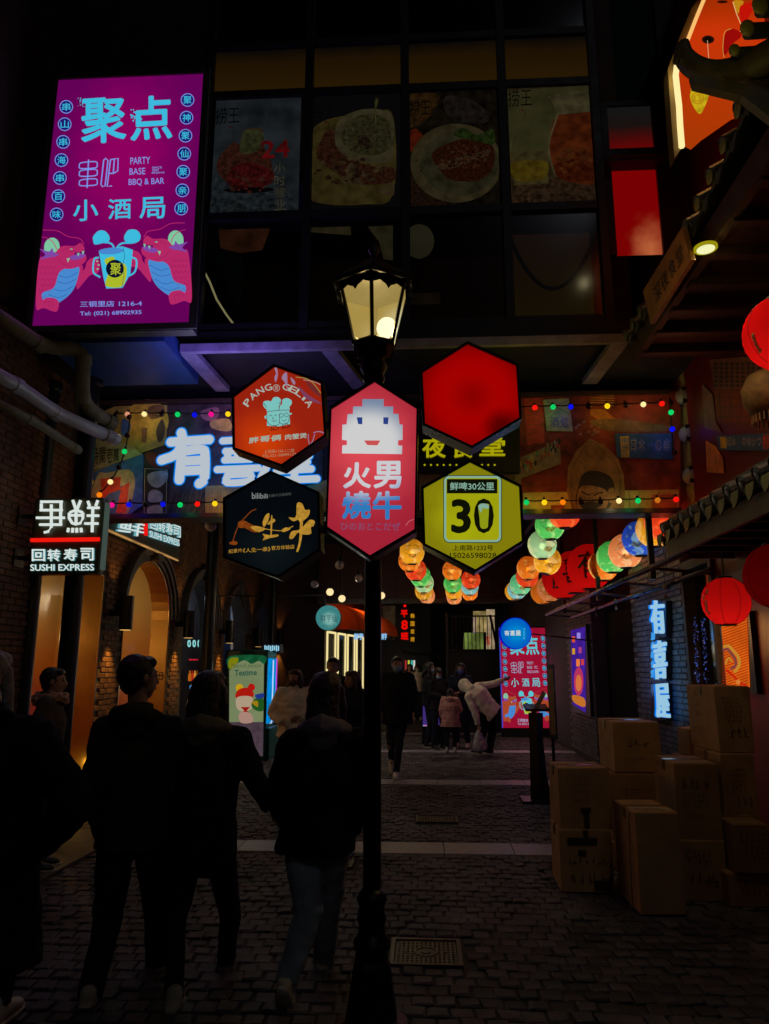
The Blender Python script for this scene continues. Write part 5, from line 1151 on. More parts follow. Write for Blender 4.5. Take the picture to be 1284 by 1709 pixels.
# large red lanterns with calligraphy
for i, (x, y, r, Y, ch) in enumerate([(984, 946, 37, 11.4, '有'), (958, 955, 35, 12.3, '喜'), (938, 966, 33, 13.2, '屋')]):
    R_ = r / F * Y / ray(x, y).y * 1.; p = PY(x, y, Y)
    t = lantern('R', p, R_, 'large %s red lantern with a brushed black character, among the right string' % ['nearest', 'middle', 'farthest'][i], 'big red lanterns with characters', power=1.7, marks='none', cord=.1)
    t.rotation_euler = (0, 0, 0)
    vs, fs = glyph(ch, .02); mb = MB()
    def ons(u, v): az = -pi / 2 - .75 + u * 1.15; el = (v - .5) * 1.2; return Vector((1.01 * R_ * cos(el) * cos(az), 1.01 * R_ * cos(el) * sin(az), R_ * 1.06 * sin(el)))
    mb.add([ons(u, v) for u, v, z_ in vs], fs); obj('brushed_character', mb, mat('lantern_ink', (.03, .01, .01)), t, local=True)
for i, (x, y, r, Y, c) in enumerate([(918, 982, 22, 14.2, 'p'), (906, 988, 20, 15, 'o')]):
    lantern(c, PY(x, y, Y), r / F * Y / ray(x, y).y, ['peach painted lantern just beyond the big red lanterns', 'orange painted lantern at the far end beyond the big red lanterns'][i], None, power=.6, cord=.1)
# plain red lanterns near the camera
def plain_red(x, y, r, Y, label, power, cord):
    R_ = r / F * Y / ray(x, y).y; p = PY(x, y, Y); t = lantern('R', p, R_, label, None, power=power, marks='none', cord=cord); t.rotation_euler = (0, 0, 0)
    rb = MB()
    for k in range(8):
        a = k * pi / 4 + .2; rb.tube([Vector((1.005 * R_ * sin(b) * cos(a), 1.005 * R_ * sin(b) * sin(a), 1.05 * R_ * cos(b))) for b in [.33 + (pi - .66) * j / 14 for j in range(15)]], .0015, 4)
    obj('ribs', rb, mat('lantern_ink', (.03, .01, .01)), t, local=True); return t, R_
t, R_ = plain_red(1212, 1004, 39, 6.3, 'round red lantern hanging below the tiled eave in front of the orange poster', .8, .25)
mb = MB(); rs = random.Random(2)
for k in range(9):
    az = pi + .25 + rs.uniform(-.1, .12); el = .45 - k * .12
    mb.ell(Vector((1.01 * R_ * cos(el) * cos(az), 1.01 * R_ * cos(el) * sin(az), 1.05 * R_ * sin(el))), (.006, .02, .014), 6, 5)
obj('painted_mark', mb, mat('lantern_gold_ink', (.6, .3, .1), .4), t, local=True)
plain_red(1296, 961, 52, 5.4, 'dim red lantern with a grey mark cut by the right edge, under the eave', .1, .25)
t, R_ = plain_red(1304, 556, 60, 4.5, 'bright red lantern cut by the right edge, hanging from the upper eave', 1.1, .3)
mb = MB()
for k in range(5):
    az = pi + .35; el = -.2 - k * .11
    mb.ell(Vector((1.01 * R_ * cos(el) * cos(az), 1.01 * R_ * cos(el) * sin(az), 1.05 * R_ * sin(el))), (.008, .02, .016), 6, 5)
obj('painted_mark', mb, mat('lantern_gold_ink', (.6, .3, .1), .4), t, local=True)
t = thing('fringed_lantern', 'dim yellow brown fringed lantern at the right edge under the bright red one', 'lantern', PY(1282, 655, 5.2))
p = PY(1282, 655, 5.2); obj('body', MB().lathe(p - Vector((0, 0, .17)), [(.1, 0), (.14, .03), (.17, .1), (.18, .2), (.13, .3), (.05, .34)], 20), mat('straw_paper', (.3, .16, .05), .7, noise=.4, nscale=14), t, smooth=True)
fm_ = MB()
for k in range(24): a = 2 * pi * k / 24; fm_.tube([p + Vector((.12 * cos(a), .12 * sin(a), -.17)), p + Vector((.125 * cos(a), .125 * sin(a), -.23))], .006, 4)
obj('fringe', fm_, mat('straw_paper', (.3, .16, .05)), t)
# ceiling bulbs at left
for i, (x, y, Y, lit) in enumerate([(352, 877, 9.2, 0), (567, 943, 11, 0), (599, 965, 12.5, 0), (525, 975, 13, 0), (551, 988, 13.5, 1), (571, 999, 14, 1), (637, 994, 14, 1)]):
    p = PY(x, y, Y); t = thing('hanging_bulb', ['large unlit round bulb hanging beside the black hexagonal sign', 'unlit white bulb hanging left of the post, nearer one', 'unlit white bulb hanging left of the post, right one', 'unlit white bulb hanging lowest and leftmost of the far group',
        'lit warm bulb, left one of the pair by the round dessert sign', 'lit warm bulb, right one of the pair by the round dessert sign', 'lit warm bulb just right of the lamp post'][i], 'bulb', p, 'globe bulbs hanging under the canopy')
    R_ = .075 if Y < 10 else .068
    obj('globe', MB().ell(p, R_, 14, 10), em(235, 205, 150, 1.3) if lit else mat('opal_glass', (.7, .7, .72), .25), t, smooth=True)
    obj('cap', MB().lathe(p + Vector((0, 0, R_ * .9)), [(.035, 0), (.03, .05), (.008, .07)], 10), BLACK, t); obj('cord', MB().tube([p + Vector((0, 0, R_)), (p.x, p.y, 4.6)], .005, 5), WIRE, t)
    if lit: light('POINT', p + Vector((0, 0, -.1)), (1, .8, .5), 9, .05, t)
for i, (x, y, Y) in enumerate([(1043, 868, 11.5), (800, 905, 16.2), (560, 905, 15.2)]):  # the last two are added to brighten the people under the canopy
    p = PY(x, y, Y); p.z = 4.38 if i else PY(x, y, Y).z - .0; t = thing('downlight', ['small lit downlight under the canopy, above the blue lantern', 'small added downlight under the canopy, above the far people', 'small added downlight under the canopy at its left side'][i], 'lamp', p)
    obj('housing', MB().lathe(p, [(.07, 0), (.07, .08)], 16), BLACK, t); obj('lens', MB().lathe(p - Vector((0, 0, .012)), [(.045, 0), (.045, .011)], 14), em(250, 225, 170), t)
    light('SPOT', p - Vector((0, 0, .04)), (1, .85, .65), [30, 60, 45][i], .05, t, spot=radians(100), blend=.8)
# ================================================================ RIGHT BUILDING (wall plane X = 2.9)
XRW = 2.9
rb_ = thing('tiled_roof_building', 'dark grey brick and red building with small tiled eaves along the right side', 'building', (XRW, 8, 0))
gb = mat('grey_brick', (.11, .11, .13), .5, noise=.4, nscale=5, bump=.3, bscale=60, rand=.3)
gm = mat('grey_mortar', (.06, .06, .07), .8)
redw = mat('red_lacquer_wall', (.16, .006, .008), .45, noise=.2, nscale=2)
def yv(x): return PX(x, 1100, XRW).y
Yp0, Yp1, Yd1, Ys1, Yw1 = yv(948), yv(991), yv(1060), yv(1150), yv(1178)
obj('wall', MB().box(XRW, XRW + .3, Yp1, Yp0, 0, 3.1).box(XRW, XRW + .3, Ys1, Yd1, 0, 3.1).box(XRW, XRW + .3, Yp0 + .01, 26, 0, 4.7), gm, rb_)
obj('red_wall', MB().box(XRW + .01, XRW + .3, 2.0, yv(1205) - .02, 0, 3.2).box(XRW + .01, XRW + .3, 2.0, 26, 3.21, 9), redw, rb_)
bvr = [(-p[0], p[1], p[2]) for p in bv]; bfr = [tuple(reversed(f_)) for f_ in bf]
gme = bpy.data.meshes.new('brick'); gme.from_pydata(bvr, [], bfr); gme.materials.append(gb)
cand = []; z = .1; r_ = 0
while z < 3.05:
    for (a, b) in ((Ys1, Yd1), (Yp1, Yp0)):
        y = a + .12 + (.06 if r_ % 2 else 0)
        while y < b - .1: cand.append((y, z)); y += .236
    z += .067; r_ += 1
cand.sort(key=lambda c: (0 if c[0] < Yd1 and 1.2 < c[1] < 2.75 else 1, c[1])); bs = MB()
for i, (y, z) in enumerate(cand):
    dx = random.uniform(-.004, .003)
    if i < 290: o = bpy.data.objects.new('brick', gme); col.objects.link(o); o.parent = rb_; o.location = Vector((XRW + dx, y, z)) - rb_.location
    else: bs.add([(XRW + dx + p[0], y + p[1], z + p[2]) for p in bvr], bfr)
obj('bricks', bs, gb, rb_, kind='stuff')
obj('door_recess', MB().box(XRW + .25, XRW + .35, Yd1 + .01, Yp1 - .01, 0, 3.1), mat('recess_black', (.006, .006, .008), .8, spec=.08), rb_)
obj('door', MB().box(XRW + .2, XRW + .24, Yd1 + .1, Yp1 - .1, 0, 2.5), mat('near_black_door', (.005, .005, .007), .7, spec=.08), rb_, bevel=.01)
# window with tinsel
obj('window_frame', MB().box(XRW - .03, XRW + .2, Ys1 - .09, Ys1 - .01, 0, 2.75).box(XRW - .03, XRW + .2, yv(1205), yv(1205) + .08, 0, 2.75).box(XRW - .03, XRW + .2, yv(1205) + .09, Ys1 - .1, 2.65, 2.75), mat('weathered_timber', (.08, .065, .05), .6, noise=.4, nscale=12), rb_)
obj('window_pane', MB().poly([(XRW + .1, Ys1 - .09, .0), (XRW + .1, yv(1205) + .08, 0), (XRW + .1, yv(1205) + .08, 2.7), (XRW + .1, Ys1 - .09, 2.7)]), mat('dark_glass', (.01, .012, .02), .08), rb_)
rs = random.Random(8)
for i, xx in enumerate((1159, 1174)):
    pa = PX(xx, 1030, XRW - .03); pb = PX(xx + 6, 1140, XRW - .03); t = thing('tinsel_strip', ['silvery blue tinsel strip on the window frame beside the neon characters', 'silvery blue tinsel strip on the window, nearer the red lantern'][i], 'tinsel', pa)
    mb = MB(); m2 = MB()
    for k in range(200):
        u = rs.random(); p = pa.lerp(pb, u) + Vector((rs.uniform(-.015, .01), rs.uniform(-.05, .05), 0)); v1 = Vector((rs.uniform(-1, 1), rs.uniform(-1, 1), rs.uniform(-1, 1))) * .016; v2 = Vector((rs.uniform(-1, 1), rs.uniform(-1, 1), rs.uniform(-1, 1))) * .016
        (mb if k % 3 else m2).poly([p, p + v1, p + v2])
    obj('foil', mb, mat('silver_foil', (.75, .78, .9), .18, 1), t); obj('sparkle', m2, em(70, 90, 170, .8), t)  # some flecks glow by themselves, as painted-in glints
# neon sign 有喜屋 vertical
t = thing('neon_sign', 'vertical blue white neon characters on the grey brick wall at right', 'neon sign', (XRW, 9.6, 1.8))
pl = XR(XRW - .12); NW = em(150, 196, 222); NB = em(0, 122, 235, 1.)
for s, q in (('有', [(1088, 1003), (1109, 1000), (1113, 1058), (1092, 1057)]), ('喜', [(1092, 1072), (1114, 1066), (1115, 1132), (1096, 1134)]), ('屋', [(1096, 1142), (1117, 1140), (1120, 1200), (1100, 1197)])):
    l = letter(s, q, XR(XRW - .09), NB, t, .05, .05, name='glowing_rim'); l2 = letter(s, q, XR(XRW - .15), NW, t, .03, .022)
for k, s in enumerate('深夜の食堂'): letter(s, [(1089, 1056 + 15.5 * k), (1094, 1055 + 15.5 * k), (1094, 1067 + 15.5 * k), (1089, 1069 + 15.5 * k)], XR(XRW - .13), em(60, 150, 225), t, .02, .03)
pc = XR(XRW - .02)
for i, (ya, yb) in enumerate(((1003, 1063), (1068, 1136), (1142, 1202))): obj('backing_box', MB().prism([pc.at(p) for p in quad(1096, ya, 1122, yb, 0)], (-.07, 0, 0)), BLACK, t)
for z_ in (1.35, 1.8, 2.25): light('POINT', (XRW - .28, 9.95, z_), (.15, .4, 1), 1.0, .1, t)
# lit posters
def wallposter(name, label, q, X, m, fn, th=.03, cat='poster', fr=True):
    pl = XR(X); v = [pl.at(p) for p in q]; t = thing(name, label, cat, v[0])
    obj('lit_face', MB().poly(v), m, t)
    y0 = min(p.y for p in v); y1 = max(p.y for p in v); z0 = min(p.z for p in v); z1 = max(p.z for p in v)
    if fr: obj('case', MB().box(X + .003, X + .06, y0 - .04, y1 + .04, z0 - .04, z1 + .04), BLACK, t)
    ar = Art(lambda p, d: pl.at(p, d)); fn(ar)
    if ar.mb.v: ar.done('printed_artwork', t)
    return t
def f(ar):
    for k, (x, y, s, c) in enumerate([(955, 1062, 5, (210, 80, 30)), (955, 1082, 5, (200, 140, 30)), (963, 1056, 6, (150, 130, 220)), (966, 1080, 5, (170, 60, 120)), (962, 1100, 6, (230, 120, 50)), (970, 1100, 5, (200, 60, 60))]): ar.poly([(x, y), (x + s, y), (x + s, y + s * 2), (x, y + s * 2)], em(*c))
    ar.disc(966, 1137, 8, em(180, 50, 90), 24); ar.disc(966, 1140, 5, em(210, 110, 60), 14); ar.blob([(956, 1160), (975, 1165), (976, 1180), (958, 1172)], em(190, 110, 40))
wallposter('lit_poster', 'purple and red lit poster on the narrow brick pier at right', [(953, 1052), (977, 1046), (978, 1190), (956, 1176)], XRW - .07, em(60, 28, 140, 1, .3, 5), f)
def f(ar):
    ln = em(165, 35, 8)
    for k in range(34):
        y = 1032 + k * 4.6; ar.line([(1206, y + 8), (1250, y - 8)], 1.3, ln)
    lg = em(190, 130, 40); dkk = em(120, 60, 60)
    ar.line(smooth_line([(1207, 1080), (1216, 1078), (1224, 1086), (1232, 1096), (1234, 1110), (1226, 1122)]), 5, lg); ar.line(smooth_line([(1207, 1086), (1214, 1083), (1221, 1091), (1227, 1100), (1228, 1110), (1220, 1117)]), 4, dkk)
    ar.line(smooth_line([(1211, 1108), (1216, 1098), (1222, 1104)]), 3, lg); ar.line(smooth_line([(1212, 1118), (1224, 1128), (1236, 1140), (1246, 1144)]), 3.5, em(190, 30, 12)); ar.disc(1232, 1138, 4, em(210, 120, 50))
wallposter('lit_poster', 'bright orange striped lit poster behind the red lantern, above the carton stack', [(1204, 1046), (1247, 1028), (1252, 1147), (1213, 1147)], XRW - .04, em(205, 92, 18, 1, .2, 4), f)
light('AREA', (XRW - .3, 7.1, 1.9), (1, .45, .12), 2.5, .4, None, rot=(0, radians(-60), 0))  # orange fill added as spill of the lit poster
# pergola pipes and red lintels
t = thing('pipe_pergola', 'painted steel pipe frame running under the lanterns along the right wall', 'frame', (2.4, 9, 2.6))
P1 = [Vector((2.32, y, 2.6)) for y in (14.4, 6.6)]; P2 = [Vector((2.72, y, 2.52)) for y in (14.0, 7.2)]
bm_ = mat('blue_grey_pipe', (.16, .17, .26), .3, .6, noise=.2)
obj('pipe', MB().tube(P1, .028, 10), bm_, t, smooth=True); obj('pipe', MB().tube(P2, .024, 10), bm_, t, smooth=True)
for y in (7.6, 8.9, 10.2, 11.6, 13.1, 14.3): obj('cross_bar', MB().tube([(2.32, y, 2.59), (2.9, y, 2.53)], .018, 8), STEEL, t)
for y in (8.3, 10.9, 13.6): obj('strut', MB().box(2.5, 2.56, y, y + .06, 2.56, 4.0), STEEL, t, bevel=.004)
obj('upper_bar', MB().tube([(2.5, 8.3, 4.0), (2.5, 14, 4.0)], .03, 8), STEEL, t)
for i in range(3):
    x_, y_ = [(995, 1015), (1028, 1003), (1110, 980)][i]; p = PX(x_, y_, 2.6); tt = thing('wind_chime', ['small wind chime hanging by the dark doorway, farther one', 'small pale wind chime hanging by the dark doorway, nearer one', 'small spotlight fitting hanging above the neon characters'][i], 'ornament', p)
    obj('cord', MB().tube([p, p + Vector((0, 0, .3))], .004, 4), WIRE, tt); obj('bell', MB().ell(p, .03, 10, 6), mat('dull_brass', (.3, .25, .2), .4, .6), tt); obj('tail', MB().prism([p + Vector(v) for v in ((-.02, 0, -.12), (.02, 0, -.12), (0, 0, -.06))], (0, .01, 0)), mat('dull_brass', (.3, .25, .2)), tt)
# lower tiled eave
def round_tile(p, r=.062, d=(-1, 0, 0), drop=True):
    """end disc of a barrel tile with an embossed ring, facing d, as geometry round point p"""
    mb = MB(); d = Vector(d).normalized(); s = Vector((0, 0, 1)).cross(d); s = s.normalized() if s.length > .1 else Vector((0, 1, 0)); u = d.cross(s); n = 14
    prof = [(r, -.5), (r, .0), (r * .86, .008), (r * .8, .0), (r * .45, .0), (r * .38, .01), (r * .15, .012)]
    vs = [p + d * h + (s * cos(2 * pi * k / n) + u * sin(2 * pi * k / n)) * q for q, h in prof for k in range(n)]
    mb.add(vs, [(i * n + k, i * n + (k + 1) % n, (i + 1) * n + (k + 1) % n, (i + 1) * n + k) for i in range(len(prof) - 1) for k in range(n)] + [tuple((len(prof) - 1) * n + k for k in range(n))])
    return mb
tile_m = mat('dark_glazed_tile', (.09, .09, .095), .35, noise=.4, nscale=12, bump=.3)
tile_g = mat('olive_glazed_tile', (.32, .3, .08), .35, noise=.25, nscale=9)
t = thing('tiled_eave', 'small dark tiled eave with round end tiles above the right hand red lanterns', 'roof', (2.4, 5.7, 2.8))
y = 4.35; k = 0; slope = Vector((.75, 0, .33)).normalized()
while y < 6.95:
    p = Vector((2.2, y, 2.84)); o = obj('roof_tile', round_tile(p, .07, -slope), tile_m, t)
    dp = MB().prism([p + Vector(v) for v in ((-.005, .06, -.02), (-.005, .195, -.02), (-.01, .19, -.07), (-.014, .165, -.115), (-.018, .1275, -.14), (-.014, .09, -.115), (-.01, .065, -.07))], (.012, 0, 0)); obj('drip_tile', dp, tile_m, o)
    y += .245; k += 1
obj('tile_bed', MB().prism([(2.22, 4.2, 2.8), (2.92, 4.2, 3.1), (2.92, 6.98, 3.1), (2.22, 6.98, 2.8)], (0, 0, -.03)), tile_m, t)
obj('ridge', MB().box(2.72, 2.9, 4.2, 7.0, 3.1, 3.24), tile_m, t, bevel=.02)
fas = mat('worn_fascia_board', (.16, .12, .08), .6, noise=.3, nscale=6)
obj('fascia', MB().box(2.26, 2.3, 4.2, 6.99, 2.6, 2.76), fas, t, bevel=.003)
obj('end_board', MB().prism([(2.3, 7.0, 2.6), (2.9, 7.0, 2.6), (2.9, 7.0, 3.08), (2.24, 7.0, 2.78)], (0, .03, 0)), fas, t)
for i in range(8): obj('rafter', MB().box(2.32, 2.9, 4.3 + i * .36, 4.36 + i * .36, 2.64, 2.7), DARK, t)
obj('soffit', MB().box(2.32, 2.9, 4.2, 6.99, 2.705, 2.72), DARK, t)
# column with white domes
cm = mat('carved_column', (.35, .27, .1), .5, noise=.4, nscale=5)
xa = PY(1137, 700, 8).x; xb = PY(1170, 700, 8).x
t = thing('signboard_column', 'tall column at the right end of the signboard with a row of white domes', 'column', (xb, 8, 0))
obj('shaft', MB().box(xa + .04, xb, 7.9, 8.15, 2.7, 8.3), cm, t, bevel=.01)
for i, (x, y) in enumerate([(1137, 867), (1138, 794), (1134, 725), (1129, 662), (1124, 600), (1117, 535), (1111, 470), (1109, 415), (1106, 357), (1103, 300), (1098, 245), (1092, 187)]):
    p = PY(x, y, 7.95); p.x = xa + .03; d = obj('dome_light', MB().ell(p, (.085, .085, .095), 16, 10), mat('opal_dome', (.33, .33, .34) if i < 5 else (.2, .17, .13), .3) if i < 5 else mat('opal_dome_dim', (.2, .17, .13), .3), t, smooth=True)  # upper domes take a darker copy, their dimness put into the colour
    obj('dome_base', MB().box(xa + .0, xa + .045, 7.88, 8.02, p.z - .09, p.z + .09), BLACK, d)
# wall things seen right of the column
def rw(label, cat, q, m, fn=None, name='poster', d=.0):
    pl = XR(XRW - .01 - d); v = [pl.at(p) for p in q]; t = thing(name, label, cat, v[0]); obj('sheet', MB().prism(v, (.008, 0, 0)), m, t)
    if fn: ar = Art(lambda p, dd: pl.at(p, dd)); fn(ar); ar.done('printed_artwork', t)
    return t
def f(ar):
    ar.poly([(1202, 729), (1212, 729), (1213, 748), (1203, 748)], YEL)
    for k, ch in enumerate('日本一の串かつ'): x = 1213 + k * 8.4; q = quad(x, 729, x + 7.6, 745) if ch != '一' else quad(x, 736, x + 7.6, 739); ar.text(ch, q, CRM, .07); ar.text(ch, q, NAVY, .01)
    ar.text('横', quad(1272, 724, 1290, 750), RED, .05)
rw('blue sign with cream japanese lettering on the red wall right of the column', 'sign', [(1196, 727), (1300, 722), (1300, 752), (1200, 751)], BLU, f, 'sign', .03)
def f(ar):
    rs = random.Random(6)
    for r in range(6):
        for k in range(9): x = 1192 + k * 9; y = 605 + r * 7.2; ar.poly([(x, y), (x + 6, y), (x + 6, y + 5), (x, y + 5)], K)
rw('dim menu sheet full of small characters on the upper red wall at right', 'poster', [(1184, 600), (1284, 592), (1284, 648), (1192, 650)], diff(60, 30, 26), f)
def f(ar):
    for k in range(5): ar.line([(1200 + k * 18, 655), (1204 + k * 17, 705)], 1.4, K)
    for k in range(3): ar.line([(1194, 664 + k * 16), (1268, 662 + k * 16)], 1.2, K)
rw('red wooden lattice window high on the right wall', 'window', [(1192, 652), (1270, 650), (1270, 706), (1197, 706)], diff(60, 12, 6), f, 'lattice_window')
rw('orange fan shaped ornament beside the column at right', 'ornament', [(1178, 735), (1195, 745), (1206, 765), (1208, 790), (1180, 788)], diff(190, 60, 20), None, 'fan_ornament')
rw('pinkish cloth panel beside the column, upper right wall', 'cloth', [(1172, 640), (1190, 660), (1195, 705), (1205, 722), (1176, 715)], diff(60, 35, 30), None, 'cloth_panel')
light('POINT', (2.3, 6.4, 3.9), (1, .25, .08), 1.6, .2, None)  # red fill added for the upper right wall, no fitting here
# upper pagoda eave
t = thing('pagoda_eave', 'big dark tiled eave with upturned ridge corner above the wooden plaque', 'roof', (1.95, 5, 4.8))
n = 13; sl = Vector((.8, 0, .45)).normalized()
ed = [Vector((1.9, 6.5 - i * .235, 4.62 + .3 * (i / (n - 1)) ** 3)) for i in range(n)]
bedt = MB()
for i, p in enumerate(ed):
    lit = i > 7
    o = obj('roof_tile', round_tile(p, .058, -sl), tile_m, t)
    obj('glazed_disc', MB().ell(p - sl * .012, (.012, .052, .052), 12, 6), tile_g if lit else mat('pale_tile_disc', (.12, .12, .09), .4), o, smooth=True)
    if i < n - 1: q = ed[i + 1]; bedt.prism([p + Vector((.02, 0, -.03)), q + Vector((.02, 0, -.03)), q + Vector((1.1, 0, .55)), p + Vector((1.1, 0, .55))], (0, 0, -.04)); obj('drip_tile', MB().prism([p + Vector(v) for v in ((.0, -.06, -.04), (.0, -.175, -.04), (-.01, -.15, -.11), (-.015, -.118, -.15), (-.01, -.085, -.11))], (.012, 0, 0)), tile_m, o)
obj('tile_bed', bedt, tile_m, t)
obj('soffit', MB().box(2.02, 2.95, 3.0, 6.6, 4.44, 4.47), mat('dark_timber', (.05, .02, .012), .6, noise=.4, nscale=9), t)
for i in range(9): obj('rafter', MB().box(1.98, 2.9, 3.1 + i * .4, 3.17 + i * .4, 4.36, 4.435), mat('dark_timber', (.05, .02, .012)), t)
obj('fascia', MB().box(1.95, 2.01, 3.0, 6.6, 4.38, 4.56), mat('dark_timber', (.05, .02, .012)), t)
# ridge sweeping in from the right with an upturned tip
rid = mat('weathered_ridge', (.10, .085, .04), .5, noise=.35, nscale=7, bump=.3)
rp = [PY(x, y, Y) for x, y, Y in ((1400, 40, 3.3), (1284, 95, 3.45), (1230, 118, 3.55), (1190, 122, 3.6), (1160, 112, 3.62), (1142, 95, 3.63), (1138, 78, 3.63))]
rp = smooth_line(rp_ := rp, 4)
obj('upturned_ridge', MB().loft(rp, [(.06 + .0 * i, .11 - .07 * (i / (len(rp) - 1))) for i in range(len(rp))], (0, 1, 0), 12), rid, t, smooth=True)
obj('ridge_curl', MB().tube([PY(x, y, 3.6) for x, y in ((1150, 82), (1142, 72), (1133, 82), (1134, 98), (1146, 106))], .018, 8), rid, t, smooth=True)
obj('ridge_nub', MB().ell(PY(1129, 102, 3.6), .02, 8, 6), rid, t, smooth=True)
obj('hip_soffit', MB().prism([PY(*p, 3.5) for p in ((1155, 122), (1240, 140), (1330, 110), (1330, 230), (1240, 160), (1160, 140))], (0, .05, 0)), rid, t)
for i, (x, y, r) in enumerate([(1226, 84, .03), (1248, 47, .04), (1270, 8, .045), (1290, -30, .05)]):
    p = PY(x, y, 3.45 - i * .1); obj('glazed_disc', MB().ell(p, (r, .02, r * 1.25), 14, 8), tile_g, t, smooth=True)
    obj('roof_tile', MB().loft([p + Vector((.01, .02, 0)), p + Vector((.3, .12, .1))], [r, r], (0, 0, 1), 12), tile_m, t)
light('POINT', PY(1215, 40, 3.0), (1, .8, .2), .7, .1, t)
# orange neon billboard above
t = thing('lit_billboard', 'bright orange and red lit billboard with a glowing white edge, top right corner', 'sign', PY(1200, 100, 5.4))
pl = YP(5.4); v = [pl.at(p) for p in [(1176, -10), (1235, -40), (1330, -60), (1330, 160), (1220, 200), (1170, 235), (1153, 250), (1140, 243), (1131, 180), (1128, 120), (1146, 68)]]
obj('lit_face', MB().poly(v), em_z('orange_backlit_board', [(PY(1140, 245, 5.4).z, S(165, 55, 5)), (PY(1140, 60, 5.4).z, S(200, 52, 8)), (PY(1180, 5, 5.4).z, S(165, 45, 2))]), t)
ar = Art(lambda p, d: pl.at(p, d))
Q3 = lambda p: [(1000 + x / 4.521, y / 4.521) for x, y in p]
ar.blob(Q3([(690, 620), (760, 625), (840, 650), (830, 720), (800, 800), (760, 860), (710, 800), (685, 720)]), em(190, 160, 20, 1, .3, 20)); c_ = Q3([(745, 740)])[0]; ar.ring(c_[0], c_[1], 10, 1, em(170, 100, 10)); ar.ring(c_[0], c_[1], 6, .8, em(170, 100, 10))
ar.blob(Q3([(1010, 10), (1090, 10), (1060, 80), (1045, 100)]), em(190, 130, 20)); ar.blob(Q3([(1060, 60), (1130, 20), (1180, 30), (1100, 180), (1080, 200)]), em(190, 18, 6)); ar.line(Q3([(1010, 15), (1040, 110), (1085, 215)]), 1.4, em(225, 180, 120))
ar.blob(Q3([(950, 260), (990, 215), (1060, 235), (1070, 280), (1010, 330), (950, 420), (930, 370)]), em(150, 10, 6)); ar.line(smooth_line(Q3([(1000, 215), (950, 240), (938, 310), (935, 380), (945, 435)])), 1.2, em(200, 140, 60))
ar.blob(Q3([(620, 560), (680, 560), (690, 700), (640, 800), (610, 700)]), em(178, 50, 6)); ar.disc(1182, 66, 10.5, em(40, 14, 6), 7); ar.disc(1182, 66, 6.5, em(14, 6, 4), 4.2); ar.line(Q3([(818, 305), (828, 440)]), .8, em(230, 190, 140)); ar.disc(1206, 3, 9, em(40, 8, 4), 2.5)
ar.done('printed_artwork', t)
obj('glowing_edge', MB().tube([pl.at(p, .03) for p in Q3([(790, 0), (740, 120), (670, 300)])], .016, 6), em(250, 190, 110, 1.), t)
obj('glowing_edge', MB().tube([pl.at(p, .03) for p in Q3([(588, 490), (578, 570), (590, 680), (604, 800), (612, 950), (625, 1110)])], .024, 6), em(255, 230, 160, 1.1), t)
obj('return_panel', MB().prism([pl.at(p, -.02) for p in Q3([(770, -40), (700, 60), (600, 300), (520, 520), (545, 900), (570, 1200), (625, 1110), (580, 560), (670, 300), (790, 0)])], (0, .12, 0)), mat('ochre_return', (.3, .2, .06), .5, noise=.2), t)
light('POINT', pl.at((1122, 115), .12), (1, .85, .45), .8, .03, t)
light('AREA', pl.at((1180, 100), .5), (1, .4, .08), 2, .4, t, rot=(radians(-30), 0, 0))
# wooden plaque 深夜食堂
pn = Vector((-.62, -.78, .05)); q = [(1073, 486), (1138, 379), (1153, 434), (1086, 541)]
pp = [PX(q[0][0], q[0][1], 1.98)]
o3 = PX(1112, 460, 1.8); pl = XR(1.8); v = [pl.at(p) for p in q]
t = thing('wooden_plaque', 'slanting wooden plaque with four black brushed characters under the big eave', 'plaque', v[0])
wd = mat('warm_oiled_wood', (.42, .18, .04), .5, noise=.35, nscale=4, bump=.2)
obj('board', MB().prism(v, (.035, 0, 0)), wd, t, bevel=.004)
ar = Art(lambda p, d: pl.at(p, d)); P_ = lambda u, w_: (q[3][0] * w_ + q[0][0] * (1 - w_) + (q[1][0] - q[0][0]) * u, q[3][1] * w_ + q[0][1] * (1 - w_) + (q[1][1] - q[0][1]) * u)
for k, ch in enumerate('深夜食堂'):
    u0 = .18 + k * .19; u1 = u0 + .165; ar.text(ch, [P_(u0, .3), P_(u1, .3), P_(u1, .78), P_(u0, .78)], K, .015)
ar.done('brushed_characters', t)
light('POINT', o3 + Vector((-.45, -.35, -.3)), (1, .6, .2), 1.1, .1, None)  # warm fill added in front of the plaque, no fitting here
# downlight
p = PZ(1178, 414, 4.35); t = thing('downlight', 'small bright round downlight with yellow rim under the big eave', 'lamp', p)
obj('ring', MB().lathe(p, [(.06, -.008), (.075, -.008), (.075, .01), (.06, .01)], 20), em(150, 140, 10), t); obj('lens', MB().lathe(p - Vector((0, 0, .012)), [(.058, 0), (.058, .011)], 20), em(235, 235, 175, 1.1), t)
light('SPOT', p - Vector((0, 0, .03)), (1, .85, .5), 14, .04, t, rot=(0, 0, 0), spot=radians(120))
light('POINT', p - Vector((0, 0, .06)), (1, .85, .2), .5, .04, t)
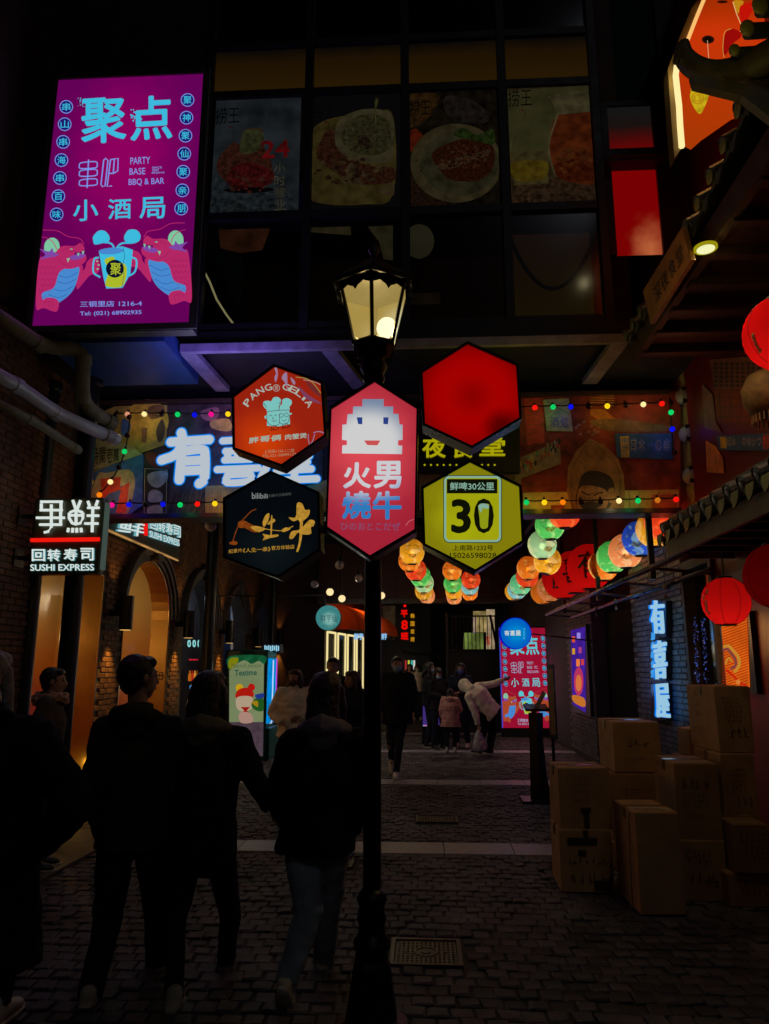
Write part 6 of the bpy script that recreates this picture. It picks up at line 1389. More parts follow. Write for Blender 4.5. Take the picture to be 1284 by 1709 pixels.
# ================================================================ cardboard cartons
def card(k): return mat('cardboard_%d' % k, [(.44, .25, .12), (.38, .215, .1), (.48, .29, .15)][k % 3], .75, noise=.18, nscale=4, bump=.15, bscale=30)
tape = mat('brown_packing_tape', (.24, .15, .08), .18, noise=.1)
prn = mat('box_print', (.15, .085, .05), .7)
def carton(label, fx0, fy0, fx1, fy1, Y, depth, k=0, marks=(), tapeon=True, stacked=True, base=None, yaw=0., strap=False, dark=()):
    a = PY(fx0, fy1, Y); b = PY(fx1, fy0, Y); z0 = a.z if base is None else base; z1 = b.z; w_ = b.x - a.x; h = z1 - z0
    x0 = min(PY(fx0, fy0, Y).x, a.x); x0 = (PY(fx0, fy0, Y).x + a.x) / 2; x1 = (b.x + PY(fx1, fy1, Y).x) / 2; w_ = x1 - x0
    t = thing('cardboard_box', label, 'box', ((x0 + x1) / 2, Y + depth / 2, z0), 'cartons stacked by the right wall', rz=radians(yaw + random.uniform(-1.2, 1.2)))
    W_, D_ = w_ / 2, depth / 2
    mb = MB().box(-W_, W_, -D_, D_, 0.001, h - .001); rs = random.Random(hash((int(fx0), int(fy0))) % 999)
    for v in mb.v: v += Vector((rs.uniform(-.004, .004), rs.uniform(-.004, .004), 0))
    obj('carton', mb, card(k), t, bevel=.006, local=True)
    g = .0025
    obj('flap', MB().box(-W_ + .008, W_ - .008, -D_ + .008, -g, h - .001, h + .003), card(k), t, local=True); obj('flap', MB().box(-W_ + .008, W_ - .008, g, D_ - .008, h - .001, h + .003), card(k), t, local=True)
    if tapeon: obj('tape', MB().box(-W_ - .002, W_ + .002, -.03, .03, h + .0035, h + .0045).box(-W_ - .007, -W_ - .0055, -.03, .03, h - .07, h), tape, t, local=True)
    m = MB(); rs = random.Random(int(fx0 * 7 + fy0))
    def glyphs(x, z, n, s, face='f'):
        for i in range(n):
            for _ in range(4):
                u = x + i * s * 1.2 + rs.uniform(0, s * .5); v = z + rs.uniform(0, s * .6); ww = rs.uniform(.3, .8) * s; hh = rs.uniform(.08, .16) * s
                if rs.random() < .5: ww, hh = hh, ww * 1.3
                if face == 'f': m.poly([(u, -D_ - .0065, v), (u + ww, -D_ - .0065, v), (u + ww, -D_ - .0065, v + hh), (u, -D_ - .0065, v + hh)])
                else: m.poly([(-W_ - .0065, -u, v), (-W_ - .0065, -u - ww, v), (-W_ - .0065, -u - ww, v + hh), (-W_ - .0065, -u, v + hh)])
    for (u, v, n, s, fc) in marks: glyphs((u - .5) * (w_ if fc == 'f' else depth), v * h, n, s, fc)
    if m.v: obj('printed_marks', m, prn, t, local=True)
    if dark:
        m = MB()
        for (u0, v0, u1, v1) in dark: m.poly([((u0 - .5) * w_, -D_ - .0072, v0 * h), ((u1 - .5) * w_, -D_ - .0072, v0 * h), ((u1 - .5) * w_, -D_ - .0072, v1 * h), ((u0 - .5) * w_, -D_ - .0072, v1 * h)])
        obj('dark_print', m, mat('black_tape_print', (.03, .025, .02), .5), t, local=True)
    if strap:
        mm = MB().tube([(-W_ - .008, -D_ * .3, .0), (-W_ - .01, -D_ * .35, h * .5), (-W_ - .008, -D_ * .5, h * .97), (-W_ * .8, -D_ * .55, h + .012), (0, -D_ * .6, h + .016), (W_ * .8, -D_ * .8, h + .01)], .005, 6)
        obj('strap', mm, mat('pale_strap', (.8, .68, .5), .4), t, local=True)
    return t
bl1 = [(.15, .7, 6, .02, 'f'), (.15, .64, 6, .02, 'f'), (.15, .58, 5, .02, 'f'), (.15, .52, 6, .02, 'f'), (.15, .46, 7, .02, 'f'), (.2, .3, 4, .03, 'f'), (.2, .22, 4, .03, 'f')]
carton('upper carton of the leftmost pair, with faint square print and black H-shaped tape below', 933, 1283, 1019, 1384, 5.93, .42, 1, [(.3, .82, 5, .02, 'f'), (.3, .72, 5, .02, 'f'), (.3, .6, 5, .02, 'f'), (.3, .45, 5, .02, 'f'), (.1, .3, 3, .04, 's')], dark=[(.4, .28, .6, .36), (.46, 0, .56, .28)])
carton('lower carton of the leftmost pair, standing on the cobbles with black tape print', 936, 1386, 1024, 1488, 5.9, .44, 0, [(.15, .45, 9, .035, 'f'), (.2, .15, 3, .05, 'f'), (.6, .15, 3, .05, 'f'), (.2, .5, 3, .03, 's')], base=0, dark=[(.15, .76, .72, .88), (.46, .88, .56, 1.), (.35, .58, .5, .68), (.62, .05, .95, .2)])
carton('large carton with handling symbols on top of the back pair, left of the neon wall', 1025, 1206, 1104, 1289, 6.62, .58, 2, [(.28, .5, 3, .055, 'f'), (.38, .25, 5, .02, 'f'), (.1, .6, 8, .02, 's'), (.6, .35, 2, .05, 's')])
carton('middle carton of the back pair, half hidden by the strapped box', 1020, 1292, 1105, 1404, 6.6, .55, 1, [(.3, .75, 3, .03, 'f'), (.55, .75, 5, .02, 'f'), (.3, .68, 3, .03, 'f'), (.55, .62, 5, .02, 'f')])
carton('bottom carton of the back pair, only a sliver seen behind the strapped box', 1022, 1406, 1106, 1500, 6.58, .55, 0, base=0)
carton('tall carton with a pale strap, frontmost of the stacks and slightly tilted', 1062, 1357, 1137, 1522, 5.42, .5, 0, [(.2, .75, 1, .03, 's'), (.25, .4, 1, .03, 's')], base=0, yaw=3, strap=True)
carton('upper carton with three print blocks and glossy taped top, right of the strapped box', 1130, 1275, 1204, 1402, 5.75, .52, 1, [(.15, .68, 2, .05, 'f'), (.45, .68, 2, .05, 'f'), (.7, .68, 1, .05, 'f'), (.15, .58, 7, .022, 'f'), (.15, .5, 7, .022, 'f'), (.15, .42, 7, .022, 'f'), (.2, .3, 6, .018, 'f'), (.15, .9, 6, .03, 's'), (.2, .7, 4, .03, 's')])
carton('lower carton under the glossy taped one, standing on the ground', 1134, 1404, 1214, 1532, 5.73, .54, 0, [(.15, .8, 6, .025, 'f'), (.15, .72, 6, .025, 'f'), (.2, .62, 5, .03, 'f'), (.2, .3, 3, .05, 'f'), (.5, .3, 3, .05, 'f')], base=0)
carton('topmost carton of the rightmost stack, with pale printed left side', 1195, 1146, 1255, 1256, 5.95, .58, 2, [(.2, .8, 5, .022, 'f'), (.2, .74, 5, .022, 'f'), (.25, .67, 5, .022, 'f'), (.25, .6, 5, .022, 'f'), (.25, .53, 5, .022, 'f'), (.3, .46, 4, .022, 'f'), (.35, .3, 3, .04, 'f'), (.35, .22, 3, .04, 'f'), (.3, .82, 1, .06, 's'), (.3, .66, 3, .03, 's'), (.3, .5, 2, .05, 's'), (.1, .28, 8, .03, 's'), (.1, .22, 8, .025, 's')])
carton('second carton from the top of the rightmost stack', 1206, 1259, 1264, 1374, 5.9, .55, 0, [(.3, .75, 4, .022, 'f'), (.25, .68, 5, .022, 'f'), (.3, .6, 4, .022, 'f'), (.3, .52, 4, .022, 'f'), (.3, .45, 4, .022, 'f'), (.4, .3, 3, .035, 'f'), (.4, .22, 3, .035, 'f'), (.2, .9, 6, .03, 's')])
carton('third carton of the rightmost stack, shifted to the right', 1226, 1376, 1284, 1458, 5.6, .5, 1, [(.2, .75, 6, .03, 'f'), (.2, .62, 6, .03, 'f'), (.3, .5, 5, .03, 'f'), (.3, .38, 5, .03, 'f'), (.5, .26, 3, .03, 'f')])
carton('bottom carton of the rightmost stack, on the ground at the right edge', 1218, 1460, 1302, 1541, 5.62, .5, 0, [(.2, .75, 6, .03, 'f'), (.2, .62, 6, .03, 'f'), (.25, .5, 6, .03, 'f'), (.25, .36, 6, .03, 'f')], base=0)
carton('small whitish carton peeping out behind the rightmost stack', 1152, 1218, 1180, 1262, 6.7, .3, 2, [(.1, .9, 2, .02, 's')], tapeon=False)
carton('carton in shadow behind the rightmost stack, under the small whitish one', 1150, 1264, 1185, 1470, 6.7, .32, 1, base=0, tapeon=False)
# ================================================================ menu stand and podium
p = PZ(905, 1340)
t = thing('menu_stand', 'black reception podium with a slanted menu tray, left of the cartons', 'stand', (p.x, p.y, 0))
X0, Y0 = p.x, p.y
obj('base', MB().box(X0 - .24, X0 + .13, Y0 - .12, Y0 + .3, 0, .035), BLACK, t, bevel=.008)
zt_ = PY(905, 1190, Y0).z
obj('column', MB().loft([(X0 + .0, Y0 + .06, .03), (X0 - .02, Y0 + .06, .3), (X0 - .03, Y0 + .06, .7), (X0 - .025, Y0 + .06, zt_)], [(.13, .1), (.1, .09), (.085, .08), (.09, .08)], (1, 0, 0), 4), BLACK, t)
obj('tray', MB().prism([(X0 - .16, Y0 - .05, zt_ + .02), (X0 + .13, Y0 - .05, zt_ + .02), (X0 + .13, Y0 + .22, zt_ + .07), (X0 - .16, Y0 + .22, zt_ + .07)], (0, 0, .03)), BLACK, t, bevel=.004)
bk = thing('menu_book', 'pale wooden menu leaning open on the black podium tray', 'menu', (X0, Y0, zt_ + .05))
obj('cover', MB().prism([PY(*q, Y0 + .02) for q in ((887, 1190), (906, 1153), (912, 1157), (893, 1194))], (0, .02, .0)), mat('pale_card', (.4, .28, .16), .6, noise=.2), bk)
t = thing('menu_board', 'tall narrow framed menu board on a post, right behind the podium', 'sign board', (X0 + .12, Y0 + .3, 0))
pa = PY(913, 1109, Y0 + .3); pb = PY(926, 1232, Y0 + .3)
obj('frame', MB().prism([(pa.x, Y0 + .3, pb.z), (pb.x, Y0 + .16, pb.z), (pb.x, Y0 + .16, pa.z), (pa.x, Y0 + .3, pa.z)], (.02, .03, 0)), BLACK, t)
obj('sheet', MB().poly([(pa.x + .004, Y0 + .286, pb.z + .05), (pb.x - .004, Y0 + .155, pb.z + .05), (pb.x - .004, Y0 + .155, pa.z - .05), (pa.x + .004, Y0 + .286, pa.z - .05)]), mat('brown_menu_sheet', (.3, .17, .07), .5, noise=.5, nscale=12), t)
obj('post', MB().tube([(pb.x - .03, Y0 + .26, 0), (pb.x - .03, Y0 + .26, pb.z)], .02, 8), BLACK, t); obj('foot', MB().lathe((pb.x - .03, Y0 + .26, 0), [(.14, 0), (.14, .015), (.02, .03)], 16), BLACK, t)
# ================================================================ vending machine
t = thing('vending_machine', 'tall teal dessert vending machine with a Teatime poster and glowing blue side', 'vending machine', (-3.1, 14.1, 0))
YV = 13.4; a = PY(380, 1090, YV); b = PY(446, 1090, YV)
x0, x1, zt2 = a.x, b.x, PY(412, 1087, YV).z
teal = mat('teal_plastic', (.01, .16, .16), .3)
obj('cabinet', MB().box(x0, x1 - .02, YV + .02, YV + 1.0, 0, zt2), teal, t, bevel=.03)
obj('front_panel', MB().box(x0 - .02, x1 + .02, YV - .03, YV + .015, 0.02, zt2 + .03), mat('teal_panel', (.008, .10, .085), .3), t, bevel=.03)
pl = YP(YV - .035); ar = Art(lambda p, d: pl.at(p, d))
K2 = lambda p: [(280 + x / 3.379, 860 + y / 3.379) for x, y in p]
ar.poly(K2([(345, 790), (546, 785), (540, 1290), (430, 1290), (345, 1240)]) if 0 else [(383, 1096), (441, 1094), (439, 1262), (383, 1262)], em(112, 125, 88, 1, .12, 2))
ar.poly([(383, 1205), (440, 1205), (439, 1262), (383, 1262)], em(70, 55, 65, 1, .3, 8))
ar.blob([(383, 1096), (441, 1094), (441, 1108), (432, 1103), (420, 1108), (408, 1102), (392, 1110), (383, 1118)], em(20, 85, 50, 1, .4, 9)); ar.blob([(383, 1100), (398, 1098), (394, 1110), (383, 1116)], em(120, 120, 10))
ar.text('NanciLemon', (387, 1107, 436, 1114), em(70, 90, 60), .0); ar.text('Teatime', (392, 1118, 429, 1128, -1), em(15, 70, 62), .03)
ar.disc(400, 1148, 6.5, em(190, 150, 20)); ar.disc(420, 1147, 6, em(170, 20, 14)); ar.blob([(393, 1160), (400, 1150), (416, 1148), (424, 1158), (418, 1166), (398, 1167)], em(165, 24, 14)); ar.blob([(396, 1164), (420, 1163), (422, 1180), (408, 1188), (396, 1182)], em(170, 150, 125))
ar.poly([(402, 1180), (418, 1180), (412, 1186), (418, 1190), (402, 1190), (408, 1186)], em(150, 22, 14)); ar.blob([(400, 1190), (418, 1190), (422, 1205), (402, 1206)], em(165, 130, 115)); ar.blob([(424, 1168), (438, 1163), (440, 1185), (428, 1186), (420, 1178)], em(30, 80, 30)); ar.blob([(420, 1172), (430, 1170), (430, 1180)], em(150, 120, 20)); ar.blob([(426, 1160), (440, 1157), (440, 1164), (430, 1166)], em(30, 50, 130))
ar.done('lit_poster', t)
XS = x1 + .0
def sd(y0, y1, z0, z1): return MB().box(XS - .018, XS + .004, y0, y1, z0, z1)
obj('side_window', sd(YV + .2, YV + .95, .62, zt2 - .12), em(0, 130, 205, 1, .25, 4), t); obj('side_tube', sd(YV + .52, YV + .60, .6, zt2 - .14).box(XS + .004, XS + .01, YV + .52, YV + .6, .62, zt2 - .15), em(190, 215, 240), t)
obj('side_tube', MB().box(XS + .002, XS + .012, YV + .86, YV + .93, .6, zt2 - .12), em(190, 60, 200), t); obj('side_base', MB().box(XS - .01, XS + .06, YV + .15, YV + 1, 0, .55), teal, t, bevel=.02)
pl = YP(YV + 1.0)
obj('sign_cube', MB().prism([pl.at(p) for p in quad(440, 1075, 468, 1089)], (0, .3, 0)), mat('blue_dark', (.02, .03, .08), .4), t); [obj('sign_tube', MB().prism([YP(YV + .98).at(p) for p in quad(441.5 + 3.2 * k, 1077 + k % 2, 443.3 + 3.2 * k, 1087 - k % 3)], (0, .015, 0)), em(150, 210, 230), t) for k in range(8)]
light('AREA', (XS + .25, YV + .6, 1.3), (.25, .6, 1), 3.5, .6, t, rot=(0, radians(90), 0)); light('AREA', (x0 + .4, YV - .2, 1.4), (.9, 1, .7), 1.0, .5, t, rot=(radians(-90), 0, 0))
# ================================================================ dessert shop far left
t = thing('dessert_shop', 'far shop front with red domed awning and glass doors edged with light', 'shop', (-2.2, 21, 0))
A0 = Vector((PY(543, 1100, 20).x, 20, 0)); A1 = Vector((PY(620, 1100, 25).x, 25, 0)); dd = (A1 - A0)
nn = Vector((dd.y, -dd.x, 0)).normalized()
dk = mat('brown_shop_wall', (.06, .025, .02), .6, noise=.3)
obj('wall', MB().prism([A0 + Vector((0, 0, 2.75)), A1 + Vector((0, 0, 2.75)), A1 + Vector((0, 0, 4.5)), A0 + Vector((0, 0, 4.5))], -nn * .2).box(-4.1, A0.x - .02, 20, 20.15, 0, 4.6), dk, t)
obj('back', MB().prism([A0 - nn * 1.2, A1 - nn * 1.2, A1 - nn * 1.2 + Vector((0, 0, 2.7)), A0 - nn * 1.2 + Vector((0, 0, 2.7))], -nn * .1), mat('shop_inside', (.3, .27, .2), .6, noise=.5, nscale=3), t)
gly = em(235, 215, 150, 1.1)
for k in range(5):
    u0 = k / 5 + .02; u1 = (k + 1) / 5 - .03; a = A0 + dd * u0; b = A0 + dd * u1; Z = Vector((0, 0, 2.55)); d_ = obj('door', MB().tube([a + nn * .02, a + nn * .02 + Z], .03, 6).tube([b + nn * .02, b + nn * .02 + Z], .03, 6).tube([a + Z + nn * .02, b + Z + nn * .02], .03, 6), gly, t)
    obj('pane', MB().poly([a, b, b + Z, a + Z]), glassy('shop_glass', (.9, .9, .85, 1), .9), d_)
mb = MB(); n = 7
awn = paper('red_awning_cloth', (.8, .1, .02, 1))
for k in range(n):
    u0 = k / n; u1 = (k + 1) / n; prof = [(0, .62), (.35, .56), (.65, .4), (.85, .18), (.9, 0), (.9, -.12)]
    vs = []
    for o_, zz_ in prof:
        for u in (u0, (u0 + u1) / 2, u1): vs.append(A0 + dd * u + nn * (o_ + (.04 if u == (u0 + u1) / 2 else 0)) + Vector((0, 0, 2.72 + zz_)))
    mb.add(vs, [(3 * i + j, 3 * i + j + 1, 3 * i + j + 4, 3 * i + j + 3) for i in range(5) for j in range(2)])
obj('awning', mb, awn, t, smooth=False)
obj('awning_end', MB().poly([A0 + nn * o_ + Vector((0, 0, 2.72 + z_)) for o_, z_ in [(0, .62), (.35, .56), (.65, .4), (.85, .18), (.9, 0), (.9, -.12), (0, -.12)]]), awn, t)
light('AREA', A0 + dd * .4 + nn * .4 + Vector((0, 0, 2.62)), (1, .6, .25), 22, .8, t, rot=(pi, 0, 0)); light('POINT', A0 + dd * .5 - nn * .6 + Vector((0, 0, 2.2)), (1, .9, .7), 12, .2, t)
ps = A0 + dd * .75 + nn * .95
for (qx0, qx1) in ((591, 607), (637, 646)):
    pl = YP(22.5); tt = letter('鲜芋', quad(qx0, 1057, qx1, 1068), pl, em(140, 190, 230), None, .05, .06, name='awning_letters'); tag(tt, 'small glowing white letters on the edge of the red awning, %s of the post' % ('left' if qx0 < 600 else 'right'), 'sign')
t = thing('round_sign', 'round pale cyan lightbox sign with dark brushed characters hanging at left of the post', 'sign', PY(548, 1031, 14.5))
pl = YP(14.5); c = pl.at((548, 1031)); R_ = 20.5 / F * 14.5
mb = MB(); nD = 36; ring_ = [c + Vector((R_ * cos(2 * pi * k / nD), 0, R_ * sin(2 * pi * k / nD))) for k in range(nD)]
obj('drum', MB().prism([p + (p - c) * .04 for p in ring_], (0, .14, 0)), STEEL, t); obj('lit_face', MB().poly([p + Vector((0, -.01, 0)) for p in ring_]), em_hot('cyan_disc', S(140, 190, 180), S(55, 125, 125), c + Vector((.02, 0, -.03)), .24, .03, .08), t)
ar = Art(lambda p, d: pl.at(p, d + .01)); ar.text('鲜芋仙', (535, 1026, 563, 1038), em(10, 60, 66), .0); ar.text('鲜 芋 台 湾', (538, 1043, 558, 1046), em(10, 80, 80), .0); ar.done('printed_artwork', t)
obj('arm', MB().tube([c + Vector((-.05, .05, R_)), c + Vector((-.1, .05, R_ + .2)), (-4.1, 14.55, c.z + R_ + .2)], .015, 6), BLACK, t)
# ================================================================ far end
t = thing('far_building', 'dark far building with a raised gallery and iron railing at the end of the alley', 'building', (0, 27, 0))
dm = mat('far_dark_wall', (.022, .02, .03), .6, noise=.5, nscale=1)
obj('wall', MB().box(-4, .2, 27, 27.3, 0, 8).box(.2, 6, 29, 29.3, 0, 8), dm, t)
g0, g1 = PY(748, 1027, 19.5), PY(828, 1086, 19.5)
obj('gallery', MB().box(g0.x, g1.x + .9, 19.6, 22, 0, g1.z - .02), mat('gallery_black', (.016, .016, .022), .5, noise=.3), t)
rl = MB().box(g0.x, g1.x, 19.5, 19.54, g0.z - .04, g0.z).box(g0.x, g1.x, 19.5, 19.54, g1.z, g1.z + .04)
obj('rail', rl, BLACK, t)
for i in range(13): x = g0.x + (g1.x - g0.x) * i / 12; obj('baluster', MB().box(x - .01, x + .01, 19.51, 19.53, g1.z + .04, g0.z - .04), BLACK, t)
obj('post', MB().box(g0.x - .06, g0.x, 19.48, 19.56, 0, g0.z + .06), STEEL, t); obj('diagonal_rail', MB().tube([PY(818, 1026, 19.4), PY(836, 1110, 19.4), PY(838, 1200, 19.4)], .035, 6), BLACK, t)
pl = YP(21.9)
def lit(name, label, cat, q, m): o = obj(name, MB().prism([pl.at(p) for p in q], (0, .03, 0)), m, label=label, cat=cat); return o
lit('lit_poster', 'greenish mural poster lit behind the far railing', 'poster', quad(774, 1056, 808, 1085), em(95, 110, 50, 1, .5, 3)); lit('lit_window', 'pale yellow lit window strip above the far railing', 'window', quad(790, 1020, 812, 1055), em(150, 130, 80, 1, .5, 4)); lit('lit_window', 'bright narrow lit doorway at the right end of the far railing', 'door', quad(812, 1017, 826, 1086), em(150, 130, 100, 1, .5, 3)); lit('red_paper_lantern', 'small red lantern behind the far railing', 'lantern', [(812, 1062), (818, 1062), (818, 1076), (812, 1076)], em(160, 20, 10))
lit('paper_notice', 'small violet notice beside the far lit window', 'poster', quad(790, 1030, 795, 1056), em(110, 70, 150))
pl = YP(26.9)
t = thing('neon_sign', 'vertical red neon sign with small yellow characters beside it, far away right of the post', 'neon sign', pl.at((676, 1040)))
obj('panel', MB().prism([pl.at(p) for p in quad(668, 1008, 698, 1075)], (0, .06, 0)), BLACK, t)
for s, q in zip('平8班', [(669, 1018, 681, 1030), (670, 1035, 681, 1051), (669, 1055, 682, 1068)]): letter(s, quad(*q), pl, em(225, 12, 5), t, .03, .07)
obj('dot', MB().ell(pl.at((676, 1011), .05), .05), em(225, 12, 5), t)
for k, s in enumerate('韩国炭烤'): letter(s, quad(685.5, 1024 + k * 13, 692, 1032 + k * 13), pl, em(200, 140, 20), t, .03, .02)
t = obj('far_window', MB().prism([pl.at(p) for p in quad(639, 1011, 660, 1068)], (0, .03, 0)), em(34, 24, 14, 1, .8, 3), label='dim warm shelves seen through a far window right of the lamp post', cat='window')
pl = YP(26.5)
for i, (x, c) in enumerate([(676, (150, 40, 40)), (681, (190, 190, 60)), (686, (60, 170, 160)), (690, (200, 200, 190))]): obj('light_strip', MB().prism([pl.at(p) for p in quad(x, 1102, x + 3, 1118)], (0, .03, 0)), em(*c), label=['red', 'yellow', 'teal', 'white'][i] + ' vertical light strip far away above the masked man\'s shoulder', cat='light')
obj('awning_arc', MB().tube(smooth_line([PY(*p, 25) for p in ((672, 1085), (690, 1090), (720, 1092), (735, 1100))]), .05, 6), BLACK, label='dark curved awning edge below the far red neon sign', cat='awning')
# banner with the same artwork
t = thing('banner_sign', 'tall crimson lit banner with cyan characters, far down the alley at right', 'sign', PY(876, 1215, 18.3))
BQ = [PY(*p, 18.3) for p in ((834, 1048), (917, 1047), (917, 1215), (841, 1215))]
bx0, bx1 = (BQ[0].x + BQ[3].x) / 2, (BQ[1].x + BQ[2].x) / 2; bz0_, bz1_ = BQ[2].z, BQ[0].z
obj('lit_face', MB().poly([(bx0, 18.3, bz0_), (bx1, 18.3, bz0_), (bx1, 18.3, bz1_), (bx0, 18.3, bz1_)]), em(150, 14, 46, 1, .1, 2), t); obj('frame', MB().box(bx0 - .04, bx1 + .04, 18.32, 18.4, 0, bz1_ + .04), STEEL, t)
obj('edge_light', MB().box(bx0 - .03, bx0 - .002, 18.28, 18.3, bz0_, bz1_), em(60, 60, 170), t)
pl0 = YP(6.308)
def bmap(p, d):
    v = pl0.at(p, 0); u = (v.x - POSTER[0]) / (POSTER[1] - POSTER[0]); w_ = (v.z - POSTER[2]) / (POSTER[3] - POSTER[2])
    return Vector((bx0 + u * (bx1 - bx0), 18.3 - d * 2, bz0_ + w_ * (bz1_ - bz0_)))
ar = Art(bmap); poster_art(ar, True); ar.done('printed_artwork', t)
light('AREA', ((bx0 + bx1) / 2, 17.9, 1.4), (1, .15, .3), 1.4, 1, t, rot=(radians(-90), 0, 0))
t = thing('banner_sign', 'narrow slice of a second crimson banner behind the menu board', 'sign', PY(930, 1200, 20)); pl = YP(20)
obj('lit_face', MB().prism([pl.at(p) for p in quad(938, 1040, 946, 1205)], (0, .04, 0)), em(100, 8, 30), t); letter('局', quad(939, 1130, 945, 1148), pl, em(80, 140, 160), t, .01, .02)
t = thing('round_sign', 'round bright blue lightbox sign with white characters in front of the crimson banner', 'sign', PY(861, 1057, 12.5))
pl = YP(12.5); c = pl.at((861, 1057)); R_ = 24.5 / F * 12.5; ring_ = [c + Vector((R_ * cos(2 * pi * k / nD), 0, R_ * sin(2 * pi * k / nD))) for k in range(nD)]
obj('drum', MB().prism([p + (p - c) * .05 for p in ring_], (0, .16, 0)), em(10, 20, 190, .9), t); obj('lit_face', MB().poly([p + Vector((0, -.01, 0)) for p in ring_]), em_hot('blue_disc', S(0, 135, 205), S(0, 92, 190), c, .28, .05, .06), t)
ar = Art(lambda p, d: pl.at(p, d + .01)); [ar.text(ch, (842 + k * 9.5, 1052, 850.5 + k * 9.5, 1061), em(195, 205, 200), .05) for k, ch in enumerate('有喜屋')]; [ar.text(ch, (873, 1048 + k * 5, 877, 1052 + k * 5), em(60, 180, 210), .02) for k, ch in enumerate('深夜食堂')]; ar.done('printed_artwork', t)
obj('arm', MB().tube([c + Vector((R_, .08, 0)), (XRW - .03, 12.6, PY(940, 1071, 12.6).z)], .012, 6), BLACK, t); light('POINT', c + Vector((0, -.25, 0)), (.1, .4, 1), 1.5, .15, t)
t = thing('advert_stand', 'dark standing screen glowing pink and cyan behind the small group of people', 'screen', PY(728, 1210, 16.6)); pl = YP(16.6)
obj('body', MB().prism([pl.at(p) for p in quad(705, 1138, 748, 1245)], (0, .1, 0)), BLACK, t); ar = Art(lambda p, d: pl.at(p, d))
for q, c in (((706, 1140, 714, 1150), (215, 60, 130)), ((706, 1190, 713, 1212), (60, 150, 200)), ((707, 1200, 714, 1212), (180, 120, 160)), ((735, 1158, 745, 1180), (230, 70, 150)), ((734, 1172, 742, 1205), (80, 170, 210)), ((706, 1150, 745, 1210), (60, 40, 110))): ar.poly(quad(*q), em(*c))
ar.done('lit_face', t)
# small puddles of light: low step seen by the pier
# ================================================================ PEOPLE
todo = []
def rem(o, vox, sm=3, disp=0, dsc=.12):
    m = o.modifiers.new('r', 'REMESH'); m.mode = 'VOXEL'; m.voxel_size = vox; m.use_smooth_shade = True
    if disp:
        tx = bpy.data.textures.get('folds%g' % dsc) or bpy.data.textures.new('folds%g' % dsc, 'CLOUDS'); tx.noise_scale = dsc; tx.noise_depth = 1
        d = o.modifiers.new('d', 'DISPLACE'); d.texture = tx; d.strength = disp; d.mid_level = .5; d.texture_coords = 'LOCAL'
    if sm: s = o.modifiers.new('s', 'SMOOTH'); s.iterations = sm; s.factor = .6
    todo.append(o); return o
skin = mat('skin', (.42, .24, .16), .5, noise=.08, nscale=20)
hair_k = mat('black_hair', (.016, .012, .011), .36, noise=.4, nscale=30, bump=1., bscale=110)
hair_b = mat('brown_hair', (.05, .022, .012), .42, noise=.4, nscale=30, bump=.6, bscale=90)
hair_w = mat('grey_white_hair', (.42, .38, .38), .6, noise=.3, nscale=30, bump=.6, bscale=80)
sole_m = mat('pale_shoe_sole', (.5, .45, .36), .55)
maskm = mat('blue_face_mask', (.25, .42, .6), .6)
D0 = dict(pelvis=(0, 0, .95), chest=(0, 0, 1.24), neck=(0, 0, 1.43), head=(0, .02, 1.575), shL=(-.17, 0, 1.385), shR=(.17, 0, 1.385), elL=(-.24, -.03, 1.12), elR=(.24, -.03, 1.12), wrL=(-.23, .08, .9), wrR=(.23, .08, .9),
          hipL=(-.085, 0, .9), hipR=(.085, 0, .9), knL=(-.1, .04, .5), knR=(.1, .04, .5), anL=(-.11, -.02, .09), anR=(.11, -.02, .09))
